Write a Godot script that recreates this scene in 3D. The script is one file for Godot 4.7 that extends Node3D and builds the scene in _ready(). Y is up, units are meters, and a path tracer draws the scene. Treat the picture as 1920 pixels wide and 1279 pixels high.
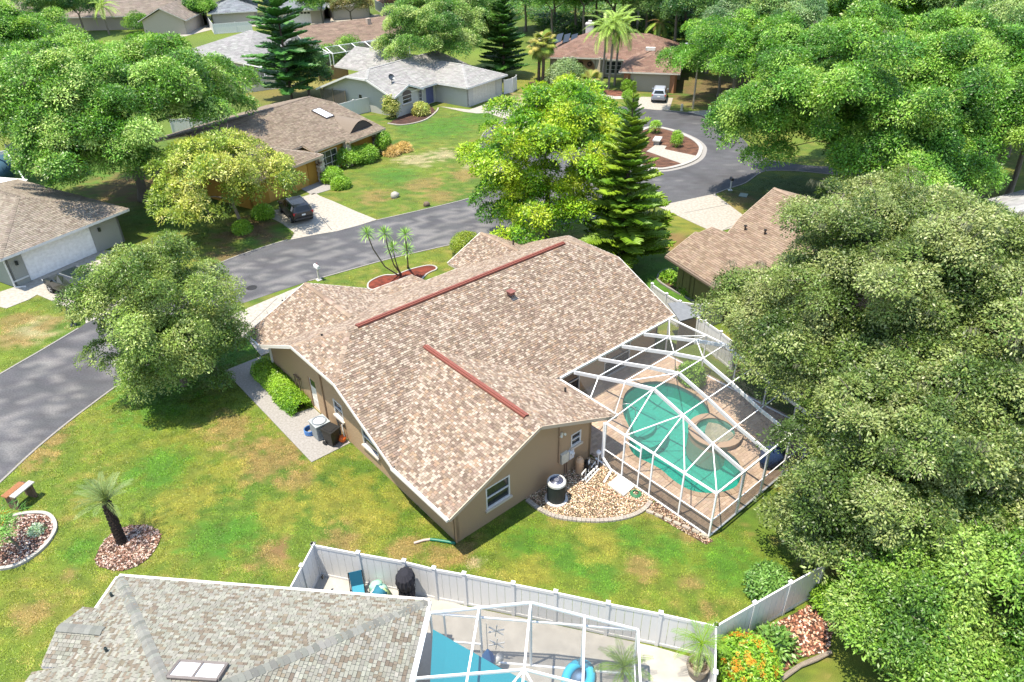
extends Node3D
# A suburban cul-de-sac seen from the air. Units are metres, y is up; x runs along the ridge of the brown house in the middle, z along its side wall.

var M := {}
var rng := RandomNumberGenerator.new()
var spot_noise := FastNoiseLite.new()
var keep_off: Array[PackedVector2Array] = []
const EYE := Vector3(-12.403, 24.500, 18.467)

class Buf:
	var v := PackedVector3Array()
	var n := PackedVector3Array()
	var k := PackedColorArray()
	var col := Color(1, 1, 1)
	func tri(a: Vector3, b: Vector3, c: Vector3) -> void:
		var m := (b - a).cross(c - a).normalized()
		v.append(a); v.append(c); v.append(b)
		n.append(m); n.append(m); n.append(m)
		k.append(col); k.append(col); k.append(col)
	func tri_n(a: Vector3, b: Vector3, c: Vector3, na: Vector3, nb: Vector3, nc: Vector3) -> void:
		if (b - a).cross(c - a).dot(na + nb + nc) < 0.0:
			tri_n(a, c, b, na, nc, nb)
			return
		v.append(a); v.append(c); v.append(b)
		n.append(na); n.append(nc); n.append(nb)
		k.append(col); k.append(col); k.append(col)
	func quad(a: Vector3, b: Vector3, c: Vector3, d: Vector3) -> void:
		tri(a, b, c); tri(a, c, d)
	func quad_n(a: Vector3, b: Vector3, c: Vector3, d: Vector3, na: Vector3, nb: Vector3, nc: Vector3, nd: Vector3) -> void:
		tri_n(a, b, c, na, nb, nc); tri_n(a, c, d, na, nc, nd)
	func box_t(t: Transform3D, s: Vector3) -> void:
		var p := []
		for i in 8:
			p.append(t * Vector3(s.x * (0.5 if i & 1 else -0.5), s.y * (0.5 if i & 2 else -0.5), s.z * (0.5 if i & 4 else -0.5)))
		quad(p[0], p[2], p[3], p[1]); quad(p[4], p[5], p[7], p[6])
		quad(p[0], p[1], p[5], p[4]); quad(p[2], p[6], p[7], p[3])
		quad(p[0], p[4], p[6], p[2]); quad(p[1], p[3], p[7], p[5])
	func box(c: Vector3, s: Vector3, yaw := 0.0) -> void:
		box_t(Transform3D(Basis(Vector3.UP, yaw), c), s)
	func bar(a: Vector3, b: Vector3, w: float, h: float) -> void:
		var d := b - a
		var l := d.length()
		if l < 0.001:
			return
		var x := d / l
		var side := x.cross(Vector3.UP)
		side = Vector3(0, 0, 1) if side.length() < 0.01 else side.normalized()
		box_t(Transform3D(Basis(x, side.cross(x), side), (a + b) / 2.0), Vector3(l, h, w))
	func tube(p: PackedVector3Array, r: PackedFloat32Array, sides := 7, caps := true) -> void:
		var rings := []
		for i in p.size():
			var d := (p[mini(i + 1, p.size() - 1)] - p[maxi(i - 1, 0)]).normalized()
			var s := d.cross(Vector3.UP if absf(d.y) < 0.95 else Vector3.RIGHT).normalized()
			var t := s.cross(d)
			var ring := []
			for j in sides:
				var a := TAU * j / sides
				ring.append(s * cos(a) + t * sin(a))
			rings.append(ring)
		for i in p.size() - 1:
			for j in sides:
				var q := (j + 1) % sides
				quad_n(p[i] + rings[i][j] * r[i], p[i + 1] + rings[i + 1][j] * r[i + 1], p[i + 1] + rings[i + 1][q] * r[i + 1], p[i] + rings[i][q] * r[i], rings[i][j], rings[i + 1][j], rings[i + 1][q], rings[i][q])
		if caps:
			var e := p.size() - 1
			for j in range(1, sides - 1):
				tri(p[0] + rings[0][0] * r[0], p[0] + rings[0][j] * r[0], p[0] + rings[0][j + 1] * r[0])
				tri(p[e] + rings[e][0] * r[e], p[e] + rings[e][j + 1] * r[e], p[e] + rings[e][j] * r[e])
	func prism(poly: PackedVector2Array, y0: float, y1: float, sides := true) -> void:
		var ix := Geometry2D.triangulate_polygon(poly)
		for i in range(0, ix.size(), 3):
			var a := poly[ix[i]]
			var b := poly[ix[i + 1]]
			var c := poly[ix[i + 2]]
			if (b - a).cross(c - a) > 0:
				var s := b
				b = c
				c = s
			tri(Vector3(a.x, y1, a.y), Vector3(b.x, y1, b.y), Vector3(c.x, y1, c.y))
		if sides:
			var area := 0.0
			for i in poly.size():
				area += poly[i].cross(poly[(i + 1) % poly.size()])
			for i in poly.size():
				var a := poly[i]
				var b := poly[(i + 1) % poly.size()]
				if area > 0:
					quad(Vector3(a.x, y0, a.y), Vector3(a.x, y1, a.y), Vector3(b.x, y1, b.y), Vector3(b.x, y0, b.y))
				else:
					quad(Vector3(a.x, y0, a.y), Vector3(b.x, y0, b.y), Vector3(b.x, y1, b.y), Vector3(a.x, y1, a.y))
	func slab(p: PackedVector3Array, down: Vector3) -> void:
		# a flat face in space, given thickness along down
		var c := Vector3.ZERO
		var m := Vector3.ZERO
		for i in p.size():
			c += p[i] / p.size()
			m += p[i].cross(p[(i + 1) % p.size()])
		m = m.normalized()
		var u := (p[1] - p[0]).normalized()
		var w := m.cross(u)
		var flat := PackedVector2Array()
		for q in p:
			flat.append(Vector2(u.dot(q - c), w.dot(q - c)))
		var ix := Geometry2D.triangulate_polygon(flat)
		var out_way := m.dot(down) < 0
		for i in range(0, ix.size(), 3):
			var a := p[ix[i]]
			var b := p[ix[i + 1]]
			var d := p[ix[i + 2]]
			if ((b - a).cross(d - a).dot(down) > 0):
				var s := b
				b = d
				d = s
			tri(a, b, d)
			tri(a + down, d + down, b + down)
		for i in p.size():
			var a := p[i]
			var b := p[(i + 1) % p.size()]
			if out_way:
				quad(a, a + down, b + down, b)
			else:
				quad(a, b, b + down, a + down)
	func lathe(at: Vector3, prof: PackedVector2Array, sides := 14, basis := Basis()) -> void:
		for i in prof.size() - 1:
			var e := prof[i + 1] - prof[i]
			var nn := Vector2(e.y, -e.x).normalized()
			for j in sides:
				var a := TAU * j / sides
				var b := TAU * (j + 1) / sides
				var da := Vector3(cos(a), 0, sin(a))
				var db := Vector3(cos(b), 0, sin(b))
				var p0 := at + basis * (da * prof[i].x + Vector3.UP * prof[i].y)
				var p1 := at + basis * (db * prof[i].x + Vector3.UP * prof[i].y)
				var p2 := at + basis * (db * prof[i + 1].x + Vector3.UP * prof[i + 1].y)
				var p3 := at + basis * (da * prof[i + 1].x + Vector3.UP * prof[i + 1].y)
				var na := basis * (da * nn.x + Vector3.UP * nn.y)
				var nb := basis * (db * nn.x + Vector3.UP * nn.y)
				quad_n(p0, p3, p2, p1, na, na, nb, nb)
	func blob(at: Vector3, r: Vector3, seed_v: float, rough := 0.15, rings := 8, sides := 12) -> void:
		var f := FastNoiseLite.new()
		f.frequency = 0.9
		f.seed = int(seed_v)
		var g := []
		for i in rings + 1:
			var row := []
			var th := PI * i / rings
			for j in sides:
				var ph := TAU * j / sides
				var d := Vector3(sin(th) * cos(ph), cos(th), sin(th) * sin(ph))
				row.append(at + d * r * (1.0 + rough * f.get_noise_3dv(d * 1.6) * 2.0))
			g.append(row)
		for i in rings:
			for j in sides:
				var q := (j + 1) % sides
				quad_n(g[i][j], g[i][q], g[i + 1][q], g[i + 1][j], (g[i][j] - at).normalized(), (g[i][q] - at).normalized(), (g[i + 1][q] - at).normalized(), (g[i + 1][j] - at).normalized())
	func mesh() -> ArrayMesh:
		var a := []
		a.resize(Mesh.ARRAY_MAX)
		a[Mesh.ARRAY_VERTEX] = v
		a[Mesh.ARRAY_NORMAL] = n
		a[Mesh.ARRAY_COLOR] = k
		var m := ArrayMesh.new()
		m.add_surface_from_arrays(Mesh.PRIMITIVE_TRIANGLES, a)
		return m

var taken := {}
func numbered(called: String) -> String:
	taken[called] = taken.get(called, -1) + 1
	return called if taken[called] == 0 else "%s_%03d" % [called, taken[called]]

func tag(o: Node, label: String, category: String, group := "", kind := "") -> Node:
	if label: o.set_meta("label", label)
	if category: o.set_meta("category", category)
	if group: o.set_meta("group", group)
	if kind: o.set_meta("kind", kind)
	return o

func thing(called: String, label: String, category: String, at := Vector3.ZERO, turn := 0.0, group := "") -> Node3D:
	var o := Node3D.new()
	o.name = numbered(called)
	add_child(o)
	o.position = at
	o.rotation.y = turn
	tag(o, label, category, group)
	return o

func part(parent: Node, called: String, b: Buf, mat: String, kind := "") -> MeshInstance3D:
	return part_m(parent, called, b.mesh(), mat, kind)

func part_m(parent: Node, called: String, m: Mesh, mat: String, kind := "") -> MeshInstance3D:
	var o := MeshInstance3D.new()
	o.name = called
	o.mesh = m
	o.material_override = M[mat]
	if kind: o.set_meta("kind", kind)
	parent.add_child(o, true)
	return o

func solo(called: String, b: Buf, mat: String, label: String, category: String, group := "") -> MeshInstance3D:
	var o := part_m(self, numbered(called), b.mesh(), mat)
	tag(o, label, category, group)
	return o

func setting(called: String, b: Buf, mat: String) -> MeshInstance3D:
	var o := part_m(self, numbered(called), b.mesh(), mat)
	o.set_meta("kind", "structure")
	return o

func scatter(parent: Node, called: String, m: Mesh, mat: String, where: Array[Transform3D], tint: PackedColorArray) -> MultiMeshInstance3D:
	var mm := MultiMesh.new()
	mm.transform_format = MultiMesh.TRANSFORM_3D
	mm.use_colors = true
	mm.mesh = m
	mm.instance_count = where.size()
	for i in where.size():
		mm.set_instance_transform(i, where[i])
		mm.set_instance_color(i, tint[i])
	var o := MultiMeshInstance3D.new()
	o.name = called
	o.multimesh = mm
	o.material_override = M[mat]
	o.set_meta("kind", "stuff")
	parent.add_child(o, true)
	return o

func pick(a: Array) -> Variant:
	return a[rng.randi() % a.size()]

func shift(c: Color, amount: float) -> Color:
	var f := 1.0 + rng.randf_range(-amount, amount)
	return Color(c.r * f, c.g * f * (1.0 + rng.randf_range(-amount, amount) * 0.25), c.b * f)

func v3(p: Vector2, y := 0.0) -> Vector3:
	return Vector3(p.x, y, p.y)

# ---------- materials
func noise_tex(freq: float, lo: Color, hi: Color, seed_v: int, size := 512, octaves := 5, mid := Color(0, 0, 0, 0), fractal := FastNoiseLite.FRACTAL_FBM, kind := FastNoiseLite.TYPE_SIMPLEX_SMOOTH) -> NoiseTexture2D:
	var f := FastNoiseLite.new()
	f.noise_type = kind
	f.frequency = freq
	f.seed = seed_v
	f.fractal_type = fractal
	f.fractal_octaves = octaves
	var t := NoiseTexture2D.new()
	t.width = size
	t.height = size
	t.seamless = true
	t.noise = f
	var r := Gradient.new()
	r.set_color(0, lo)
	r.set_color(1, hi)
	if mid.a > 0:
		r.add_point(0.5, mid)
	t.color_ramp = r
	return t

func height_tex(freq: float, seed_v: int, octaves := 4) -> NoiseTexture2D:
	return noise_tex(freq, Color(0, 0, 0), Color(1, 1, 1), seed_v, 512, octaves)

func srgb(r: float, g: float, b: float) -> Color:
	return Color(r, g, b).linear_to_srgb()

func mat(called: String, c: Color, rough := 0.8, metal := 0.0, vertex := false) -> StandardMaterial3D:
	var m := StandardMaterial3D.new()
	m.resource_name = called
	m.albedo_color = c.linear_to_srgb()
	m.roughness = rough
	m.metallic = metal
	m.vertex_color_use_as_albedo = vertex
	M[called] = m
	return m

func textured(called: String, c: Color, tex: Texture2D, tile: float, rough := 0.85, vertex := false, relief: Texture2D = null, relief_cm := 0.5) -> StandardMaterial3D:
	var m := mat(called, c, rough, 0.0, vertex)
	m.albedo_texture = tex
	m.uv1_triplanar = true
	m.uv1_world_triplanar = true
	m.uv1_scale = Vector3.ONE / tile
	if relief:
		m.heightmap_enabled = true
		m.heightmap_texture = relief
		m.heightmap_scale = relief_cm
	return m

func pane_mat(called: String, c: Color, alpha: float, rough := 0.5) -> StandardMaterial3D:
	var m := mat(called, c, rough)
	m.albedo_color.a = alpha
	m.transparency = BaseMaterial3D.TRANSPARENCY_ALPHA
	m.cull_mode = BaseMaterial3D.CULL_DISABLED
	return m

func leaf_mat(called: String, c: Color, back: float) -> void:
	var m := mat(called, c, 0.42, 0.0, true)
	m.metallic_specular = 0.5
	m.cull_mode = BaseMaterial3D.CULL_DISABLED
	m.backlight_enabled = true
	m.backlight = Color(back, back, back * 0.6).linear_to_srgb()

func make_materials() -> void:
	var fine := noise_tex(0.09, Color(0.72, 0.72, 0.72), Color(1, 1, 1), 3)
	var grit := noise_tex(0.25, Color(0.62, 0.62, 0.62), Color(1, 1, 1), 4, 512, 4)
	var soft := noise_tex(0.012, Color(0.88, 0.88, 0.88), Color(1, 1, 1), 5)
	var blotch := noise_tex(0.02, Color(0.8, 0.79, 0.77), Color(1, 1, 1), 6, 1024, 6)
	textured("lawn", Color(1, 1, 1), noise_tex(0.09, Color(0.3, 0.36, 0.25), Color(1.0, 1.0, 0.95), 7, 1024, 4), 2.2, 0.95, true, height_tex(0.12, 8), 1.5)
	textured("asphalt", Color(0.85, 0.85, 0.85), noise_tex(0.05, Color(0.76, 0.76, 0.77), Color(1, 1, 1), 9, 1024, 7), 7.0, 0.9, true, height_tex(0.3, 10), 0.3)
	textured("concrete", Color(0.37, 0.35, 0.315), blotch, 6.0, 0.85)
	textured("pale_concrete", Color(0.37, 0.355, 0.325), soft, 5.0, 0.85)
	textured("old_concrete", Color(0.27, 0.26, 0.25), blotch, 3.0, 0.9)
	textured("path_concrete", Color(0.3, 0.29, 0.28), blotch, 3.0, 0.88)
	textured("mulch", Color(1, 1, 1), noise_tex(0.16, Color(0.35, 0.3, 0.28), Color(1, 1, 1), 13, 512, 3), 1.2, 0.95, true, height_tex(0.2, 14), 6.0)
	textured("shingle", Color(0.78, 0.78, 0.78), grit, 0.6, 0.93, true)
	textured("roof_sheet", Color(1, 1, 1), blotch, 9.0, 0.9, true)
	textured("stucco", Color(0.85, 0.85, 0.85), fine, 1.5, 0.9, true, height_tex(0.35, 15), 0.3)
	textured("paver", Color(1, 1, 1), fine, 0.9, 0.85, true)
	mat("trim", Color(0.8, 0.8, 0.8), 0.5, 0.0, true)
	textured("painted", Color(1, 1, 1), soft, 2.0, 0.6, true)
	mat("vinyl", Color(0.62, 0.62, 0.62), 0.42, 0.0, true)
	mat("aluminium", Color(0.82, 0.83, 0.84), 0.38, 0.0, true)
	mat("metal", Color(1, 1, 1), 0.35, 0.7, true)
	mat("plastic", Color(1, 1, 1), 0.45, 0.0, true)
	mat("rubber", Color(0.02, 0.02, 0.02), 0.8)
	mat("pipe", Color(0.75, 0.75, 0.73), 0.4)
	mat("dark_glass", Color(0.02, 0.025, 0.03), 0.06)
	mat("car_glass", Color(0.015, 0.02, 0.022), 0.04)
	pane_mat("screen", Color(0.08, 0.08, 0.08), 0.24, 0.7)
	pane_mat("screen_dense", Color(0.075, 0.065, 0.055), 0.72, 0.7)
	var w := pane_mat("water", Color(0.02, 0.34, 0.27), 0.2, 0.04)
	w.metallic_specular = 0.35
	var rip := noise_tex(0.06, Color(0, 0, 0), Color(1, 1, 1), 19, 512, 3)
	rip.as_normal_map = true
	rip.bump_strength = 3.0
	w.normal_enabled = true
	w.normal_texture = rip
	w.normal_scale = 0.35
	w.uv1_triplanar = true
	w.uv1_world_triplanar = true
	w.uv1_scale = Vector3.ONE / 2.5
	mat("joint", Color(0.1, 0.095, 0.09), 0.95)
	textured("plaster", Color(0.01, 0.4, 0.29), soft, 1.5, 0.7)
	textured("spa_plaster", Color(0.2, 0.48, 0.38), soft, 1.5, 0.7)
	textured("fabric", Color(1, 1, 1), fine, 0.3, 0.9, true)
	var cp := mat("car_paint", Color(1, 1, 1), 0.35, 0.0, true)
	cp.clearcoat_enabled = true
	cp.clearcoat = 0.4
	cp.clearcoat_roughness = 0.03
	textured("bark", Color(1, 1, 1), noise_tex(0.15, Color(0.45, 0.42, 0.4), Color(1, 1, 1), 16), 0.9, 0.95, true, height_tex(0.2, 17), 3.0)
	leaf_mat("leaf", Color(1, 1, 1), 0.7)
	leaf_mat("frond", Color(1, 1, 1), 0.4)
	mat("moss", Color(1, 1, 1), 0.95, 0.0, true)
	leaf_mat("grass_blade", Color(1, 1, 1), 0.5)
	textured("rock", Color(1, 1, 1), blotch, 0.6, 0.9, true, height_tex(0.1, 18), 3.0)
	textured("clay", Color(0.5, 0.16, 0.08), fine, 0.8, 0.9)


func make_camera_and_light() -> void:
	var cam := Camera3D.new()
	cam.name = "camera"
	cam.transform = Transform3D(Basis(Vector3(0.754369, -0.014630, 0.656288), Vector3(0.361937, 0.843333, -0.397229), Vector3(-0.547658, 0.537192, 0.641480)), Vector3(-12.403, 24.500, 18.467))
	cam.fov = 50.301
	cam.near = 0.1
	cam.far = 2000.0
	add_child(cam)
	cam.current = true
	var e := Environment.new()
	e.background_mode = Environment.BG_SKY
	var s := ProceduralSkyMaterial.new()
	s.sky_top_color = Color(0.56, 0.67, 0.84)
	s.sky_horizon_color = Color(0.9, 0.92, 0.93)
	s.sky_curve = 0.25
	s.ground_bottom_color = Color(0.3, 0.33, 0.28)
	s.ground_horizon_color = Color(0.75, 0.8, 0.8)
	s.sky_energy_multiplier = 1.0
	var sky := Sky.new()
	sky.sky_material = s
	e.sky = sky
	e.background_energy_multiplier = 1.15
	e.tonemap_mode = Environment.TONE_MAPPER_LINEAR
	e.tonemap_exposure = 1.95
	e.sdfgi_enabled = true
	e.ssao_enabled = true
	e.ssil_enabled = true
	var we := WorldEnvironment.new()
	we.name = "environment"
	we.environment = e
	add_child(we)
	var sun := DirectionalLight3D.new()
	sun.name = "sun"
	add_child(sun)
	sun.look_at_from_position(Vector3.ZERO, Vector3(0.27, -1.0, 0.07), Vector3.FORWARD)
	sun.light_energy = 1.6
	sun.light_color = Color(1.0, 0.955, 0.88)
	sun.light_angular_distance = 0.5
	sun.shadow_enabled = true
	sun.directional_shadow_max_distance = 300.0

# patches of other growth or bare soil: centre, radius, kind
var patches := [
	[Vector2(-3.86, -10.41), 1.5, "dry"], [Vector2(-4.19, -14.54), 1.3, "dry"], [Vector2(-2.63, -10.54), 1.0, "dry"], [Vector2(-4.08, -12.12), 1.1, "dry"], [Vector2(-5.75, -11.48), 0.9, "yellow"], [Vector2(-3.34, -8.29), 0.9, "dry"], [Vector2(-5.07, -7.01), 1.2, "yellow"], [Vector2(-1.64, -12.85), 0.7, "yellow"],
	[Vector2(-7.96, -10.51), 1.6, "yellow"], [Vector2(-2.34, -5.94), 1.8, "yellow"], [Vector2(-2.28, -3.20), 1.3, "yellow"], [Vector2(-6.55, -4.97), 0.8, "dry"], [Vector2(-5.98, -4.86), 0.4, "soil"], [Vector2(-7.92, -7.41), 1.2, "lush"], [Vector2(-6.91, -6.91), 1.0, "lush"], [Vector2(-8.14, -13.62), 1.5, "lush"],
	[Vector2(-3.67, -3.61), 0.9, "dry"], [Vector2(-1.90, -1.21), 0.8, "dry"], [Vector2(-1.03, -0.05), 0.7, "dry"], [Vector2(-0.01, 1.25), 0.35, "sand"], [Vector2(-0.09, 0.60), 0.6, "dry"], [Vector2(2.10, 1.96), 1.0, "lush"], [Vector2(2.87, 3.83), 1.0, "lush"], [Vector2(3.43, 5.46), 0.9, "lush"], [Vector2(5.79, 4.85), 0.9, "lush"],
	[Vector2(7.95, 6.37), 0.7, "dry"], [Vector2(5.01, 6.12), 0.7, "dry"], [Vector2(4.53, 4.12), 0.9, "yellow"], [Vector2(1.47, 3.34), 0.9, "yellow"], [Vector2(5.43, 9.33), 0.5, "dry"], [Vector2(5.74, 8.06), 0.5, "dry"], [Vector2(6.53, 6.32), 0.8, "lush"], [Vector2(7.85, 8.65), 1.2, "lush"],
	[Vector2(-9.82, -32.91), 1.6, "sand"], [Vector2(-11.15, -32.37), 1.3, "dry"], [Vector2(-8.86, -32.94), 1.0, "dry"], [Vector2(-10.30, -35.19), 1.2, "dry"], [Vector2(-13.29, -9.46), 0.4, "dry"], [Vector2(-14.91, -8.43), 0.8, "dry"], [Vector2(-11.30, -19.76), 0.9, "dry"], [Vector2(-12.24, -18.92), 0.9, "dry"], [Vector2(-14.72, -13.48), 0.8, "lush"], [Vector2(-12.55, -10.73), 0.9, "lush"],
	[Vector2(6.70, -38.28), 2.2, "litter"], [Vector2(8.33, -36.76), 1.8, "litter"], [Vector2(4.38, -34.94), 1.6, "litter"], [Vector2(8.63, -39.47), 2.0, "litter"], [Vector2(9.81, -36.86), 1.0, "lush"], [Vector2(6.52, -36.31), 0.8, "lush"], [Vector2(3.24, -57.72), 4.5, "litter"], [Vector2(1.53, -60.35), 2.5, "dry"], [Vector2(3.79, -52.42), 2.2, "litter"],
	[Vector2(4.64, -47.23), 3.5, "lush"], [Vector2(0.01, -66.04), 6.0, "lush"], [Vector2(3.09, -70.12), 6.0, "lush"], [Vector2(-0.79, -71.38), 3.0, "dry"], [Vector2(-4.15, -23.51), 4.0, "lush"], [Vector2(-6.06, -19.75), 2.5, "lush"], [Vector2(-0.71, -22.01), 2.5, "lush"],
	[Vector2(28.16, -43.88), 2.0, "sand"], [Vector2(31.21, -43.36), 1.6, "sand"], [Vector2(24.50, -37.70), 2.0, "dry"], [Vector2(19.28, -37.88), 1.6, "dry"], [Vector2(28.84, -36.64), 1.6, "dry"], [Vector2(23.94, -33.51), 1.6, "dry"], [Vector2(31.56, -38.38), 1.2, "sand"], [Vector2(23.87, -41.34), 2.2, "lush"], [Vector2(36.56, -51.67), 4.0, "lush"], [Vector2(42.99, -51.70), 3.0, "lush"],
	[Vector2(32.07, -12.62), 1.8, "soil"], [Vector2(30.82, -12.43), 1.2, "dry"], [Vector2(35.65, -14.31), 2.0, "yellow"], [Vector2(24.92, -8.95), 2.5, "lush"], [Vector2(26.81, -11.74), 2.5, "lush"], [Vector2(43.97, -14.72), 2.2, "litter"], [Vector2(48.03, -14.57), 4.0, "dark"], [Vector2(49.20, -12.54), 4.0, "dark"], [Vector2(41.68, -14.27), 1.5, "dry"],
	[Vector2(55.08, -54.23), 5.0, "dry"], [Vector2(60.16, -61.98), 5.0, "yellow"], [Vector2(53.63, -53.71), 3.0, "sand"], [Vector2(25.75, -77.16), 6.0, "yellow"], [Vector2(33.21, -79.77), 5.0, "dry"], [Vector2(22.60, -76.59), 5.0, "lush"], [Vector2(66.94, -38.82), 3.0, "dry"], [Vector2(75.13, -40.61), 8.0, "litter"],
]
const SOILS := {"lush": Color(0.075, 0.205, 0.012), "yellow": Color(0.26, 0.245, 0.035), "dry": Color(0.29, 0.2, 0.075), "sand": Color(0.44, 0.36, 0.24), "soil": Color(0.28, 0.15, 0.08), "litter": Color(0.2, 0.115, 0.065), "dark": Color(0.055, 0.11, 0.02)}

func lawn_color(x: float, z: float) -> Color:
	var a := spot_noise.get_noise_2d(x * 3.0, z * 3.0)
	var b := spot_noise.get_noise_2d(x * 11.0 + 90.0, z * 11.0)
	var c := spot_noise.get_noise_2d(x * 34.0, z * 34.0 + 40.0)
	var d := spot_noise.get_noise_2d(x * 90.0, z * 90.0 - 70.0)
	var g := Color(0.17, 0.235, 0.02).lerp(Color(0.095, 0.185, 0.014), clampf(0.5 + a * 1.2 + b * 0.9, 0, 1))
	g = g.lerp(SOILS.yellow, clampf(b * 1.0 + c * 0.7 + 0.16, 0, 0.6))
	g = g.lerp(SOILS.dry, clampf(c * 1.1 + d * 1.6 - 0.36, 0, 0.6))
	for p in patches:
		var q: Vector2 = p[0]
		var r: float = p[1]
		var dx := x - q.x
		var dz := z - q.y
		if absf(dx) > r * 2.0 or absf(dz) > r * 2.0:
			continue
		var far := dx * dx + dz * dz
		if far < r * r * 4.0:
			var t := 1.15 - sqrt(far) / r + c * 0.8 + d * 0.9
			if t > 0:
				g = g.lerp(SOILS[p[2]], clampf(t * 1.6, 0, 0.85))
	var e := spot_noise.get_noise_2d(x * 160.0 + 33.0, z * 160.0)
	return g * (1.3 + c * 0.25 + d * 0.4 + e * 0.4)

func ground_sheet() -> void:
	var b := Buf.new()
	var up := Vector3.UP
	for area in [[-20.0, -70.0, 0.5, 200, 200], [-18.0, -26.0, 0.25, 120, 160]]:
		var x0: float = area[0]
		var z0: float = area[1]
		var step: float = area[2]
		var nx: int = area[3]
		var nz: int = area[4]
		var cols := []
		for i in nx + 1:
			var row := PackedColorArray()
			for j in nz + 1:
				row.append(lawn_color(x0 + i * step, z0 + j * step))
			cols.append(row)
		for i in nx:
			for j in nz:
				var x := x0 + i * step
				var z := z0 + j * step
				if x >= 9.0 and x + step <= 18.0 and z >= -3.0 and z + step <= 6.5:
					continue
				if step == 0.5 and x >= -18.0 and x < 12.0 and z >= -26.0 and z < 14.0:
					continue
				var p := [Vector3(x, 0, z), Vector3(x, 0, z + step), Vector3(x + step, 0, z + step), Vector3(x + step, 0, z)]
				var q := [cols[i][j], cols[i][j + 1], cols[i + 1][j + 1], cols[i + 1][j]]
				for t in [0, 2, 1, 0, 3, 2]:
					b.v.append(p[t]); b.n.append(up); b.k.append(q[t])
	var big := 10.0
	for i in range(-16, 60):
		for j in range(-60, 14):
			var x := i * big
			var z := j * big
			if x >= -20 and x < 80 and z >= -70 and z < 30:
				continue
			for t in [[0, 0], [1, 1], [0, 1], [0, 0], [1, 0], [1, 1]]:
				var xx: float = x + t[0] * big
				var zz: float = z + t[1] * big
				b.v.append(Vector3(xx, 0, zz)); b.n.append(up); b.k.append(lawn_color(xx, zz))
	setting("ground", b, "lawn")

func off(p: PackedVector2Array) -> PackedVector2Array:
	keep_off.append(p)
	return p

func cells_of(poly: PackedVector2Array, step: float, y: float, b: Buf, tint: Callable) -> void:
	# fills a flat outline with small cells so that colour can vary over it
	var lo := poly[0]
	var hi := poly[0]
	for p in poly:
		lo = lo.min(p)
		hi = hi.max(p)
	var i0 := floori(lo.x / step)
	var j0 := floori(lo.y / step)
	for i in range(i0, ceili(hi.x / step)):
		for j in range(j0, ceili(hi.y / step)):
			var a := Vector2(i, j) * step
			var q := PackedVector2Array([a, a + Vector2(step, 0), a + Vector2(step, step), a + Vector2(0, step)])
			var n_in := 0
			for c in q:
				if Geometry2D.is_point_in_polygon(c, poly): n_in += 1
			if n_in == 4:
				for t in [0, 2, 3, 0, 1, 2]:
					b.v.append(Vector3(q[t].x, y, q[t].y)); b.n.append(Vector3.UP); b.k.append(tint.call(q[t].x, q[t].y))
			else:
				for piece in Geometry2D.intersect_polygons(q, poly):
					var ix := Geometry2D.triangulate_polygon(piece)
					for t in range(0, ix.size(), 3):
						var s := [piece[ix[t]], piece[ix[t + 1]], piece[ix[t + 2]]]
						if (s[1] - s[0]).cross(s[2] - s[0]) < 0:
							s = [s[0], s[2], s[1]]
						for c in s:
							b.v.append(Vector3(c.x, y, c.y)); b.n.append(Vector3.UP); b.k.append(tint.call(c.x, c.y))

var lane := PackedVector2Array()
func asphalt_color(x: float, z: float) -> Color:
	var a := spot_noise.get_noise_2d(x * 4.0, z * 4.0)
	var b := spot_noise.get_noise_2d(x * 20.0, z * 20.0)
	var c := spot_noise.get_noise_2d(x * 60.0, z * 60.0)
	var g := Color(0.098, 0.1, 0.11) * (1.0 + a * 0.35 + b * 0.25 + c * 0.3)
	# worn pale bands run along the lane
	var best := 99.0
	for i in lane.size() - 1:
		var q := Geometry2D.get_closest_point_to_segment(Vector2(x, z), lane[i], lane[i + 1])
		best = minf(best, q.distance_to(Vector2(x, z)))
	for w in [0.15, 1.5, 2.6]:
		var t: float = 1.0 - absf(best - w) / 0.4 + b * 1.8 + c * 1.4 - 0.35
		if t > 0:
			g = g.lerp(Color(0.26, 0.25, 0.24), clampf(t, 0, 0.55))
	var pale := b * 1.0 + c * 1.2 + a - 0.7
	if pale > 0:
		g = g.lerp(Color(0.25, 0.245, 0.24), clampf(pale * 1.2, 0, 0.55))
	return g

func kerb(called: String, line: PackedVector2Array, w: float, h: float, material := "pale_concrete", closed := false) -> void:
	var b := Buf.new()
	ribbon(b, line, w, 0.0, h, closed)
	setting(called, b, material)

func ribbon(b: Buf, line: PackedVector2Array, w: float, y0: float, y1: float, closed := false) -> void:
	var n := line.size()
	var l := PackedVector2Array()
	var r := PackedVector2Array()
	for i in n:
		var before := line[(i - 1 + n) % n] if closed else line[maxi(i - 1, 0)]
		var after := line[(i + 1) % n] if closed else line[mini(i + 1, n - 1)]
		var d := (after - before).normalized()
		l.append(line[i] + Vector2(-d.y, d.x) * w * 0.5)
		r.append(line[i] - Vector2(-d.y, d.x) * w * 0.5)
	for i in (n if closed else n - 1):
		var j := (i + 1) % n
		b.quad(v3(r[i], y1), v3(r[j], y1), v3(l[j], y1), v3(l[i], y1))
		b.quad(v3(r[i], y0), v3(r[j], y0), v3(r[j], y1), v3(r[i], y1))
		b.quad(v3(l[j], y0), v3(l[i], y0), v3(l[i], y1), v3(l[j], y1))
	if not closed:
		b.quad(v3(l[0], y0), v3(r[0], y0), v3(r[0], y1), v3(l[0], y1))
		b.quad(v3(r[n - 1], y0), v3(l[n - 1], y0), v3(l[n - 1], y1), v3(r[n - 1], y1))

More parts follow.
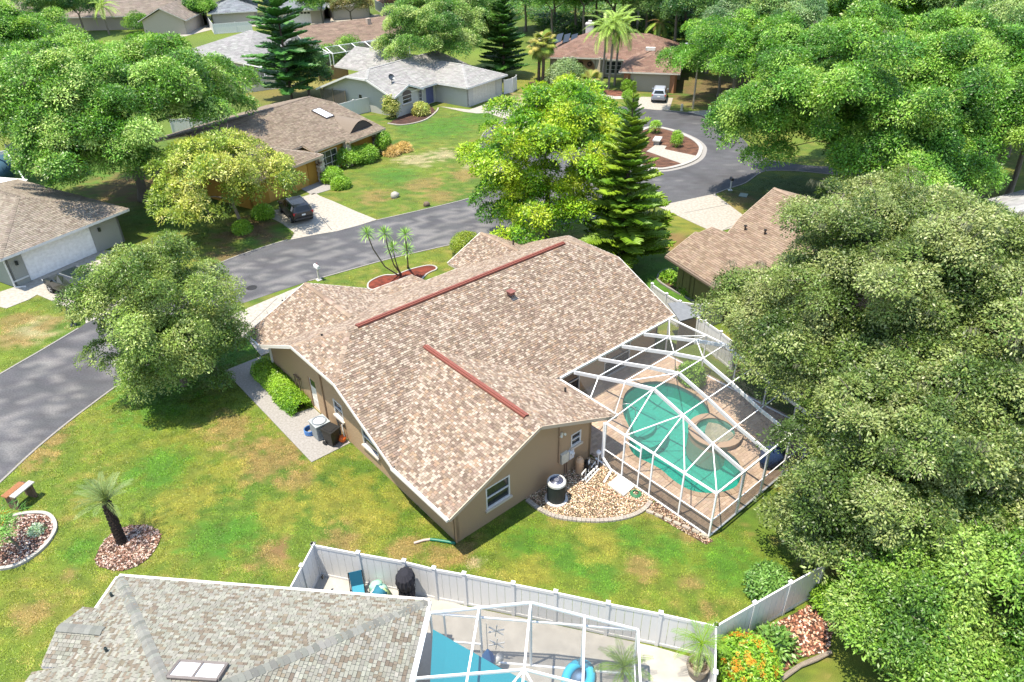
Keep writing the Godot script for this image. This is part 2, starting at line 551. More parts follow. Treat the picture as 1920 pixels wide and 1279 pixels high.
func smooth_line(p: PackedVector2Array, n := 6, closed := false) -> PackedVector2Array:
	var out := PackedVector2Array()
	var s := p.size()
	for i in (s if closed else s - 1):
		var a := p[(i - 1 + s) % s] if closed or i > 0 else p[i]
		var b := p[i]
		var c := p[(i + 1) % s]
		var d := p[(i + 2) % s] if closed or i < s - 2 else c
		for j in n:
			out.append(b.cubic_interpolate(c, a, d, float(j) / n))
	if not closed:
		out.append(p[s - 1])
	return out

func slab_of(called: String, poly: PackedVector2Array, y: float, material: String) -> void:
	off(poly)
	var b := Buf.new()
	b.prism(poly, -0.05, y)
	setting(called, b, material)

func mulch_color(base: Color) -> Callable:
	return func(x: float, z: float) -> Color:
		var c := spot_noise.get_noise_2d(x * 70.0, z * 70.0)
		var d := spot_noise.get_noise_2d(x * 170.0, z * 170.0 + 30.0)
		return base * (1.0 + c * 0.6 + d * 0.9)

func bed(called: String, poly: PackedVector2Array, base: Color, y := 0.03, step := 0.15) -> void:
	off(poly)
	var b := Buf.new()
	cells_of(poly, step, y, b, mulch_color(base))
	setting(called, b, "mulch")

func chips(called: String, poly: PackedVector2Array, per_m2: float, y: float, size: float, tones: Array, seed_v: int, label: String) -> void:
	# loose bark or pebbles on a bed
	rng.seed = seed_v
	var b := Buf.new()
	b.box(Vector3.ZERO, Vector3(1.0, 0.3, 0.45))
	var lo := poly[0]
	var hi := poly[0]
	for p in poly:
		lo = lo.min(p)
		hi = hi.max(p)
	var where: Array[Transform3D] = []
	var tint := PackedColorArray()
	for i in int((hi.x - lo.x) * (hi.y - lo.y) * per_m2):
		var p := Vector2(rng.randf_range(lo.x, hi.x), rng.randf_range(lo.y, hi.y))
		if Geometry2D.is_point_in_polygon(p, poly):
			var s := size * rng.randf_range(0.5, 1.4)
			where.append(Transform3D(Basis.from_euler(Vector3(rng.randf_range(-0.5, 0.5), rng.randf() * TAU, rng.randf_range(-0.5, 0.5))).scaled(Vector3.ONE * s), v3(p, y + size * 0.12)))
			tint.append(shift(pick(tones), 0.3))
	var o := scatter(self, numbered(called), b.mesh(), "moss", where, tint)
	tag(o, label, "pebbles" if called == "pebbles" else "bark")

func make_ground() -> void:
	spot_noise.seed = 11
	spot_noise.frequency = 0.02
	spot_noise.fractal_octaves = 4
	# the lane and the turning circle
	var lane_edge := PackedVector2Array([Vector2(-15.85, -16.76), Vector2(-14.34, -17.92), Vector2(-12.35, -19.57), Vector2(-9.88, -21.23), Vector2(-6.10, -23.34), Vector2(-2.73, -24.69), Vector2(1.31, -27.00), Vector2(7.00, -26.86), Vector2(8.81, -26.57), Vector2(12.43, -26.11), Vector2(15.24, -25.55), Vector2(18.75, -24.69), Vector2(20.80, -24.18), Vector2(23.45, -23.29), Vector2(27.87, -21.56), Vector2(32.75, -19.98), Vector2(36.46, -18.82), Vector2(42.54, -17.14), Vector2(44.54, -17.10), Vector2(46.82, -16.86), Vector2(49.65, -17.39), Vector2(51.16, -17.42), Vector2(52.53, -16.34), Vector2(54.05, -14.27), Vector2(56.06, -9.93), Vector2(59.21, -10.44), Vector2(56.35, -14.44), Vector2(55.27, -16.12), Vector2(54.84, -17.64), Vector2(54.41, -18.95), Vector2(55.13, -20.59), Vector2(56.61, -22.85), Vector2(59.86, -26.38), Vector2(62.26, -29.92), Vector2(62.82, -32.51), Vector2(62.88, -35.06), Vector2(62.15, -36.77), Vector2(60.86, -39.05), Vector2(59.06, -42.89), Vector2(56.46, -45.78), Vector2(53.02, -48.06), Vector2(49.27, -48.94), Vector2(45.80, -48.98), Vector2(42.73, -48.15), Vector2(39.16, -46.26), Vector2(36.36, -43.48), Vector2(34.45, -41.01), Vector2(32.14, -37.38), Vector2(30.13, -34.19), Vector2(27.35, -32.14), Vector2(25.56, -31.63), Vector2(21.24, -32.22), Vector2(16.66, -33.08), Vector2(12.95, -33.34), Vector2(9.12, -34.60), Vector2(7.29, -34.63), Vector2(4.15, -34.39), Vector2(-0.34, -33.27), Vector2(-4.37, -32.19), Vector2(-6.90, -31.52), Vector2(-7.46, -31.12), Vector2(-9.92, -29.82), Vector2(-11.24, -29.17), Vector2(-12.43, -28.57), Vector2(-14.74, -27.60)])
	off(lane_edge)
	lane = smooth_line(PackedVector2Array([Vector2(-15.06, -22.01), Vector2(-13.35, -23.42), Vector2(-9.53, -26.09), Vector2(-4.95, -28.02), Vector2(1.78, -29.68), Vector2(9.44, -29.76), Vector2(16.21, -28.87), Vector2(22.53, -27.77), Vector2(27.59, -26.61), Vector2(34.47, -25.46), Vector2(39.64, -24.82)]), 3)
	var b := Buf.new()
	cells_of(lane_edge, 0.5, 0.012, b, asphalt_color)
	setting("road", b, "asphalt")
	# rolled edge along the lane
	for e in [PackedVector2Array([Vector2(-15.85, -16.76), Vector2(-14.34, -17.92), Vector2(-12.35, -19.57), Vector2(-9.88, -21.23), Vector2(-6.10, -23.34), Vector2(-2.73, -24.69), Vector2(1.22, -26.78)]), PackedVector2Array([Vector2(7.00, -26.86), Vector2(8.81, -26.57), Vector2(12.43, -26.11), Vector2(15.24, -25.55), Vector2(18.75, -24.69), Vector2(20.80, -24.18), Vector2(23.45, -23.29), Vector2(27.87, -21.56), Vector2(32.75, -19.98), Vector2(36.46, -18.82)]), PackedVector2Array([Vector2(42.54, -17.14), Vector2(44.54, -17.10), Vector2(46.82, -16.86), Vector2(49.65, -17.39), Vector2(51.16, -17.42), Vector2(52.53, -16.34), Vector2(54.05, -14.27), Vector2(56.06, -9.93)]), PackedVector2Array([Vector2(-12.43, -28.57), Vector2(-11.24, -29.17), Vector2(-9.92, -29.82), Vector2(-7.46, -31.12)]), PackedVector2Array([Vector2(-0.34, -33.27), Vector2(4.15, -34.39), Vector2(7.29, -34.63), Vector2(9.12, -34.60)]), PackedVector2Array([Vector2(16.66, -33.08), Vector2(21.24, -32.22), Vector2(25.56, -31.63), Vector2(27.35, -32.14), Vector2(30.13, -34.19), Vector2(32.14, -37.38), Vector2(34.45, -41.01), Vector2(36.36, -43.48), Vector2(39.16, -46.26), Vector2(42.73, -48.15), Vector2(45.41, -49.03)]), PackedVector2Array([Vector2(61.70, -37.89), Vector2(62.15, -36.77), Vector2(62.88, -35.06)])]:
		kerb("kerb", smooth_line(e, 4), 0.12, 0.04, "old_concrete")
	# the round bed in the turning circle
	var ring := smooth_line(PackedVector2Array([Vector2(54.39, -34.51), Vector2(55.19, -32.29), Vector2(54.41, -28.86), Vector2(52.98, -26.57), Vector2(51.41, -25.34), Vector2(49.46, -24.35), Vector2(47.42, -24.00), Vector2(45.37, -24.19), Vector2(44.05, -24.79), Vector2(43.47, -26.42), Vector2(44.31, -28.54), Vector2(46.73, -31.03), Vector2(50.73, -33.75)]), 4, true)
	bed("island_bed", ring, Color(0.3, 0.15, 0.09), 0.05, 0.3)
	kerb("island_kerb", ring, 0.4, 0.13, "pale_concrete", true)
	var apron := Buf.new()
	ribbon(apron, ring, 1.3, 0.0, 0.02, true)
	setting("island_gutter", apron, "path_concrete")
	slab_of("island_path", PackedVector2Array([Vector2(47.35, -29.20), Vector2(49.90, -30.02), Vector2(50.29, -28.88), Vector2(49.28, -28.35), Vector2(49.95, -24.58), Vector2(48.13, -24.01), Vector2(46.91, -24.27), Vector2(47.12, -26.33), Vector2(47.35, -28.48)]), 0.08, "concrete")
	# driveways and paths
	slab_of("driveway_main", PackedVector2Array([Vector2(-1.97, -24.00), Vector2(0.86, -25.94), Vector2(6.66, -26.61), Vector2(7.40, -22.94), Vector2(4.21, -20.10), Vector2(0.06, -19.84), Vector2(0.27, -22.47)]), 0.035, "concrete")
	var joint := Buf.new()
	slab_of("driveway_ochre", PackedVector2Array([Vector2(10.00, -41.39), Vector2(11.83, -41.01), Vector2(14.09, -42.39), Vector2(15.83, -42.59), Vector2(15.80, -41.51), Vector2(16.05, -39.48), Vector2(16.34, -35.96), Vector2(16.69, -33.13), Vector2(14.77, -33.15), Vector2(12.95, -33.34), Vector2(11.21, -33.94), Vector2(9.31, -34.42), Vector2(10.18, -35.48), Vector2(10.32, -37.90)]), 0.035, "concrete")
	slab_of("driveway_white_house", PackedVector2Array([Vector2(42.40, -59.11), Vector2(44.16, -55.28), Vector2(51.05, -56.62), Vector2(50.92, -52.25), Vector2(50.58, -49.38), Vector2(46.03, -48.76), Vector2(44.64, -48.82), Vector2(44.91, -52.49), Vector2(43.81, -53.23), Vector2(43.06, -54.96)]), 0.035, "concrete")
	slab_of("driveway_cul", PackedVector2Array([Vector2(63.43, -45.66), Vector2(66.86, -41.15), Vector2(61.84, -37.75), Vector2(60.76, -38.97), Vector2(59.82, -41.09)]), 0.035, "concrete")
	slab_of("driveway_right", PackedVector2Array([Vector2(36.46, -18.82), Vector2(42.54, -17.14), Vector2(40.25, -12.66), Vector2(38.87, -11.31), Vector2(34.86, -12.12), Vector2(35.57, -12.90)]), 0.035, "concrete")
	slab_of("driveway_far_right", PackedVector2Array([Vector2(62.89, -35.71), Vector2(68.12, -33.02), Vector2(64.13, -29.66), Vector2(62.08, -29.79), Vector2(62.63, -32.37)]), 0.035, "pale_concrete")
	slab_of("driveway_garage", PackedVector2Array([Vector2(-10.30, -40.45), Vector2(-8.19, -40.72), Vector2(-3.43, -43.49), Vector2(-1.53, -41.72), Vector2(-3.73, -33.14), Vector2(-5.53, -31.78), Vector2(-6.92, -31.45), Vector2(-6.66, -32.82), Vector2(-8.39, -38.15), Vector2(-8.98, -37.75), Vector2(-10.47, -37.38), Vector2(-10.75, -37.94)]), 0.035, "concrete")
	slab_of("side_path", PackedVector2Array([Vector2(-2.27, -19.8), Vector2(0.0, -19.8), Vector2(0.0, -18.4), Vector2(-0.95, -18.3), Vector2(-0.9, -15.5), Vector2(-1.05, -13.2), Vector2(-0.05, -13.0), Vector2(-0.05, -9.0), Vector2(-2.27, -9.0)]), 0.04, "path_concrete")
	for x in [[Vector2(1.24, -24.00), Vector2(4.08, -25.98)], [Vector2(2.07, -20.32), Vector2(2.70, -24.73)], [Vector2(-0.90, -24.94), Vector2(1.26, -25.57)]]:
		joint.bar(v3(x[0], 0.037), v3(x[1], 0.037), 0.035, 0.006)
	for x in [[Vector2(13.59, -37.71), Vector2(12.73, -33.84)], [Vector2(36.90, -16.26), Vector2(41.31, -14.79)], [Vector2(36.34, -11.89), Vector2(38.67, -11.80)]]:
		joint.bar(v3(x[0], 0.037), v3(x[1], 0.037), 0.05, 0.006)
	setting("paving_joints", joint, "joint")
	# planting beds
	var sago := smooth_line(PackedVector2Array([Vector2(-12.23, -9.65), Vector2(-12.07, -8.90), Vector2(-11.43, -8.17), Vector2(-10.55, -8.15), Vector2(-9.76, -8.84), Vector2(-9.61, -9.55), Vector2(-9.98, -10.30), Vector2(-10.75, -10.78), Vector2(-11.49, -10.59)]), 4, true)
	bed("palm_bed", sago, Color(0.2, 0.12, 0.085), 0.03, 0.1)
	chips("bark_chips", sago, 260.0, 0.03, 0.09, [Color(0.32, 0.22, 0.17), Color(0.16, 0.08, 0.05), Color(0.45, 0.36, 0.3), Color(0.22, 0.12, 0.08)], 21, "loose brown bark chips round the leaning sago palm")
	var left_bed := smooth_line(PackedVector2Array([Vector2(-16.47, -12.67), Vector2(-15.43, -11.81), Vector2(-14.68, -11.52), Vector2(-13.79, -11.83), Vector2(-13.16, -12.51), Vector2(-12.98, -13.21), Vector2(-13.11, -13.94), Vector2(-13.55, -14.46), Vector2(-14.24, -14.86), Vector2(-15.28, -15.04), Vector2(-16.57, -14.72)]), 4, true)
	bed("flower_bed", left_bed, Color(0.15, 0.09, 0.07), 0.03, 0.1)
	chips("bark_chips", left_bed, 220.0, 0.03, 0.09, [Color(0.3, 0.2, 0.16), Color(0.12, 0.06, 0.045), Color(0.5, 0.42, 0.37), Color(0.2, 0.1, 0.07)], 22, "loose dark bark chips in the kerbed flower bed near the road")
	kerb("flower_bed_edging", left_bed, 0.16, 0.12, "pale_concrete", true)
	var red := smooth_line(PackedVector2Array([Vector2(9.86, -23.45), Vector2(10.64, -23.85), Vector2(11.54, -23.82), Vector2(12.17, -23.36), Vector2(13.47, -23.33), Vector2(14.71, -23.03), Vector2(15.10, -22.54), Vector2(14.88, -22.03), Vector2(13.90, -21.88), Vector2(11.85, -20.96), Vector2(9.67, -22.43)]), 4, true)
	bed("red_bed", red, Color(0.5, 0.11, 0.055), 0.04, 0.2)
	kerb("red_bed_edging", red, 0.12, 0.08, "pale_concrete", true)
	var gravel := PackedVector2Array([Vector2(4.0, 0.0), Vector2(4.05, 0.9), Vector2(4.25, 1.76), Vector2(4.97, 2.72), Vector2(5.86, 3.52), Vector2(6.75, 4.01), Vector2(7.5, 4.16), Vector2(8.4, 4.1), Vector2(8.4, 0.0)])
	bed("gravel_bed", gravel, Color(0.46, 0.36, 0.22), 0.025, 0.1)
	chips("pebbles", gravel, 300.0, 0.02, 0.055, [Color(0.62, 0.5, 0.33), Color(0.5, 0.36, 0.2), Color(0.72, 0.64, 0.5), Color(0.36, 0.22, 0.14), Color(0.55, 0.36, 0.26)], 23, "loose tan pebbles behind the brown house by the pool equipment")
	var strip := PackedVector2Array([Vector2(7.6, 4.2), Vector2(8.4, 4.15), Vector2(8.4, 7.4), Vector2(8.0, 7.3)])
	bed("soil_strip", strip, Color(0.27, 0.17, 0.11), 0.02, 0.1)
	chips("bark_chips", strip, 250.0, 0.02, 0.06, [Color(0.4, 0.3, 0.2), Color(0.25, 0.14, 0.09), Color(0.5, 0.42, 0.32)], 24, "bark scraps on the soil strip along the pool cage")
	var behind := PackedVector2Array([Vector2(5.45, 11.08), Vector2(6.67, 11.42), Vector2(8.92, 12.04), Vector2(9.83, 12.57), Vector2(7.92, 13.15), Vector2(7.13, 13.42), Vector2(6.10, 12.89), Vector2(4.85, 12.78), Vector2(4.20, 12.75), Vector2(3.07, 11.75), Vector2(4.44, 10.83)])
	bed("back_bed", behind, Color(0.3, 0.16, 0.1), 0.03, 0.12)
	chips("bark_chips", behind, 160.0, 0.03, 0.1, [Color(0.5, 0.28, 0.18), Color(0.3, 0.12, 0.07), Color(0.6, 0.46, 0.36), Color(0.2, 0.08, 0.05)], 25, "reddish bark chips behind the white vinyl fence")
	bed("white_house_bed", PackedVector2Array([Vector2(33.31, -57.24), Vector2(34.00, -55.65), Vector2(35.53, -55.10), Vector2(37.74, -55.48), Vector2(40.56, -57.39), Vector2(41.87, -60.35), Vector2(38.96, -60.68), Vector2(35.42, -58.37)]), Color(0.16, 0.08, 0.055), 0.03, 0.3)
	kerb("white_house_edging", smooth_line(PackedVector2Array([Vector2(33.31, -57.24), Vector2(34.00, -55.65), Vector2(35.53, -55.10), Vector2(37.74, -55.48), Vector2(40.56, -57.39), Vector2(41.80, -58.63)]), 4), 0.2, 0.1, "concrete")
	bed("side_bed", PackedVector2Array([Vector2(26.72, -10.41), Vector2(25.97, -10.19), Vector2(25.51, -8.95), Vector2(25.21, -6.40), Vector2(24.93, -4.88), Vector2(25.79, -4.86), Vector2(26.26, -7.20), Vector2(27.15, -9.68)]), Color(0.36, 0.22, 0.13), 0.03, 0.2)
	kerb("side_bed_edging", smooth_line(PackedVector2Array([Vector2(27.76, -10.16), Vector2(27.13, -10.50), Vector2(26.16, -10.25), Vector2(25.42, -9.36), Vector2(24.96, -6.22), Vector2(24.74, -4.66)]), 4), 0.14, 0.1, "old_concrete")
	bed("palm_bed_far", PackedVector2Array([Vector2(62.52, -51.77), Vector2(65.18, -48.33), Vector2(62.00, -45.14), Vector2(61.63, -47.81), Vector2(61.04, -49.18)]), Color(0.36, 0.15, 0.09), 0.03, 0.4)
	bed("fan_palm_bed", PackedVector2Array([Vector2(59.08, -60.78), Vector2(63.34, -59.76), Vector2(61.64, -56.92), Vector2(57.84, -57.22)]), Color(0.14, 0.06, 0.045), 0.03, 0.4)
	slab_of("front_path_cul", PackedVector2Array([Vector2(62.09, -50.96), Vector2(60.33, -48.31), Vector2(60.91, -46.20), Vector2(62.40, -44.75), Vector2(63.43, -45.66), Vector2(62.03, -47.03), Vector2(61.75, -48.87)]), 0.04, "pale_concrete")
	slab_of("house_b_patio", PackedVector2Array([Vector2(-5.92, -2.52), Vector2(-5.01, -2.52), Vector2(-4.10, -1.11), Vector2(-1.67, 2.99), Vector2(0.19, 5.66), Vector2(2.49, 9.06), Vector2(3.55, 10.94), Vector2(0.99, 12.68), Vector2(-7.49, 5.19), Vector2(-5.76, 0.04)]), 0.03, "pale_concrete")
	slab_of("front_path_ochre", PackedVector2Array([Vector2(15.39, -44.91), Vector2(17.79, -46.04), Vector2(17.82, -43.99), Vector2(18.07, -42.38), Vector2(16.20, -42.25), Vector2(15.38, -42.27)]), 0.035, "path_concrete")

func lawn_blades() -> void:
	rng.seed = 77
	var kinds := []
	for s in 3:
		var b := Buf.new()
		for i in 26:
			var a := rng.randf() * TAU
			var r := sqrt(rng.randf()) * 0.2
			var p := Vector3(cos(a) * r, 0, sin(a) * r)
			var w := Vector3(rng.randf_range(-1, 1), 0, rng.randf_range(-1, 1)).normalized() * 0.011
			var lean := Vector3(rng.randf_range(-1, 1), 0, rng.randf_range(-1, 1)) * 0.05
			var f := rng.randf_range(0.75, 1.3)
			b.col = Color(f, f, f)
			b.tri_n(p - w, p + w, p + lean + Vector3.UP * rng.randf_range(0.02, 0.05), Vector3.UP, Vector3.UP, Vector3.UP)
		kinds.append(b.mesh())
	var where := [[] as Array[Transform3D], [] as Array[Transform3D], [] as Array[Transform3D]]
	var tint := [PackedColorArray(), PackedColorArray(), PackedColorArray()]
	for region in [[Rect2(-17, -25, 17.5, 28), 30.0], [Rect2(-6, -3, 16, 15), 30.0], [Rect2(-14, -38, 14, 10), 12.0], [Rect2(7, -27, 16, 10), 10.0], [Rect2(14, -58, 34, 26), 4.0], [Rect2(19, -22, 12, 20), 6.0], [Rect2(36, -18, 16, 12), 3.0], [Rect2(0, -52, 12, 18), 3.0]]:
		var r: Rect2 = region[0]
		for i in int(r.get_area() * float(region[1])):
			var p := Vector2(rng.randf_range(r.position.x, r.end.x), rng.randf_range(r.position.y, r.end.y))
			var clear := true
			for q in keep_off:
				if Geometry2D.is_point_in_polygon(p, q):
					clear = false
					break
			if clear:
				var k := rng.randi() % 3
				var s := rng.randf_range(0.8, 1.4)
				where[k].append(Transform3D(Basis(Vector3.UP, rng.randf() * TAU).scaled(Vector3(s, rng.randf_range(0.7, 1.5), s)), v3(p)))
				tint[k].append(lawn_color(p.x, p.y) * rng.randf_range(0.5, 1.45))
	var o := Node3D.new()
	o.name = "lawn_grass"
	add_child(o)
	tag(o, "short green and straw coloured grass of the lawns around the houses", "grass", "", "stuff")
	for k in 3:
		scatter(o, "grass", kinds[k], "grass_blade", where[k], tint[k])


# ---------- roofs
func roof_tabs(p: PackedVector3Array, exposure: float, wide: float, tones: Array, list: Array, b: Buf) -> void:
	# courses of shingle tabs over one flat face; whole tabs are listed, cut ones go straight into b
	var m := Vector3.ZERO
	for i in p.size():
		m += p[i].cross(p[(i + 1) % p.size()])
	m = m.normalized()
	if m.y < 0:
		m = -m
	var u := Vector3.UP.cross(m).normalized()
	var w := m.cross(u)
	var o := p[0]
	var flat := PackedVector2Array()
	var lo := Vector2(1e9, 1e9)
	var hi := Vector2(-1e9, -1e9)
	for q in p:
		var f := Vector2(u.dot(q - o), w.dot(q - o))
		flat.append(f)
		lo = lo.min(f)
		hi = hi.max(f)
	var rows := ceili((hi.y - lo.y) / exposure)
	for j in rows:
		var y0 := lo.y + j * exposure
		var y1 := y0 + exposure
		var x := lo.x - rng.randf() * wide
		while x < hi.x:
			var t := wide * rng.randf_range(0.6, 1.35)
			var lift := 0.024 + rng.randf() * 0.012
			var c: Color = shift(pick(tones), 0.14)
			var q := PackedVector2Array([Vector2(x, y0), Vector2(x + t - 0.011, y0), Vector2(x + t - 0.011, y1), Vector2(x, y1)])
			var n_in := 0
			for s in q:
				if Geometry2D.is_point_in_polygon(s, flat): n_in += 1
			if n_in == 4:
				list.append([o + u * (x + t / 2) + w * (y0 + exposure / 2), u, w, m, t - 0.011, c, lift])
			elif n_in > 0 or t > 0.5 or true:
				for piece in Geometry2D.intersect_polygons(q, flat):
					var ix := Geometry2D.triangulate_polygon(piece)
					b.col = c
					for e in range(0, ix.size(), 3):
						var s := []
						for g in 3:
							var f := piece[ix[e + g]]
							s.append(o + u * f.x + w * f.y + m * lerpf(lift, 0.008, clampf((f.y - y0) / exposure, 0, 1)))
						if (s[1] - s[0]).cross(s[2] - s[0]).dot(m) < 0:
							s = [s[0], s[2], s[1]]
						b.tri(s[0], s[1], s[2])
			x += t

func tab_into(b: Buf, t: Array, exposure: float, whole: bool) -> void:
	var u: Vector3 = t[1]
	var w: Vector3 = t[2]
	var m: Vector3 = t[3]
	var a: Vector3 = t[0] - u * t[4] / 2.0 - w * exposure / 2.0
	var x: Vector3 = u * t[4]
	var y := w * exposure
	var l: Vector3 = m * t[6]
	var h := m * 0.008
	b.col = t[5]
	b.quad(a + l, a + x + l, a + x + y + h, a + y + h)
	b.quad(a, a + x, a + x + l, a + l)
	if whole:
		b.quad(a + y + h, a + x + y + h, a + x + y, a + y)
		b.quad(a, a + l, a + y + h, a + y)
		b.quad(a + x, a + x + y, a + x + y + h, a + x + l)
		b.quad(a, a + y, a + x + y, a + x)

func shingle_roof(house: Node3D, faces: Array, tones: Array, deck_color: Color, exposure: float, wide: float, singles: int, seed_v: int) -> MeshInstance3D:
	rng.seed = seed_v
	var deck := Buf.new()
	deck.col = deck_color
	var rest := Buf.new()
	var list := []
	for f in faces:
		var p := PackedVector3Array(f)
		var under := PackedVector3Array()
		for q in p: under.append(q - Vector3(0, 0.035, 0))
		deck.slab(under, Vector3(0, -0.12, 0))
		roof_tabs(p, exposure, wide, tones, list, rest)
	var roof := part(house, "roof", deck, "painted")
	if singles > 0:
		for t in list:
			t.append(EYE.distance_squared_to(t[0]))
		list.sort_custom(func(a, b): return a[7] < b[7])
		var tone_mats := {}
		for i in mini(singles, list.size()):
			var b := Buf.new()
			tab_into(b, list[i], exposure, true)
			part(roof, "shingle", b, "shingle")
	for i in range(singles, list.size()):
		tab_into(rest, list[i], exposure, false)
	part(roof, "shingles", rest, "shingle", "stuff")
	return roof

func ridge_caps(roof: Node, a: Vector3, b: Vector3, tones: Array, step := 0.28, wide := 0.3, fall := 0.42, each := false) -> void:
	var d := b - a
	var n := int(d.length() / step)
	var x := d.normalized()
	var side := x.cross(Vector3.UP).normalized()
	var up := side.cross(x)
	var all := Buf.new()
	for i in n:
		var o := all if not each else Buf.new()
		var p := a + x * (i * step)
		o.col = shift(pick(tones), 0.12)
		var e := x * (step * 1.02)
		var r := up * (0.03 + 0.012 * rng.randf())
		var r2 := up * 0.015
		var l := side * wide / 2.0 - up * wide * 0.5 * fall
		var s := -side * wide / 2.0 - up * wide * 0.5 * fall
		o.quad(p + r, p + r + s, p + e + r2 + s, p + e + r2)
		o.quad(p + r + l, p + r, p + e + r2, p + e + r2 + l)
		o.quad(p + r + l, p + l - up * 0.02, p - up * 0.02, p + r)
		o.quad(p + r, p - up * 0.02, p + s - up * 0.02, p + r + s)
		o.quad(p + r + s, p + s - up * 0.02, p + e + s - up * 0.02, p + e + r2 + s)
		o.quad(p + r + l, p + e + r2 + l, p + e + l - up * 0.02, p + l - up * 0.02)
		if each:
			part(roof, "cap_shingle", o, "shingle")
	if not each:
		part(roof, "ridge_cap", all, "shingle")

func board(house: Node, called: String, a: Vector3, b: Vector3, c: Color, h := 0.17, w := 0.04) -> void:
	var o := Buf.new()
	o.col = c
	o.bar(a, b, w, h)
	part(house, called, o, "trim")

# ---------- walls: a to b seen from outside with a on the left; openings are [u0, u1, v0, v1]
func wall(house: Node, a: Vector3, b: Vector3, top: PackedVector2Array, openings: Array, c: Color, material := "stucco", thick := 0.16) -> MeshInstance3D:
	# top: (distance along the wall, height) points from a to b
	var o := Buf.new()
	o.col = c
	var d := (b - a)
	var l := d.length()
	d /= l
	var out := Vector3.UP.cross(d).normalized() * -1.0
	out = d.cross(Vector3.UP)
	var marks := [0.0, l]
	for t in top:
		marks.append(t.x)
	for g in openings:
		marks.append(g[0]); marks.append(g[1])
	marks.sort()
	var height := func(x: float) -> float:
		for i in top.size() - 1:
			if x <= top[i + 1].x + 1e-5 and x >= top[i].x - 1e-5:
				return lerpf(top[i].y, top[i + 1].y, clampf((x - top[i].x) / maxf(top[i + 1].x - top[i].x, 1e-5), 0, 1))
		return top[-1].y
	for i in marks.size() - 1:
		var x0: float = marks[i]
		var x1: float = marks[i + 1]
		if x1 - x0 < 0.002:
			continue
		var mid := (x0 + x1) / 2
		var bands := [0.0]
		for g in openings:
			if mid > g[0] and mid < g[1]:
				bands.append(g[2]); bands.append(g[3])
		for j in range(0, bands.size(), 2):
			var lo: float = bands[j]
			var last := j + 1 >= bands.size()
			var h0: float = height.call(x0) if last else bands[j + 1]
			var h1: float = height.call(x1) if last else bands[j + 1]
			if minf(h0, h1) - lo < 0.0:
				continue
			var p := [a + d * x0 + Vector3.UP * lo, a + d * x1 + Vector3.UP * lo, a + d * x1 + Vector3.UP * h1, a + d * x0 + Vector3.UP * h0]
			var t := -out * thick
			o.quad(p[0], p[1], p[2], p[3])
			o.quad(p[1] + t, p[0] + t, p[3] + t, p[2] + t)
			o.quad(p[3], p[2], p[2] + t, p[3] + t)
			o.quad(p[1], p[0], p[0] + t, p[1] + t)
			for g in openings:
				if absf(g[1] - x0) < 0.002 and not last:
					pass
			o.quad(p[0], p[3], p[3] + t, p[0] + t)
			o.quad(p[2], p[1], p[1] + t, p[2] + t)
	return part(house, "wall", o, material)

func window(house: Node, a: Vector3, b: Vector3, g: Array, frame_c := Color(0.75, 0.75, 0.74), style := "hung", sill := true) -> void:
	var d := (b - a).normalized()
	var out := d.cross(Vector3.UP)
	var at: Vector3 = a + d * (g[0] + g[1]) / 2.0 + Vector3.UP * (g[2] + g[3]) / 2.0
	var w: float = g[1] - g[0]
	var h: float = g[3] - g[2]
	var o := Node3D.new()
	o.name = "window"
	house.add_child(o, true)
	o.transform = Transform3D(Basis(d, Vector3.UP, out), at)
	var f := Buf.new()
	f.col = frame_c
	for s in [-1, 1]:
		f.box(Vector3(s * (w / 2 - 0.03), 0, -0.03), Vector3(0.06, h, 0.1))
		f.box(Vector3(0, s * (h / 2 - 0.03), -0.03), Vector3(w - 0.12, 0.06, 0.1))
	if style == "hung":
		f.box(Vector3(0, 0, -0.025), Vector3(w - 0.12, 0.05, 0.07))
	elif style == "grid":
		for i in 2:
			f.box(Vector3((i + 1) * w / 3 - w / 2, 0, -0.03), Vector3(0.035, h - 0.12, 0.05))
			f.box(Vector3(0, (i + 1) * h / 3 - h / 2, -0.035), Vector3(w - 0.12, 0.03, 0.05))
	part(o, "frame", f, "trim")
	var p := Buf.new()
	p.box(Vector3(0, 0, -0.055), Vector3(w - 0.11, h - 0.11, 0.015))
	part(o, "pane", p, "dark_glass")
	if sill:
		var s := Buf.new()
		s.col = Color(0.62, 0.55, 0.46)
		s.box(Vector3(0, -h / 2 - 0.05, 0.03), Vector3(w + 0.16, 0.1, 0.16))
		part(o, "sill", s, "trim")

func panel_door(house: Node, called: String, a: Vector3, b: Vector3, g: Array, c: Color, panels: Vector2i, glass_top := false) -> Node3D:
	var d := (b - a).normalized()
	var out := d.cross(Vector3.UP)
	var w: float = g[1] - g[0]
	var h: float = g[3] - g[2]
	var o := Node3D.new()
	o.name = called
	house.add_child(o, true)
	o.transform = Transform3D(Basis(d, Vector3.UP, out), a + d * g[0] + Vector3.UP * g[2])
	var body := Buf.new()
	body.col = c
	body.box(Vector3(w / 2, h / 2, -0.1), Vector3(w - 0.004, h - 0.004, 0.05))
	part(o, "leaf", body, "painted")
	var pw := w / panels.x
	var ph := h / panels.y
	for i in panels.x:
		for j in panels.y:
			var q := Buf.new()
			q.col = c
			if glass_top and j == panels.y - 1:
				q.box(Vector3((i + 0.5) * pw, (j + 0.5) * ph, -0.072), Vector3(pw * 0.8, ph * 0.62, 0.012))
				part(o, "pane", q, "dark_glass")
			else:
				q.box(Vector3((i + 0.5) * pw, (j + 0.5) * ph, -0.072), Vector3(pw - 0.06, ph - 0.05, 0.014))
				part(o, "panel", q, "painted")
	return o

const TAN := Color(0.58, 0.4, 0.24)
const CREAM := Color(0.74, 0.68, 0.58)

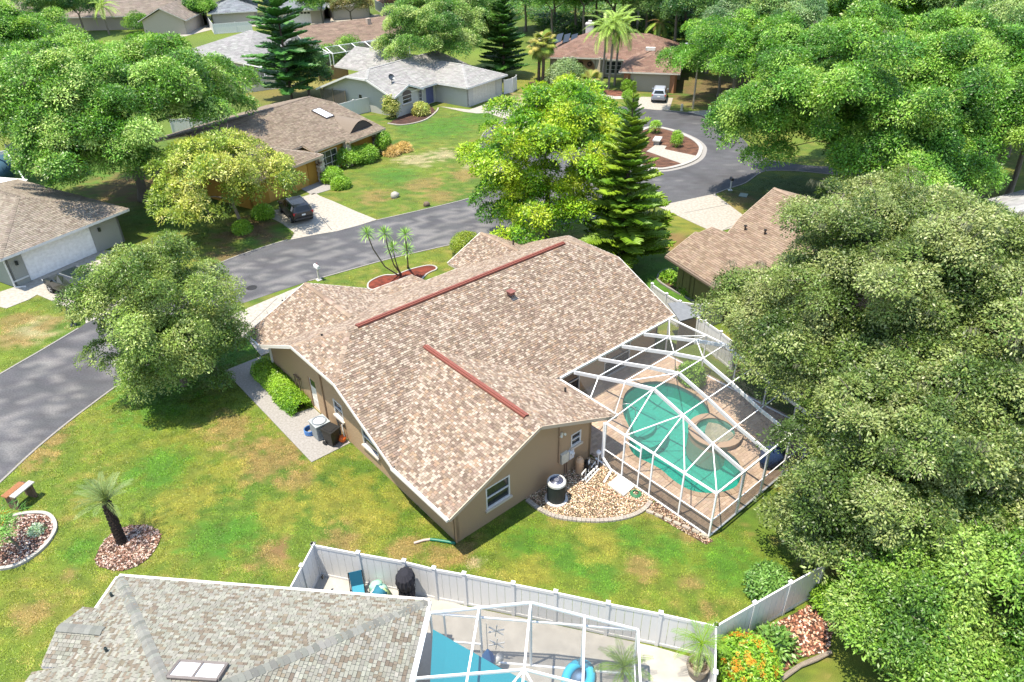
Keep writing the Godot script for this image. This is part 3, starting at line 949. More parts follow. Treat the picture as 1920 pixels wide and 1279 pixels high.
func main_house() -> void:
	var house := thing("brown_house", "tan stucco house with mottled brown shingle roof and rusty ridge vents beside the pool", "house")
	off(PackedVector2Array([Vector2(0, 0), Vector2(8.35, 0), Vector2(8.35, -3.7), Vector2(18.4, -3.7), Vector2(18.4, -17), Vector2(0, -18.2)]))
	var eave := 2.45
	var ridge := 5.62
	var faces := [
		[Vector3(-0.7, 2.4, 0.6), Vector3(-0.7, 2.4, -3.45), Vector3(4.38, 4.5, -8.1), Vector3(4.38, 4.5, 0.6)],
		[Vector3(9.46, 2.4, 0.6), Vector3(4.38, 4.5, 0.6), Vector3(4.38, 4.5, -8.1), Vector3(9.46, 2.4, -3.45)],
		[Vector3(-0.75, eave, -3.55), Vector3(0.2, eave, -3.55), Vector3(4.38, 4.36, -7.65), Vector3(8.5, eave, -3.55), Vector3(19.1, eave, -3.55), Vector3(19.1, 4.6, -8.16), Vector3(17, ridge, -10.35), Vector3(1.5, ridge, -10.35), Vector3(-0.75, 4.6, -8.16)],
		[Vector3(-0.75, 4.6, -8.16), Vector3(1.5, ridge, -10.35), Vector3(-0.75, 4.6, -12.54)],
		[Vector3(19.1, 4.6, -12.54), Vector3(17, ridge, -10.35), Vector3(19.1, 4.6, -8.16)],
		[Vector3(-0.75, 4.6, -12.54), Vector3(1.5, ridge, -10.35), Vector3(17, ridge, -10.35), Vector3(19.1, 4.6, -12.54), Vector3(19.1, eave, -17.15), Vector3(16.3, 3.8, -14.25), Vector3(13.35, eave, -17.15), Vector3(7.3, eave, -17.15), Vector3(3.28, 4.3, -13.18), Vector3(-0.75, eave, -17.15)],
		[Vector3(-0.75, eave, -18.85), Vector3(-0.75, eave, -17.15), Vector3(3.28, 4.3, -13.18), Vector3(3.28, 4.3, -18.85)],
		[Vector3(7.3, eave, -18.85), Vector3(3.28, 4.3, -18.85), Vector3(3.28, 4.3, -13.18), Vector3(7.3, eave, -17.15)],
		[Vector3(7.32, eave, -17.15), Vector3(10.75, eave, -17.15), Vector3(10.75, 2.25, -18.8), Vector3(7.32, 2.25, -18.8)],
		[Vector3(13.35, eave, -18.3), Vector3(13.35, eave, -17.15), Vector3(16.3, 3.8, -14.25), Vector3(16.3, 3.8, -18.3)],
		[Vector3(19.1, eave, -18.3), Vector3(16.3, 3.8, -18.3), Vector3(16.3, 3.8, -14.25), Vector3(19.1, eave, -17.15)],
	]
	var tones := [Color(0.418, 0.316, 0.237), Color(0.655, 0.542, 0.435), Color(0.316, 0.232, 0.175), Color(0.373, 0.282, 0.215), Color(0.565, 0.452, 0.35), Color(0.407, 0.305, 0.232), Color(0.271, 0.198, 0.147), Color(0.475, 0.333, 0.226), Color(0.61, 0.503, 0.401)]
	var roof := shingle_roof(house, faces, tones, Color(0.6, 0.52, 0.42), 0.125, 0.18, 300, 5)
	var caps := [Color(0.5, 0.37, 0.27), Color(0.42, 0.3, 0.22), Color(0.58, 0.44, 0.34)]
	ridge_caps(roof, Vector3(-0.7, 4.62, -8.18), Vector3(1.5, ridge + 0.02, -10.35), caps)
	ridge_caps(roof, Vector3(-0.7, 4.62, -12.52), Vector3(1.5, ridge + 0.02, -10.35), caps)
	ridge_caps(roof, Vector3(19.05, 4.62, -8.18), Vector3(17, ridge + 0.02, -10.35), caps)
	ridge_caps(roof, Vector3(3.28, 4.33, -18.8), Vector3(3.28, 4.33, -13.2), caps)
	ridge_caps(roof, Vector3(16.3, 3.83, -18.25), Vector3(16.3, 3.83, -14.3), caps)
	# rusty ridge vents
	for v in [[Vector3(1.95, ridge + 0.06, -10.35), Vector3(16.5, ridge + 0.06, -10.35)], [Vector3(4.38, 4.56, -8.0), Vector3(4.38, 4.56, -0.3)]]:
		var o := Buf.new()
		o.col = Color(0.2, 0.06, 0.042)
		var d: Vector3 = (v[1] - v[0]).normalized()
		var side := d.cross(Vector3.UP).normalized()
		for s in [-1.0, 1.0]:
			o.bar(v[0] + side * 0.07 * s, v[1] + side * 0.07 * s, 0.14, 0.035)
		o.bar(v[0] + Vector3.UP * 0.03, v[1] + Vector3.UP * 0.03, 0.09, 0.05)
		for s in [-1.0, 1.0]:
			o.bar(v[0] + side * 0.14 * s - Vector3.UP * 0.045, v[1] + side * 0.14 * s - Vector3.UP * 0.045, 0.015, 0.07)
		part(roof, "ridge_vent", o, "painted")
	for at in [Vector3(10.64, 5.00, -8.55), Vector3(17.11, 2.90, -17.93)]:
		var o := Buf.new()
		o.col = Color(0.2, 0.075, 0.06)
		o.box(at + Vector3(0, 0.06, 0), Vector3(0.3, 0.18, 0.34))
		o.box(at + Vector3(0, 0.17, 0.02), Vector3(0.4, 0.04, 0.46))
		part(roof, "roof_vent", o, "painted")
	for at in [Vector3(0.6, 4.95, -11.6), Vector3(8.6, 2.8, -2.1), Vector3(17.2, 3.5, -15.9)]:
		var o := Buf.new()
		o.col = Color(0.05, 0.045, 0.04)
		o.lathe(at, PackedVector2Array([Vector2(0.06, -0.3), Vector2(0.06, 0.22), Vector2(0.045, 0.22)]), 8)
		part(roof, "vent_pipe", o, "plastic")
	# fascia, gutters and rakes
	var white := Color(0.8, 0.77, 0.72)
	var buff := Color(0.55, 0.44, 0.33)
	board(house, "gutter", Vector3(-0.77, 2.36, 0.6), Vector3(-0.77, 2.36, -3.6), white, 0.12, 0.13)
	board(house, "gutter", Vector3(9.53, 2.36, 0.6), Vector3(9.53, 2.36, -3.4), white, 0.12, 0.12)
	board(house, "gutter", Vector3(9.6, 2.4, -3.48), Vector3(19.1, 2.4, -3.48), white, 0.12, 0.12)
	board(house, "rake_board", Vector3(-0.7, 2.33, 0.625), Vector3(4.38, 4.43, 0.625), buff)
	board(house, "rake_board", Vector3(9.46, 2.33, 0.625), Vector3(4.38, 4.43, 0.625), buff)
	for z in [[-3.55, eave, -8.16, 4.6], [-8.16, 4.6, -12.54, 4.6], [-12.54, 4.6, -17.15, eave]]:
		board(house, "rake_board", Vector3(-0.775, z[1] - 0.07, z[0]), Vector3(-0.775, z[3] - 0.07, z[2]), white)
		board(house, "rake_board", Vector3(19.125, z[1] - 0.07, z[0]), Vector3(19.125, z[3] - 0.07, z[2]), white)
	board(house, "gutter", Vector3(-0.8, 2.4, -17.15), Vector3(-0.8, 2.4, -18.85), white, 0.12, 0.12)
	for g in [[-0.75, 3.28, 4.3, -18.87], [7.3, 3.28, 4.3, -18.87], [13.35, 16.3, 3.8, -18.32], [19.1, 16.3, 3.8, -18.32]]:
		board(house, "rake_board", Vector3(g[0], eave - 0.07, g[3]), Vector3(g[1], g[2] - 0.07, g[3]), white)
	board(house, "fascia", Vector3(10.75, 2.38, -17.18), Vector3(13.35, 2.38, -17.18), white)
	board(house, "fascia", Vector3(7.32, 2.18, -18.83), Vector3(10.75, 2.18, -18.83), white)
	# walls
	var big_win := [1.7, 3.08, 0.85, 2.1]
	var small_win := [6.95, 7.62, 1.45, 2.2]
	var a := Vector3(0, 0, 0)
	var b := Vector3(8.35, 0, 0)
	wall(house, a, b, PackedVector2Array([Vector2(0, 2.55), Vector2(4.38, 4.3), Vector2(8.35, 2.68)]), [big_win, small_win], TAN)
	window(house, a, b, big_win)
	window(house, a, b, small_win)
	var c := Vector3(0, 0, -17.9)
	var e := Vector3(0, 0, 0)
	# seen from outside (from -x) the far end is on the left
	var side_win := [7.6, 8.5, 1.15, 2.15]
	var side_win2 := [10.35, 11.75, 0.85, 2.0]
	var side_door := [4.85, 5.65, 0.05, 2.1]
	wall(house, c, e, PackedVector2Array([Vector2(0, 2.3), Vector2(0.75, 2.45), Vector2(5.36, 4.4), Vector2(9.74, 4.4), Vector2(14.1, 2.5), Vector2(17.9, 2.5)]), [side_door, side_win, side_win2], TAN)
	window(house, c, e, side_win, Color(0.72, 0.7, 0.66))
	window(house, c, e, side_win2, Color(0.72, 0.7, 0.66))
	panel_door(house, "door", c, e, side_door, Color(0.8, 0.77, 0.72), Vector2i(1, 3), true)
	wall(house, Vector3(8.35, 0, 0), Vector3(8.35, 0, -3.7), PackedVector2Array([Vector2(0, 2.6), Vector2(3.7, 2.6)]), [], TAN)
	var glass := [1.2, 3.4, 0.05, 2.15]
	var glass2 := [5.4, 7.6, 0.05, 2.15]
	wall(house, Vector3(8.35, 0, -4.1), Vector3(18.4, 0, -4.1), PackedVector2Array([Vector2(0, 2.5), Vector2(10.05, 2.5)]), [glass, glass2], TAN)
	window(house, Vector3(8.35, 0, -4.1), Vector3(18.4, 0, -4.1), glass, Color(0.7, 0.7, 0.7), "hung", false)
	window(house, Vector3(8.35, 0, -4.1), Vector3(18.4, 0, -4.1), glass2, Color(0.7, 0.7, 0.7), "hung", false)
	wall(house, Vector3(18.4, 0, -4.1), Vector3(18.4, 0, -17.2), PackedVector2Array([Vector2(0, 2.55), Vector2(4.06, 4.4), Vector2(8.44, 4.4), Vector2(13.1, 2.5)]), [], TAN)
	wall(house, Vector3(18.4, 0, -17.4), Vector3(13.6, 0, -17.4), PackedVector2Array([Vector2(0, 2.5), Vector2(2.1, 3.6), Vector2(4.8, 2.5)]), [], TAN)
	wall(house, Vector3(13.6, 0, -16.9), Vector3(6.9, 0, -16.9), PackedVector2Array([Vector2(0, 2.45), Vector2(6.7, 2.45)]), [], TAN)
	wall(house, Vector3(6.9, 0, -18.0), Vector3(0, 0, -18.0), PackedVector2Array([Vector2(0, 2.5), Vector2(3.6, 4.1), Vector2(6.9, 2.5)]), [[1.2, 6.0, 0.02, 2.15]], TAN)
	panel_door(house, "garage_door", Vector3(6.9, 0, -18.0), Vector3(0, 0, -18.0), [1.2, 6.0, 0.02, 2.15], Color(0.78, 0.76, 0.72), Vector2i(8, 4))
	# downspouts and utility pieces on the walls
	for q in [[Vector3(-0.06, 0, -11.35), 4.2], [Vector3(-0.06, 0, 0.06), 2.3], [Vector3(6.12, 0.9, 0.05), 3.4]]:
		var o := Buf.new()
		o.col = Color(0.36, 0.24, 0.15)
		o.bar(q[0] + Vector3(0, 0.1, 0), Vector3(q[0].x, q[1], q[0].z), 0.07, 0.06)
		part(house, "downspout", o, "painted")
	var w := Buf.new()
	w.col = Color(0.75, 0.73, 0.68)
	w.bar(Vector3(-0.05, 0.1, -17.75), Vector3(-0.05, 2.3, -17.75), 0.12, 0.1)
	part(house, "downspout", w, "painted")
	var box := Buf.new()
	box.col = Color(0.6, 0.58, 0.48)
	box.box(Vector3(6.45, 1.15, 0.08), Vector3(0.46, 0.58, 0.16))
	part(house, "breaker_box", box, "painted")
	var meter := Buf.new()
	meter.col = Color(0.72, 0.72, 0.72)
	meter.box(Vector3(6.9, 1.1, 0.07), Vector3(0.3, 0.5, 0.14))
	meter.lathe(Vector3(6.9, 1.22, 0.14), PackedVector2Array([Vector2(0.0, 0.12), Vector2(0.1, 0.1), Vector2(0.11, 0.0)]), 12, Basis(Vector3.RIGHT, PI / 2))
	part(house, "meter", meter, "painted")
	var cond := Buf.new()
	cond.col = Color(0.3, 0.2, 0.14)
	cond.bar(Vector3(6.55, 0, 0.05), Vector3(6.55, 0.88, 0.05), 0.05, 0.05)
	cond.bar(Vector3(6.68, 0, 0.05), Vector3(6.68, 0.88, 0.05), 0.05, 0.05)
	part(house, "conduit", cond, "painted")
	var light := Buf.new()
	light.col = Color(0.72, 0.68, 0.55)
	light.box(Vector3(6.2, 2.75, 0.1), Vector3(0.14, 0.14, 0.1))
	light.lathe(Vector3(6.32, 2.7, 0.16), PackedVector2Array([Vector2(0.03, -0.08), Vector2(0.07, 0.08), Vector2(0.0, 0.08)]), 10, Basis(Vector3.RIGHT, 0.9))
	light.lathe(Vector3(6.08, 2.7, 0.16), PackedVector2Array([Vector2(0.03, -0.08), Vector2(0.07, 0.08), Vector2(0.0, 0.08)]), 10, Basis(Vector3.RIGHT, 0.9))
	part(house, "flood_light", light, "painted")
	var shelf := Buf.new()
	shelf.col = Color(0.2, 0.14, 0.1)
	for z in [-14.6, -14.1]:
		shelf.bar(Vector3(-0.12, 0.2, z), Vector3(-0.12, 1.4, z), 0.06, 0.06)
	shelf.bar(Vector3(-0.1, 1.4, -14.7), Vector3(-0.1, 1.4, -14.0), 0.1, 0.06)
	part(house, "hose_rack", shelf, "painted")


func screen_quad(parent: Node, called: String, p: Array, material := "screen") -> void:
	var b := Buf.new()
	var c := Vector3.ZERO
	for q in p: c += q / p.size()
	var s := []
	for q in p: s.append(c + (q - c) * 0.985)
	b.tri(s[0], s[1], s[2])
	if s.size() > 3:
		b.tri(s[0], s[2], s[3])
	part(parent, called, b, material)

func beam(parent: Node, called: String, a: Vector3, b: Vector3, w: float, h: float, c := Color(1, 1, 1)) -> void:
	var o := Buf.new()
	o.col = c
	o.bar(a, b, w, h)
	part(parent, called, o, "aluminium")

func pool_cage() -> void:
	var cage := thing("pool_cage", "white aluminium screen cage over the kidney shaped pool behind the brown house", "pool cage")
	var xs := [8.45, 10.49, 12.38, 14.26, 16.13, 18.4]
	var zs := [-3.35, -1.6, 0.12, 1.87, 3.63, 5.34, 7.1]
	var hs := [2.5, 3.1, 3.7, 4.22, 3.69, 3.07, 2.6]
	var grey := Color(0.92, 0.93, 0.94)
	var node := func(i: int, j: int) -> Vector3: return Vector3(xs[i], hs[j], zs[j])
	for i in range(1, 5):
		for j in 6:
			beam(cage, "beam", node.call(i, j) - Vector3(0, 0.07, 0), node.call(i, j + 1) - Vector3(0, 0.07, 0), 0.05, 0.2, grey)
	for j in range(1, 6):
		for i in range(1, 4):
			beam(cage, "purlin", node.call(i, j), node.call(i + 1, j), 0.042, 0.042)
	for i in range(1, 4):
		for j in 6:
			screen_quad(cage, "roof_screen", [node.call(i, j), node.call(i, j + 1), node.call(i + 1, j + 1), node.call(i + 1, j)])
	# hipped ends
	var posts := [0.82, 2.03, 3.72, 5.43, 7.1]
	var top := func(z: float) -> Vector3: return Vector3(8.45, 2.6, z)
	var near := [[3, 0.82], [3, 2.03], [4, 2.03], [4, 3.72], [4, 5.43], [5, 5.43], [5, 7.1]]
	for r in near:
		beam(cage, "rafter", node.call(1, r[0]), top.call(r[1]), 0.042, 0.042)
	beam(cage, "rafter", node.call(1, 1), Vector3(9.5, 2.45, -1.2), 0.042, 0.042)
	beam(cage, "rafter", node.call(1, 2), Vector3(9.5, 2.45, 0.45), 0.042, 0.042)
	for t in [[node.call(1, 3), top.call(0.82), top.call(2.03)], [node.call(1, 3), top.call(2.03), node.call(1, 4)], [node.call(1, 4), top.call(2.03), top.call(3.72)], [node.call(1, 4), top.call(3.72), top.call(5.43)], [node.call(1, 4), top.call(5.43), node.call(1, 5)], [node.call(1, 5), top.call(5.43), top.call(7.1)], [node.call(1, 5), top.call(7.1), node.call(1, 6)],
			[node.call(1, 0), Vector3(9.5, 2.45, -1.2), node.call(1, 1)], [node.call(1, 1), Vector3(9.5, 2.45, -1.2), Vector3(9.5, 2.45, 0.45), node.call(1, 2)], [node.call(1, 2), Vector3(9.5, 2.45, 0.45), top.call(0.82), node.call(1, 3)]]:
		screen_quad(cage, "roof_screen", t)
	var far := [-3.35, -0.7, 1.4, 3.4, 5.2, 7.1]
	for r in [[1, 0], [1, 1], [2, 1], [3, 2], [3, 3], [4, 3], [4, 4], [5, 4], [5, 5]]:
		beam(cage, "rafter", node.call(4, r[0]), Vector3(18.4, 2.6, far[r[1]]), 0.042, 0.042)
	for j in 5:
		screen_quad(cage, "roof_screen", [node.call(4, j), Vector3(18.4, 2.6, far[j]), Vector3(18.4, 2.6, far[j + 1]), node.call(4, j + 1)])
	for d in [[1, 2, 2, 3], [4, 1, 3, 2], [4, 2, 3, 3]]:
		beam(cage, "brace", node.call(d[0], d[1]), node.call(d[2], d[3]), 0.042, 0.042)
	# wall rails
	beam(cage, "eave_rail", top.call(0.78), top.call(7.12), 0.065, 0.09)
	beam(cage, "eave_rail", Vector3(8.5, 2.6, 7.1), Vector3(18.45, 2.6, 7.1), 0.065, 0.09)
	beam(cage, "eave_rail", Vector3(18.4, 2.6, -3.35), Vector3(18.4, 2.6, 7.05), 0.065, 0.09)
	beam(cage, "eave_rail", Vector3(9.6, 2.52, -3.38), Vector3(18.4, 2.52, -3.38), 0.06, 0.06)
	beam(cage, "chair_rail", Vector3(8.45, 1.0, 0.82), Vector3(8.45, 1.0, 7.1), 0.042, 0.042)
	beam(cage, "chair_rail", Vector3(8.45, 1.0, 7.1), Vector3(18.4, 1.0, 7.1), 0.042, 0.042)
	beam(cage, "sill_rail", Vector3(8.45, 0.06, 0.3), Vector3(8.45, 0.06, 7.13), 0.08, 0.06)
	beam(cage, "sill_rail", Vector3(8.5, 0.06, 7.1), Vector3(18.4, 0.06, 7.1), 0.08, 0.06)
	beam(cage, "sill_rail", Vector3(18.4, 0.06, -3.4), Vector3(18.4, 0.06, 7.1), 0.08, 0.06)
	beam(cage, "door_head", Vector3(8.45, 2.25, 2.03), Vector3(8.45, 2.25, 3.02), 0.05, 0.07)
	for z in [0.82, 2.03, 3.72, 5.43, 7.1]:
		beam(cage, "post", Vector3(8.45, 0.03, z), Vector3(8.45, 2.55, z), 0.07, 0.07)
	beam(cage, "door_post", Vector3(8.45, 0.03, 3.02), Vector3(8.45, 2.55, 3.02), 0.06, 0.06)
	for i in range(1, 6):
		beam(cage, "post", Vector3(xs[i], 0.03, 7.1), Vector3(xs[i], 2.55, 7.1), 0.07, 0.16, Color(0.88, 0.88, 0.88))
	for z in far.slice(0, 5):
		beam(cage, "post", Vector3(18.4, 0.03, z), Vector3(18.4, 2.55, z), 0.07, 0.07)
	var ends := [0.4, 0.82, 2.03, 3.02, 3.72, 5.43, 7.1]
	for i in range(1, 6):
		screen_quad(cage, "kick_panel", [Vector3(8.45, 0.08, ends[i]), Vector3(8.45, 0.08, ends[i + 1]), Vector3(8.45, 0.97, ends[i + 1]), Vector3(8.45, 0.97, ends[i])], "screen_dense")
		screen_quad(cage, "wall_screen", [Vector3(8.45, 1.03, ends[i]), Vector3(8.45, 1.03, ends[i + 1]), Vector3(8.45, 2.55, ends[i + 1]), Vector3(8.45, 2.55, ends[i])])
	for i in 5:
		screen_quad(cage, "kick_panel", [Vector3(xs[i], 0.08, 7.1), Vector3(xs[i + 1], 0.08, 7.1), Vector3(xs[i + 1], 0.97, 7.1), Vector3(xs[i], 0.97, 7.1)], "screen_dense")
		screen_quad(cage, "wall_screen", [Vector3(xs[i], 1.03, 7.1), Vector3(xs[i + 1], 1.03, 7.1), Vector3(xs[i + 1], 2.55, 7.1), Vector3(xs[i], 2.55, 7.1)])
		screen_quad(cage, "wall_screen", [Vector3(18.4, 0.1, far[i]), Vector3(18.4, 0.1, far[i + 1]), Vector3(18.4, 2.55, far[i + 1]), Vector3(18.4, 2.55, far[i])])
	# downpipe at the house corner
	var pipe := Buf.new()
	pipe.col = Color(0.95, 0.95, 0.95)
	pipe.bar(Vector3(8.42, 2.6, 0.75), Vector3(8.42, 0.5, 0.75), 0.09, 0.08)
	pipe.bar(Vector3(8.42, 0.5, 0.75), Vector3(8.35, 0.08, 1.45), 0.09, 0.08)
	pipe.bar(Vector3(8.35, 0.08, 1.45), Vector3(7.5, 0.06, 1.75), 0.09, 0.08)
	part(cage, "downspout", pipe, "aluminium")

func swimming_pool() -> void:
	var shape := smooth_line(PackedVector2Array([Vector2(13.0, -1.95), Vector2(13.9, -2.4), Vector2(14.94, -2.37), Vector2(15.8, -1.9), Vector2(16.35, -1.0), Vector2(16.45, 0.0), Vector2(16.3, 0.9), Vector2(15.9, 1.65), Vector2(15.2, 2.2), Vector2(14.3, 2.6), Vector2(13.7, 3.2), Vector2(13.75, 4.2), Vector2(13.55, 5.1), Vector2(12.9, 5.75), Vector2(12.0, 6.1), Vector2(11.2, 5.9), Vector2(10.5, 5.4), Vector2(10.1, 4.7), Vector2(10.08, 3.8), Vector2(10.22, 3.0), Vector2(10.15, 2.2), Vector2(10.05, 1.6), Vector2(10.3, 0.9), Vector2(11.0, 0.3), Vector2(11.6, -0.3), Vector2(12.1, -1.1)]), 3, true)
	var pool := thing("swimming_pool", "kidney shaped pool of turquoise water under the white screen cage", "swimming pool")
	off(PackedVector2Array([Vector2(8.4, -4), Vector2(18.5, -4), Vector2(18.5, 7.2), Vector2(8.4, 7.2)]))
	var n := shape.size()
	var mid := Vector2.ZERO
	for p in shape: mid += p / n
	# basin: walls and floor that deepens towards the middle
	var basin := Buf.new()
	var levels := [[1.0, 0.04], [1.0, -0.9], [0.86, -1.15], [0.6, -1.35]]
	for k in levels.size() - 1:
		for i in n:
			var j := (i + 1) % n
			var a := mid + (shape[i] - mid) * float(levels[k][0])
			var b := mid + (shape[j] - mid) * float(levels[k][0])
			var c := mid + (shape[j] - mid) * float(levels[k + 1][0])
			var d := mid + (shape[i] - mid) * float(levels[k + 1][0])
			basin.quad(v3(a, levels[k][1]), v3(b, levels[k][1]), v3(c, levels[k + 1][1]), v3(d, levels[k + 1][1]))
	var floor_poly := PackedVector2Array()
	for p in shape: floor_poly.append(mid + (p - mid) * 0.6)
	basin.prism(floor_poly, -1.5, -1.35, false)
	part(pool, "basin", basin, "plaster")
	# steps in the shallow end
	for s in [[1.35, -0.3], [2.0, -0.6]]:
		var st := Buf.new()
		var fan := PackedVector2Array()
		for i in 13:
			var a := -2.4 + i * 0.26
			fan.append(Vector2(12.35, -0.75) + Vector2(cos(a + 1.55), sin(a + 1.55)) * s[0])
		var cut := Geometry2D.intersect_polygons(fan, shape)
		if cut.size() > 0:
			st.prism(cut[0], -1.2, s[1])
			part(pool, "step", st, "plaster")
	var tile := Buf.new()
	tile.col = Color(0.1, 0.2, 0.2)
	for i in n:
		var j := (i + 1) % n
		var a := mid + (shape[i] - mid) * 0.997
		var b := mid + (shape[j] - mid) * 0.997
		tile.quad(v3(a, -0.18), v3(a, 0.03), v3(b, 0.03), v3(b, -0.18))
	part(pool, "tile_band", tile, "paver")
	var water := Buf.new()
	water.prism(shape, -0.1, -0.1, false)
	part(pool, "water", water, "water")
	for i in range(0, n, 1):
		var j := (i + 1) % n
		var c := Buf.new()
		c.col = shift(Color(0.5, 0.36, 0.25), 0.12)
		var a := shape[i]
		var b := shape[j]
		var oa := a + (a - mid).normalized() * 0.3
		var ob := b + (b - mid).normalized() * 0.3
		var g := (b - a) * 0.02
		c.quad(v3(a + g, 0.075), v3(oa + g, 0.075), v3(ob - g, 0.075), v3(b - g, 0.075))
		c.quad(v3(b - g, 0.02), v3(a + g, 0.02), v3(a + g, 0.075), v3(b - g, 0.075))
		c.quad(v3(oa + g, 0.02), v3(ob - g, 0.02), v3(ob - g, 0.075), v3(oa + g, 0.075))
		part(pool, "coping_stone", c, "paver")
	# spa
	var at := Vector3(14.35, 0, 3.15)
	var rim := Buf.new()
	rim.col = Color(0.52, 0.38, 0.27)
	rim.lathe(at, PackedVector2Array([Vector2(1.32, -1.2), Vector2(1.32, 0.32), Vector2(1.38, 0.33), Vector2(1.38, 0.38), Vector2(0.98, 0.38), Vector2(0.98, 0.3)]), 32)
	part(pool, "spa_wall", rim, "paver")
	var bowl := Buf.new()
	bowl.lathe(at, PackedVector2Array([Vector2(0.98, 0.36), Vector2(0.98, -0.1), Vector2(0.6, -0.12), Vector2(0.58, -0.55), Vector2(0.0, -0.6)]), 32)
	part(pool, "spa_bowl", bowl, "spa_plaster")
	var sw := Buf.new()
	sw.lathe(at, PackedVector2Array([Vector2(0.97, 0.22), Vector2(0.0, 0.22)]), 32)
	part(pool, "spa_water", sw, "water")
	# paved deck
	rng.seed = 31
	var deck := Buf.new()
	var tones := [Color(0.6, 0.44, 0.32), Color(0.66, 0.49, 0.36), Color(0.56, 0.41, 0.3), Color(0.68, 0.52, 0.39), Color(0.58, 0.44, 0.34)]
	var joint := Buf.new()
	joint.col = Color(0.3, 0.22, 0.16)
	var bank := PackedVector2Array()
	for p in shape: bank.append(p + (p - mid).normalized() * 0.12)
	for i in 34:
		for j in 70:
			var x := 8.5 + i * 0.3 + (0.15 if j % 2 else 0.0)
			var z := -4.1 + j * 0.16
			var q := PackedVector2Array([Vector2(x, z), Vector2(minf(x + 0.29, 18.6), z), Vector2(minf(x + 0.29, 18.6), z + 0.152), Vector2(x, z + 0.152)])
			if z > 7.0 or (x < 9.3 and z < -0.2 and x < 8.4):
				continue
			deck.col = shift(pick(tones), 0.1)
			var pieces := Geometry2D.clip_polygons(q, bank)
			for e in pieces:
				if not Geometry2D.is_polygon_clockwise(e):
					deck.prism(e, 0.0, 0.05)
				else:
					deck.prism(e, 0.0, 0.05)
	for q in Geometry2D.clip_polygons(PackedVector2Array([Vector2(8.5, -4.1), Vector2(mid.x, -4.1), Vector2(mid.x, 7.06), Vector2(8.5, 7.06)]), bank):
		joint.prism(q, 0.0, 0.042, false)
	for q in Geometry2D.clip_polygons(PackedVector2Array([Vector2(mid.x, -4.1), Vector2(18.45, -4.1), Vector2(18.45, 7.06), Vector2(mid.x, 7.06)]), bank):
		joint.prism(q, 0.0, 0.042, false)
	var d := setting("pool_deck", joint, "paver")
	part(d, "pavers", deck, "paver", "stuff")
	# grab rail
	var rail := Buf.new()
	rail.col = Color(0.8, 0.8, 0.82)
	rail.tube(PackedVector3Array([Vector3(12.0, 0.05, -1.2), Vector3(12.0, 0.8, -1.15), Vector3(12.25, 0.85, -0.9), Vector3(12.5, 0.5, -0.65), Vector3(12.55, -0.3, -0.6)]), PackedFloat32Array([0.025, 0.025, 0.025, 0.025, 0.025]), 7)
	part(pool, "grab_rail", rail, "metal")

func air_conditioner(called_label: String, at: Vector3, turn: float, r: float, h: float, body: Color, lid: Color) -> void:
	var o := thing("air_conditioner", called_label, "air conditioner", at, turn)
	var pad := Buf.new()
	pad.col = Color(0.6, 0.58, 0.55)
	pad.lathe(Vector3.ZERO, PackedVector2Array([Vector2(r * 1.3, 0.0), Vector2(r * 1.3, 0.09), Vector2(0, 0.09)]), 24)
	part(o, "pad", pad, "painted")
	var b := Buf.new()
	b.col = body
	b.lathe(Vector3(0, 0.09, 0), PackedVector2Array([Vector2(r * 0.98, 0.0), Vector2(r, 0.04), Vector2(r, h - 0.2), Vector2(r * 0.98, h - 0.18)]), 24)
	for i in 40:
		var a := TAU * i / 40.0
		b.box_t(Transform3D(Basis(Vector3.UP, -a), Vector3(cos(a) * r * 1.005, 0.09 + (h - 0.2) / 2, sin(a) * r * 1.005)), Vector3(0.012, h - 0.26, 0.02))
	part(o, "grille", b, "painted")
	var t := Buf.new()
	t.col = lid
	t.lathe(Vector3(0, 0.09, 0), PackedVector2Array([Vector2(r * 1.0, h - 0.2), Vector2(r * 1.06, h - 0.18), Vector2(r * 1.06, h - 0.08), Vector2(r * 0.92, h), Vector2(r * 0.78, h), Vector2(r * 0.76, h - 0.06)]), 24)
	part(o, "lid", t, "painted")
	var f := Buf.new()
	f.col = Color(0.04, 0.05, 0.1)
	f.lathe(Vector3(0, 0.09, 0), PackedVector2Array([Vector2(r * 0.78, h - 0.1), Vector2(0.0, h - 0.1)]), 24)
	part(o, "fan_well", f, "painted")
	var w := Buf.new()
	w.col = Color(0.3, 0.32, 0.4)
	for i in 4:
		w.lathe(Vector3(0, h + 0.08, 0), PackedVector2Array([Vector2(r * (0.2 + 0.18 * i), -0.008), Vector2(r * (0.2 + 0.18 * i) + 0.012, 0.0), Vector2(r * (0.2 + 0.18 * i), 0.008)]), 20)
	w.lathe(Vector3(0, h + 0.06, 0), PackedVector2Array([Vector2(r * 0.3, 0.0), Vector2(r * 0.28, 0.05), Vector2(0.0, 0.06)]), 14)
	part(o, "guard", w, "metal")
	var e := Buf.new()
	e.col = lid
	e.box(Vector3(0, 0.09 + (h - 0.2) / 2, r * 1.0), Vector3(r * 0.5, h - 0.22, 0.08))
	part(o, "corner_cover", e, "painted")

func tube_thing(called: String, label: String, category: String, line: PackedVector3Array, r: float, c: Color, material := "plastic") -> void:
	var b := Buf.new()
	b.col = c
	var rs := PackedFloat32Array()
	for p in line: rs.append(r)
	b.tube(line, rs, 7)
	solo(called, b, material, label, category)

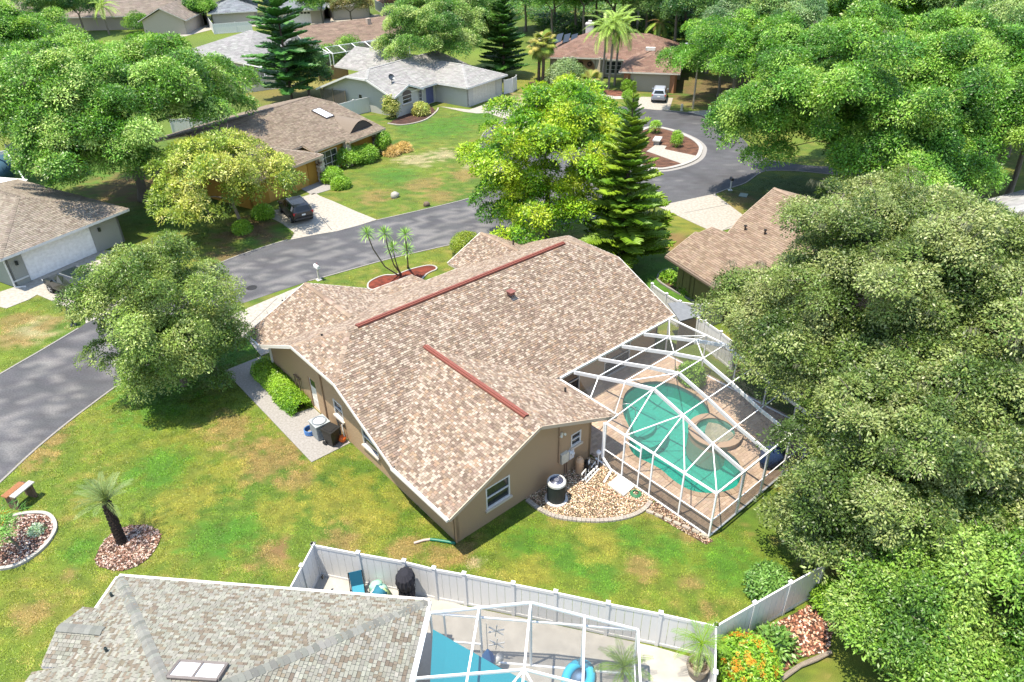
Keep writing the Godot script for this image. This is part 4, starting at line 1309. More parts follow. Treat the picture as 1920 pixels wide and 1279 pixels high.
func yard_props() -> void:
	air_conditioner("round dark air conditioner unit standing on pebbles behind the brown house", Vector3(5.05, 0, 1.0), 2.2, 0.42, 1.15, Color(0.02, 0.035, 0.035), Color(0.6, 0.6, 0.58))
	# pool pump, filter and pipes
	var eq := thing("pool_pump_set", "white pool pipes with pump and tan filter tank against the rear wall", "pool pump", Vector3(7.3, 0.02, 0.7))
	var tank := Buf.new()
	tank.col = Color(0.5, 0.33, 0.2)
	tank.lathe(Vector3(-0.1, 0, -0.3), PackedVector2Array([Vector2(0.2, 0), Vector2(0.21, 0.7), Vector2(0.15, 0.85), Vector2(0.05, 0.9), Vector2(0.05, 0.96), Vector2(0, 0.96)]), 16)
	part(eq, "filter_tank", tank, "plastic")
	var pump := Buf.new()
	pump.col = Color(0.02, 0.02, 0.022)
	pump.lathe(Vector3(0.45, 0.2, -0.15), PackedVector2Array([Vector2(0, -0.3), Vector2(0.13, -0.28), Vector2(0.14, 0.25), Vector2(0.0, 0.3)]), 12, Basis(Vector3.RIGHT, PI / 2))
	pump.box(Vector3(0.2, 0.15, -0.05), Vector3(0.3, 0.26, 0.3))
	pump.lathe(Vector3(0.2, 0.2, 0.0), PackedVector2Array([Vector2(0.14, 0), Vector2(0.13, 0.3), Vector2(0, 0.32)]), 12)
	part(eq, "pump", pump, "plastic")
	for l in [[Vector3(-0.55, 0.1, 0.3), Vector3(-0.55, 0.55, 0.3), Vector3(-0.2, 0.55, 0.2), Vector3(-0.2, 0.1, 0.2)], [Vector3(-0.55, 0.15, 0.35), Vector3(0.75, 0.15, 0.1)], [Vector3(0.05, 0.2, 0.15), Vector3(0.1, 0.8, 0.1), Vector3(0.25, 0.8, 0.0), Vector3(0.25, 0.4, 0.0)], [Vector3(0.3, 0.3, 0.1), Vector3(0.7, 0.32, -0.02), Vector3(0.7, 0.05, -0.02)], [Vector3(-0.45, 0.05, 0.5), Vector3(0.7, 0.05, 0.25)], [Vector3(0.95, 0.0, -0.05), Vector3(0.95, 0.7, -0.05)]]:
		var b := Buf.new()
		var rs := PackedFloat32Array()
		for p in l: rs.append(0.036)
		b.tube(PackedVector3Array(l), rs, 8)
		part(eq, "pipe", b, "pipe")
	for i in 5:
		var b := Buf.new()
		b.col = Color(0.72, 0.72, 0.72)
		b.lathe(Vector3(-0.35 + i * 0.24, 0.12, 0.36 - i * 0.05), PackedVector2Array([Vector2(0.06, -0.06), Vector2(0.06, 0.1), Vector2(0.03, 0.12), Vector2(0.0, 0.12)]), 8)
		part(eq, "valve", b, "pipe")
	var cl := Buf.new()
	cl.col = Color(0.7, 0.7, 0.72)
	cl.lathe(Vector3(0.95, 0.68, -0.05), PackedVector2Array([Vector2(0.0, 0.0), Vector2(0.1, 0.02), Vector2(0.13, 0.12), Vector2(0.08, 0.2), Vector2(0.0, 0.2)]), 12)
	part(eq, "chlorinator", cl, "plastic")
	# step pad by the cage door, edging blocks
	var pad := Buf.new()
	pad.col = Color(0.66, 0.64, 0.58)
	pad.prism(PackedVector2Array([Vector2(7.5, 1.98), Vector2(8.38, 1.9), Vector2(8.38, 2.92), Vector2(7.5, 3.0)]), 0.0, 0.12)
	solo("step_slab", pad, "painted", "pale square concrete slab at the foot of the cage door", "slab")
	rng.seed = 8
	var edge := thing("stone_edging", "curved row of pale edging blocks round the pebble bed", "edging")
	var line := smooth_line(PackedVector2Array([Vector2(4.0, 0.15), Vector2(4.02, 0.9), Vector2(4.25, 1.76), Vector2(4.97, 2.72), Vector2(5.86, 3.52), Vector2(6.75, 4.01), Vector2(7.5, 4.16), Vector2(8.2, 4.05)]), 6)
	for i in range(line.size() - 1):
		var b := Buf.new()
		b.col = shift(Color(0.58, 0.53, 0.47), 0.1)
		var g := (line[i + 1] - line[i]) * 0.04
		b.bar(v3(line[i] + g, 0.05), v3(line[i + 1] - g, 0.05 + rng.randf() * 0.01), 0.2, 0.11)
		part(edge, "block", b, "rock")
	for i in 7:
		var b := Buf.new()
		b.col = shift(Color(0.6, 0.54, 0.46), 0.12)
		b.box(Vector3(7.65 + i * 0.12, 0.05, 4.45 + i * 0.42), Vector3(0.14, 0.1, 0.34), 0.2 + rng.randf() * 0.3)
		part(edge, "block", b, "rock")
	# hoses
	var coil := PackedVector3Array()
	for i in 60:
		var a := i * 0.5
		coil.append(Vector3(8.05 + cos(a) * (0.27 - i * 0.002), 0.05 + i * 0.0015, 3.25 + sin(a) * (0.27 - i * 0.002)))
	tube_thing("garden_hose", "coiled green garden hose beside the pale step slab", "hose", coil, 0.016, Color(0.04, 0.17, 0.08))
	var trail := PackedVector3Array()
	for i in 20:
		var t := i / 19.0
		trail.append(Vector3(lerpf(6.6, 8.1, t), 0.06, lerpf(1.2, 4.4, t) + sin(t * 5.0) * 0.12))
	tube_thing("garden_hose", "thin salmon hose trailing across the pebbles along the cage", "hose", trail, 0.014, Color(0.5, 0.25, 0.16))
	tube_thing("drain_pipe", "green and grey drain pipe lying at the near corner of the brown house", "pipe", PackedVector3Array([Vector3(-0.12, 0.1, 0.05), Vector3(-0.3, 0.08, -0.25), Vector3(-0.55, 0.07, -0.6), Vector3(-0.8, 0.07, -0.9)]), 0.07, Color(0.01, 0.13, 0.085))
	tube_thing("drain_sleeve", "grey end sleeve of the green drain pipe on the lawn", "pipe", PackedVector3Array([Vector3(-0.8, 0.07, -0.9), Vector3(-1.05, 0.07, -1.05), Vector3(-1.45, 0.06, -1.2)]), 0.06, Color(0.4, 0.33, 0.3))
	# by the side wall: square air conditioner, two bins, tools
	var ac := thing("air_conditioner", "square grey air conditioner with round fan beside the black bin", "air conditioner", Vector3(-0.85, 0.04, -10.55), 0.0)
	var cab := Buf.new()
	cab.col = Color(0.3, 0.33, 0.34)
	cab.box(Vector3(0, 0.45, 0), Vector3(0.78, 0.84, 0.78))
	part(ac, "cabinet", cab, "painted")
	var lv := Buf.new()
	lv.col = Color(0.16, 0.18, 0.19)
	for k in 9:
		for s in [-1, 1]:
			lv.box(Vector3(0, 0.12 + k * 0.085, s * 0.395), Vector3(0.68, 0.02, 0.016))
			lv.box(Vector3(s * 0.395, 0.12 + k * 0.085, 0), Vector3(0.016, 0.02, 0.68))
	part(ac, "louver", lv, "painted")
	var top := Buf.new()
	top.col = Color(0.36, 0.4, 0.42)
	top.box(Vector3(0, 0.9, 0), Vector3(0.84, 0.07, 0.84))
	part(ac, "lid", top, "painted")
	var ring := Buf.new()
	ring.col = Color(0.2, 0.23, 0.26)
	ring.lathe(Vector3(0, 0.94, 0), PackedVector2Array([Vector2(0.38, 0), Vector2(0.38, 0.04), Vector2(0.3, 0.04), Vector2(0.3, 0.0)]), 24)
	part(ac, "fan_ring", ring, "painted")
	var fan := Buf.new()
	fan.col = Color(0.72, 0.76, 0.8)
	fan.lathe(Vector3(0, 0.945, 0), PackedVector2Array([Vector2(0.29, 0), Vector2(0.1, 0.015), Vector2(0.08, 0.05), Vector2(0.0, 0.05)]), 24)
	part(ac, "fan_cover", fan, "painted")
	wheelie_bin("black wheeled bin by the side wall of the brown house", Vector3(-0.75, 0.04, -9.55), 0.3, Color(0.012, 0.012, 0.013), 1.05)
	var hoop := Buf.new()
	hoop.col = Color(0.06, 0.16, 0.36)
	for i in 5:
		hoop.lathe(Vector3(-1.2, 0.08 + i * 0.06, -11.1), PackedVector2Array([Vector2(0.3, -0.03), Vector2(0.33, 0.0), Vector2(0.3, 0.03), Vector2(0.27, 0.0), Vector2(0.3, -0.03)]), 20)
	solo("hose_reel", hoop, "plastic", "blue coiled hose on the path behind the square air conditioner", "hose")
	var mow := thing("leaf_blower", "orange and black garden machine between the black bin and wall", "garden machine", Vector3(-0.3, 0.04, -9.35))
	var mb := Buf.new()
	mb.col = Color(0.6, 0.12, 0.02)
	mb.blob(Vector3(0, 0.2, 0), Vector3(0.2, 0.2, 0.24), 3.0, 0.1)
	part(mow, "motor_housing", mb, "plastic")
	var mt := Buf.new()
	mt.col = Color(0.03, 0.03, 0.03)
	mt.tube(PackedVector3Array([Vector3(0, 0.3, -0.1), Vector3(0.08, 0.8, -0.25), Vector3(0.1, 1.1, -0.45)]), PackedFloat32Array([0.05, 0.05, 0.04]), 8)
	part(mow, "nozzle", mt, "plastic")
	var handle := Buf.new()
	handle.col = Color(0.65, 0.65, 0.65)
	handle.tube(PackedVector3Array([Vector3(0.1, 0.35, 0.1), Vector3(0.12, 0.75, 0.0), Vector3(0.14, 1.0, -0.05)]), PackedFloat32Array([0.03, 0.03, 0.03]), 7)
	part(mow, "handle", handle, "plastic")

func wheelie_bin(label: String, at: Vector3, turn: float, c: Color, h := 1.0) -> void:
	var o := thing("wheeled_bin", label, "bin", at, turn)
	var b := Buf.new()
	b.col = c
	var p := []
	for y in [0.08, h * 0.9]:
		var s := 0.25 if y < 0.2 else 0.32
		p.append([Vector3(-s, y, -s), Vector3(s, y, -s), Vector3(s, y, s), Vector3(-s, y, s)])
	for i in 4:
		var j := (i + 1) % 4
		b.quad(p[0][j], p[0][i], p[1][i], p[1][j])
	b.quad(p[0][0], p[0][1], p[0][2], p[0][3])
	b.box(Vector3(0, h * 0.89, 0), Vector3(0.68, 0.06, 0.68))
	part(o, "body", b, "plastic")
	var l := Buf.new()
	l.col = c * 1.5
	l.box(Vector3(0, h * 0.95, 0.02), Vector3(0.7, 0.07, 0.74))
	l.box(Vector3(0, h * 0.99, 0.02), Vector3(0.5, 0.03, 0.5))
	part(o, "lid", l, "plastic")
	for s in [-1, 1]:
		var w := Buf.new()
		w.lathe(Vector3(s * 0.3, 0.12, -0.28), PackedVector2Array([Vector2(0, -0.03), Vector2(0.12, -0.03), Vector2(0.12, 0.03), Vector2(0, 0.03)]), 12, Basis(Vector3.FORWARD, PI / 2))
		part(o, "wheel", w, "rubber")
	var hd := Buf.new()
	hd.col = c
	hd.bar(Vector3(-0.28, h * 0.9, -0.4), Vector3(0.28, h * 0.9, -0.4), 0.04, 0.04)
	part(o, "handle", hd, "plastic")


func framed(k: Vector2, deg: float) -> Callable:
	var a := deg_to_rad(deg)
	return func(u: float, v: float, h := 0.0) -> Vector3:
		return Vector3(k.x + u * cos(a) - v * sin(a), h, k.y + u * sin(a) + v * cos(a))

func faces_of(f: Callable, list: Array) -> Array:
	var out := []
	for face in list:
		var p := []
		for q in face:
			p.append(f.call(q[0], q[1], q[2]))
		out.append(p)
	return out

func hip_faces(u0: float, u1: float, v0: float, v1: float, e: float, s: float) -> Array:
	# hipped roof over a rectangle, ridge along the longer side
	var w := u1 - u0
	var d := v1 - v0
	if w >= d:
		var r := e + s * d / 2
		var m := (v0 + v1) / 2
		var a := u0 + d / 2
		var b := u1 - d / 2
		return [[[u0, v0, e], [u1, v0, e], [b, m, r], [a, m, r]], [[u1, v1, e], [u0, v1, e], [a, m, r], [b, m, r]], [[u0, v1, e], [u0, v0, e], [a, m, r]], [[u1, v0, e], [u1, v1, e], [b, m, r]]]
	var r := e + s * w / 2
	var m := (u0 + u1) / 2
	var a := v0 + w / 2
	var b := v1 - w / 2
	return [[[u0, v0, e], [u1, v0, e], [m, a, r]], [[u1, v1, e], [u0, v1, e], [m, b, r]], [[u0, v1, e], [u0, v0, e], [m, a, r], [m, b, r]], [[u1, v0, e], [u1, v1, e], [m, b, r], [m, a, r]]]

func gable_faces(u0: float, u1: float, v0: float, v1: float, e: float, s: float, along_u: bool) -> Array:
	if along_u:
		var m := (v0 + v1) / 2
		var r := e + s * (v1 - v0) / 2
		return [[[u0, v0, e], [u1, v0, e], [u1, m, r], [u0, m, r]], [[u1, v1, e], [u0, v1, e], [u0, m, r], [u1, m, r]]]
	var m := (u0 + u1) / 2
	var r := e + s * (u1 - u0) / 2
	return [[[u0, v1, e], [u0, v0, e], [m, v0, r], [m, v1, r]], [[u1, v0, e], [u1, v1, e], [m, v1, r], [m, v0, r]]]

func eave_boards(house: Node, faces: Array, c: Color) -> void:
	# fascia along every level edge at eave height
	for p in faces:
		var low := 99.0
		for q in p: low = minf(low, q.y)
		for i in p.size():
			var a: Vector3 = p[i]
			var b: Vector3 = p[(i + 1) % p.size()]
			if absf(a.y - low) < 0.02 and absf(b.y - low) < 0.02 and a.distance_to(b) > 0.8:
				board(house, "fascia", a - Vector3(0, 0.09, 0), b - Vector3(0, 0.09, 0), c, 0.18, 0.05)

func flat_wall(house: Node, a: Vector3, b: Vector3, h: float, openings: Array, c: Color) -> void:
	# turns the wall so that its outside faces away from the house's middle
	wall(house, a, b, PackedVector2Array([Vector2(0, h), Vector2(a.distance_to(b), h)]), openings, c)

func footprint(f: Callable, u0: float, u1: float, v0: float, v1: float) -> void:
	var p := PackedVector2Array()
	for q in [[u0, v0], [u1, v0], [u1, v1], [u0, v1]]:
		var w: Vector3 = f.call(q[0], q[1], 0.0)
		p.append(Vector2(w.x, w.z))
	off(p)

func ring_walls(house: Node, f: Callable, u0: float, u1: float, v0: float, v1: float, h: float, c: Color, skip := -1, front: Array = []) -> void:
	# outside faces away from the rectangle whichever way the frame turns
	var q := [f.call(u0, v0, 0.0), f.call(u1, v0, 0.0), f.call(u1, v1, 0.0), f.call(u0, v1, 0.0)]
	for i in 4:
		if i != skip:
			var a: Vector3 = q[(i + 1) % 4]
			var b: Vector3 = q[i]
			flat_wall(house, a, b, h, front if i == 0 else [], c)

func gable_wall(house: Node, a: Vector3, b: Vector3, e: float, r: float, c: Color, openings: Array = []) -> void:
	var l := a.distance_to(b)
	wall(house, a, b, PackedVector2Array([Vector2(0, e), Vector2(l / 2, r), Vector2(l, e)]), openings, c)

func screen_house(label: String, f: Callable, u0: float, u1: float, v0: float, v1: float, h: float, bays: int, rise := 0.6) -> Node3D:
	var o := thing("pool_cage", label, "pool cage")
	var m := (v0 + v1) / 2
	for i in bays + 1:
		var u := lerpf(u0, u1, float(i) / bays)
		for v in [v0, v1]:
			beam(o, "post", f.call(u, v, 0.0), f.call(u, v, h), 0.1, 0.1)
		beam(o, "rafter", f.call(u, v0, h), f.call(u, m, h + rise), 0.1, 0.1)
		beam(o, "rafter", f.call(u, m, h + rise), f.call(u, v1, h), 0.1, 0.1)
		if i < bays:
			var w := lerpf(u0, u1, (i + 1.0) / bays)
			screen_quad(o, "roof_screen", [f.call(u, v0, h), f.call(w, v0, h), f.call(w, m, h + rise), f.call(u, m, h + rise)])
			screen_quad(o, "roof_screen", [f.call(u, m, h + rise), f.call(w, m, h + rise), f.call(w, v1, h), f.call(u, v1, h)])
			screen_quad(o, "wall_screen", [f.call(u, v1, 0.05), f.call(w, v1, 0.05), f.call(w, v1, h), f.call(u, v1, h)])
	for v in [v0, v1]:
		beam(o, "eave_rail", f.call(u0, v, h), f.call(u1, v, h), 0.1, 0.1)
	beam(o, "ridge_rail", f.call(u0, m, h + rise), f.call(u1, m, h + rise), 0.1, 0.1)
	beam(o, "sill_rail", f.call(u0, v1, 0.1), f.call(u1, v1, 0.1), 0.1, 0.1)
	for u in [u0, u1]:
		beam(o, "end_rail", f.call(u, v0, h), f.call(u, v1, h), 0.1, 0.1)
		screen_quad(o, "wall_screen", [f.call(u, v0, 0.05), f.call(u, v1, 0.05), f.call(u, v1, h), f.call(u, v0, h)])
	return o

func vinyl_fence(label: String, line: PackedVector2Array, h: float, group := "", c := Color(1, 1, 1)) -> void:
	# posts stand at the points of the line, one panel of boards between each pair
	var o := thing("vinyl_fence", label, "fence", Vector3.ZERO, 0.0, group)
	for i in line.size():
		var p := Buf.new()
		p.col = c
		p.box(v3(line[i], h / 2 + 0.02), Vector3(0.13, h + 0.06, 0.13), -(line[mini(i + 1, line.size() - 1)] - line[maxi(i - 1, 0)]).angle())
		part(o, "post", p, "vinyl")
		var cap := Buf.new()
		cap.col = c
		cap.box(v3(line[i], h + 0.07), Vector3(0.17, 0.05, 0.17), -(line[mini(i + 1, line.size() - 1)] - line[maxi(i - 1, 0)]).angle())
		part(o, "cap", cap, "vinyl")
		if i == line.size() - 1:
			break
		var a := line[i]
		var b := line[i + 1]
		var n := maxi(int(a.distance_to(b) / 0.3), 2)
		var g := Buf.new()
		g.col = c
		for k in n:
			var s := a.lerp(b, (k + 0.02) / n)
			var e := a.lerp(b, (k + 0.98) / n)
			g.bar(v3(s, h / 2), v3(e, h / 2), 0.03, h - 0.24)
		part(o, "panel", g, "vinyl")
		var rl := Buf.new()
		rl.col = c
		rl.bar(v3(a, h - 0.07), v3(b, h - 0.07), 0.06, 0.15)
		rl.bar(v3(a, 0.09), v3(b, 0.09), 0.06, 0.15)
		part(o, "rail", rl, "vinyl")

func skylight(roof: Node, a: Vector3, b: Vector3, c: Vector3, d: Vector3, frame_c: Color) -> void:
	var n := (b - a).cross(d - a).normalized()
	if n.y < 0: n = -n
	var f := Buf.new()
	f.col = frame_c
	for e in [[a, b], [b, c], [c, d], [d, a]]:
		f.bar(e[0] + n * 0.06, e[1] + n * 0.06, 0.09, 0.16)
	f.bar((a + b) / 2 + n * 0.1, (c + d) / 2 + n * 0.1, 0.07, 0.08)
	var o := part(roof, "skylight", f, "painted")
	var g := Buf.new()
	g.col = Color(0.72, 0.75, 0.8)
	g.slab(PackedVector3Array([a + n * 0.11, b + n * 0.11, c + n * 0.11, d + n * 0.11]), -n * 0.03)
	part(o, "dome", g, "plastic")

func near_house() -> void:
	var f := framed(Vector2(-11.8, -5.2), 47.0)
	var house := thing("grey_house", "house with grey green hipped shingle roof and skylight in the foreground", "house")
	footprint(f, -1.0, 11.8, 0.0, 14.0)
	footprint(f, 11.0, 20.0, -2.0, 14.0)
	var s := 0.4
	var e := 2.6
	var list := [[[0, 0, e], [11.8, 0, e], [5.9, 5.9, e + s * 5.9]], [[11.8, 0, e], [11.8, 14, e], [5.9, 8.1, e + s * 5.9], [5.9, 5.9, e + s * 5.9]], [[0, 14, e], [0, 0, e], [5.9, 5.9, e + s * 5.9], [5.9, 8.1, e + s * 5.9]],
		[[-0.55, 1.43, e], [-0.55, 2.6, 3.1], [1.3, 2.6, 3.1], [0, 1.43, e]], [[-0.55, 3.75, e], [0, 3.75, e], [1.3, 2.6, 3.1], [-0.55, 2.6, 3.1]], [[-1.0, 3.75, 2.2], [0, 3.75, 2.6], [0, 14, 2.6], [-1.0, 14, 2.2]]]
	var faces := faces_of(f, list)
	var tones := [Color(0.362, 0.356, 0.3), Color(0.425, 0.425, 0.362), Color(0.275, 0.231, 0.175), Color(0.4, 0.4, 0.344), Color(0.463, 0.463, 0.4), Color(0.325, 0.281, 0.213), Color(0.388, 0.388, 0.331)]
	var roof := shingle_roof(house, faces, tones, Color(0.6, 0.56, 0.52), 0.13, 0.17, 300, 15)
	var cap := [Color(0.3, 0.31, 0.28), Color(0.34, 0.35, 0.32), Color(0.25, 0.26, 0.235)]
	ridge_caps(roof, f.call(0.05, 0.05, e + 0.02), f.call(5.9, 5.9, e + s * 5.9 + 0.02), cap, 0.2, 0.36, 0.3, true)
	ridge_caps(roof, f.call(11.75, 0.05, e + 0.02), f.call(5.9, 5.9, e + s * 5.9 + 0.02), cap, 0.2, 0.36, 0.3, true)
	ridge_caps(roof, f.call(-0.5, 2.6, 3.13), f.call(1.3, 2.6, 3.13), cap, 0.2, 0.34, 0.3, true)
	skylight(roof, f.call(5.05, 4.25, e + s * 4.25), f.call(6.55, 4.2, e + s * 4.2), f.call(6.62, 4.9, e + s * 4.9), f.call(5.1, 4.95, e + s * 4.95), Color(0.16, 0.14, 0.13))
	for q in [[0.38, 1.0, e + 0.15], [1.9, 3.5, e + s * 1.9]]:
		var v := Buf.new()
		v.col = Color(0.03, 0.05, 0.05)
		v.lathe(f.call(q[0], q[1], q[2]), PackedVector2Array([Vector2(0.05, -0.1), Vector2(0.05, 0.22), Vector2(0.03, 0.22)]), 8)
		part(roof, "vent_pipe", v, "plastic")
	var white := Color(0.72, 0.69, 0.64)
	board(house, "gutter", f.call(-0.05, -0.07, 2.53), f.call(11.85, -0.07, 2.53), white, 0.14, 0.13)
	board(house, "gutter", f.call(-0.07, 0, 2.53), f.call(-0.07, 1.4, 2.53), white, 0.14, 0.12)
	board(house, "gutter", f.call(11.87, 0, 2.53), f.call(11.87, 14, 2.53), Color(0.8, 0.8, 0.8), 0.14, 0.12)
	ring_walls(house, f, 0.6, 11.2, 0.6, 13.5, 2.55, Color(0.5, 0.45, 0.38))
	# its screen cage
	var cage := thing("pool_cage", "white screen cage with teal shade sail in the foreground", "pool cage")
	var rows := [0.5, 3.0, 5.5, 8.0]
	var us := [11.97, 13.75, 15.55, 17.4, 19.25]
	var hs := [2.6, 3.1, 3.6, 3.1, 2.6]
	for j in rows.size():
		for i in 4:
			beam(cage, "rafter", f.call(us[i], rows[j], hs[i]), f.call(us[i + 1], rows[j], hs[i + 1]), 0.06, 0.1)
		for i in 5:
			if i == 0 or i == 4 or j == 0:
				beam(cage, "post", f.call(us[i], rows[j], 0.03), f.call(us[i], rows[j], hs[i]), 0.07, 0.07, Color(0.7, 0.74, 0.76) if i in [1, 2, 3] else Color(1, 1, 1))
	for i in 5:
		beam(cage, "purlin", f.call(us[i], 0.5, hs[i]), f.call(us[i], 8.0, hs[i]), 0.07, 0.07)
	beam(cage, "tie_rail", f.call(us[0], 0.5, 2.6), f.call(us[4], 0.5, 2.6), 0.06, 0.06)
	beam(cage, "sill_rail", f.call(us[0], 0.5, 0.06), f.call(us[4], 0.5, 0.06), 0.07, 0.06)
	beam(cage, "chair_rail", f.call(us[4], 0.5, 1.0), f.call(us[4], 8.0, 1.0), 0.05, 0.05)
	beam(cage, "sill_rail", f.call(us[4], 0.5, 0.06), f.call(us[4], 8.0, 0.06), 0.07, 0.06)
	beam(cage, "door_rail", f.call(us[0] + 0.5, 0.52, 1.1), f.call(us[1], 0.52, 1.1), 0.05, 0.06)
	beam(cage, "door_post", f.call(us[0] + 0.5, 0.52, 0.05), f.call(us[0] + 0.5, 0.52, 2.6), 0.05, 0.06, Color(0.7, 0.74, 0.76))
	for p in [[us[2], 3.0, us[1], 5.5], [us[2], 3.0, us[3], 5.5]]:
		beam(cage, "brace", f.call(p[0], p[1], 3.6), f.call(p[2], p[3], 3.1), 0.06, 0.06)
	for i in 4:
		screen_quad(cage, "gable_screen", [f.call(us[i], 0.5, 0.05), f.call(us[i + 1], 0.5, 0.05), f.call(us[i + 1], 0.5, hs[i + 1]), f.call(us[i], 0.5, hs[i])])
		for j in 3:
			screen_quad(cage, "roof_screen", [f.call(us[i], rows[j], hs[i]), f.call(us[i + 1], rows[j], hs[i + 1]), f.call(us[i + 1], rows[j + 1], hs[i + 1]), f.call(us[i], rows[j + 1], hs[i])])
	for j in 3:
		screen_quad(cage, "wall_screen", [f.call(us[4], rows[j], 0.05), f.call(us[4], rows[j + 1], 0.05), f.call(us[4], rows[j + 1], 2.6), f.call(us[4], rows[j], 2.6)])
	# teal sail and dark recess behind it
	var sail := Buf.new()
	sail.col = Color(0.0, 0.3, 0.4)
	var A: Vector3 = f.call(12.15, 0.95, 2.35)
	var B: Vector3 = f.call(17.3, 3.2, 2.2)
	var C: Vector3 = f.call(12.6, 5.5, 2.3)
	var n := 10
	for i in n:
		for j in n - i:
			var pt := func(x: int, y: int) -> Vector3:
				var a := float(x) / n
				var b := float(y) / n
				var c := 1.0 - a - b
				var q: Vector3 = A * c + B * a + C * b
				var mid := (A + B + C) / 3.0
				var edge := 1.0 - 27.0 * a * b * c
				return q + (mid - q) * 0.14 * (1.0 - maxf(a, maxf(b, c))) * edge - Vector3(0, 0.25 * (1.0 - edge), 0)
			sail.tri(pt.call(i, j), pt.call(i + 1, j), pt.call(i, j + 1))
			if i + j < n - 1:
				sail.tri(pt.call(i + 1, j), pt.call(i + 1, j + 1), pt.call(i, j + 1))
	solo("shade_sail", sail, "fabric", "bright teal triangular shade sail inside the foreground cage", "shade sail")
	# pool under the sail
	var pool := thing("swimming_pool", "corner of a turquoise pool under the teal sail in the foreground", "swimming pool")
	var w := Buf.new()
	var shape := PackedVector2Array()
	for q in [[13.2, 3.6], [17.9, 3.0], [18.6, 4.4], [18.2, 7.4], [13.4, 7.6]]:
		var p: Vector3 = f.call(q[0], q[1], 0.0)
		shape.append(Vector2(p.x, p.z))
	w.prism(shape, 0.0, 0.05)
	part(pool, "water", w, "plaster")
	var rim := Buf.new()
	rim.col = Color(0.75, 0.74, 0.7)
	ribbon(rim, shape, 0.3, 0.0, 0.09, true)
	part(pool, "coping", rim, "painted")
	# things in and around it
	var ring := thing("pool_float", "blue inflatable lounge float on the patio inside the foreground cage", "pool float", f.call(17.3, 0.95, 0.05), 0.4)
	var fb := Buf.new()
	fb.col = Color(0.05, 0.42, 0.6)
	for q in [[0.0, 0.62, 0.42, 0.17], [-0.75, 0.34, 0.3, 0.13]]:
		var pts := PackedVector3Array()
		var rs := PackedFloat32Array()
		for i in 25:
			var a := TAU * i / 24.0
			pts.append(Vector3(q[0] + cos(a) * q[1], 0.17, sin(a) * q[2]))
			rs.append(q[3])
		fb.tube(pts, rs, 9, false)
	part(ring, "tube", fb, "plastic")
	var seat := Buf.new()
	seat.col = Color(0.25, 0.4, 0.62)
	seat.blob(Vector3(0.1, 0.12, 0), Vector3(0.5, 0.06, 0.34), 4.0, 0.05)
	part(ring, "seat", seat, "fabric")
	var arm := Buf.new()
	arm.col = Color(0.1, 0.3, 0.42)
	arm.blob(Vector3(0.55, 0.26, 0), Vector3(0.14, 0.1, 0.4), 5.0, 0.05)
	part(ring, "backrest", arm, "plastic")
	var bag := thing("swing_seat", "blue hanging cloth pouch tied to a cage post", "hanging seat", f.call(14.05, 0.95, 0.0))
	var cb := Buf.new()
	cb.col = Color(0.03, 0.15, 0.42)
	cb.lathe(Vector3(0, 0.9, 0), PackedVector2Array([Vector2(0.0, 0.6), Vector2(0.06, 0.5), Vector2(0.22, 0.15), Vector2(0.24, -0.05), Vector2(0.12, -0.2), Vector2(0.0, -0.22)]), 12)
	part(bag, "pouch", cb, "fabric")
	var tw := Buf.new()
	tw.col = Color(0.72, 0.72, 0.72)
	tw.blob(Vector3(0.3, 0.75, 0.12), Vector3(0.3, 0.1, 0.16), 6.0, 0.3)
	part(bag, "towel", tw, "fabric")
	var rope := Buf.new()
	rope.col = Color(0.3, 0.35, 0.4)
	rope.tube(PackedVector3Array([Vector3(0, 1.5, 0), Vector3(0, 2.9, 0)]), PackedFloat32Array([0.012, 0.012]), 5)
	part(bag, "rope", rope, "fabric")
	var star := thing("wall_ornament", "white crossed stick ornament hanging behind the foreground cage's screen", "ornament", f.call(14.3, 0.42, 1.8))
	for i in 2:
		var sb := Buf.new()
		sb.col = Color(0.8, 0.8, 0.78)
		for k in 3:
			var a := k * PI / 3 + 0.4
			var d: Vector3 = (f.call(1, 0, 0) - f.call(0, 0, 0)) * cos(a) * 0.32 + Vector3(0, sin(a) * 0.32, 0)
			sb.bar(d + Vector3(0, -0.75 * i, 0), -d + Vector3(0, -0.75 * i, 0), 0.035, 0.035)
		part(star, "star", sb, "painted")
	# patio set behind the eave: chair, beach bag, covered grill
	var ch := thing("patio_chair", "teal sling patio chair by the white fence", "chair", f.call(8.35, -1.95, 0.03), -0.45)
	var sl := Buf.new()
	sl.col = Color(0.01, 0.14, 0.24)
	sl.box_t(Transform3D(Basis(Vector3.RIGHT, -0.3), Vector3(0, 0.72, -0.28)), Vector3(0.5, 0.65, 0.03))
	part(ch, "backrest", sl, "fabric")
	var st := Buf.new()
	st.col = Color(0.05, 0.3, 0.42)
	st.box_t(Transform3D(Basis(Vector3.RIGHT, 0.1), Vector3(0, 0.38, 0.05)), Vector3(0.5, 0.03, 0.5))
	part(ch, "seat", st, "fabric")
	for sx in [-1, 1]:
		var lg := Buf.new()
		lg.col = Color(0.03, 0.03, 0.035)
		lg.tube(PackedVector3Array([Vector3(sx * 0.28, 0, 0.3), Vector3(sx * 0.28, 0.55, 0.2), Vector3(sx * 0.28, 0.58, -0.2), Vector3(sx * 0.27, 1.02, -0.38)]), PackedFloat32Array([0.02, 0.02, 0.02, 0.02]), 6)
		part(ch, "frame", lg, "metal")
		var l2 := Buf.new()
		l2.col = Color(0.03, 0.03, 0.035)
		l2.tube(PackedVector3Array([Vector3(sx * 0.28, 0.55, 0.1), Vector3(sx * 0.28, 0, -0.35)]), PackedFloat32Array([0.02, 0.02]), 6)
		part(ch, "leg", l2, "metal")
	rng.seed = 92
	var heap := Buf.new()
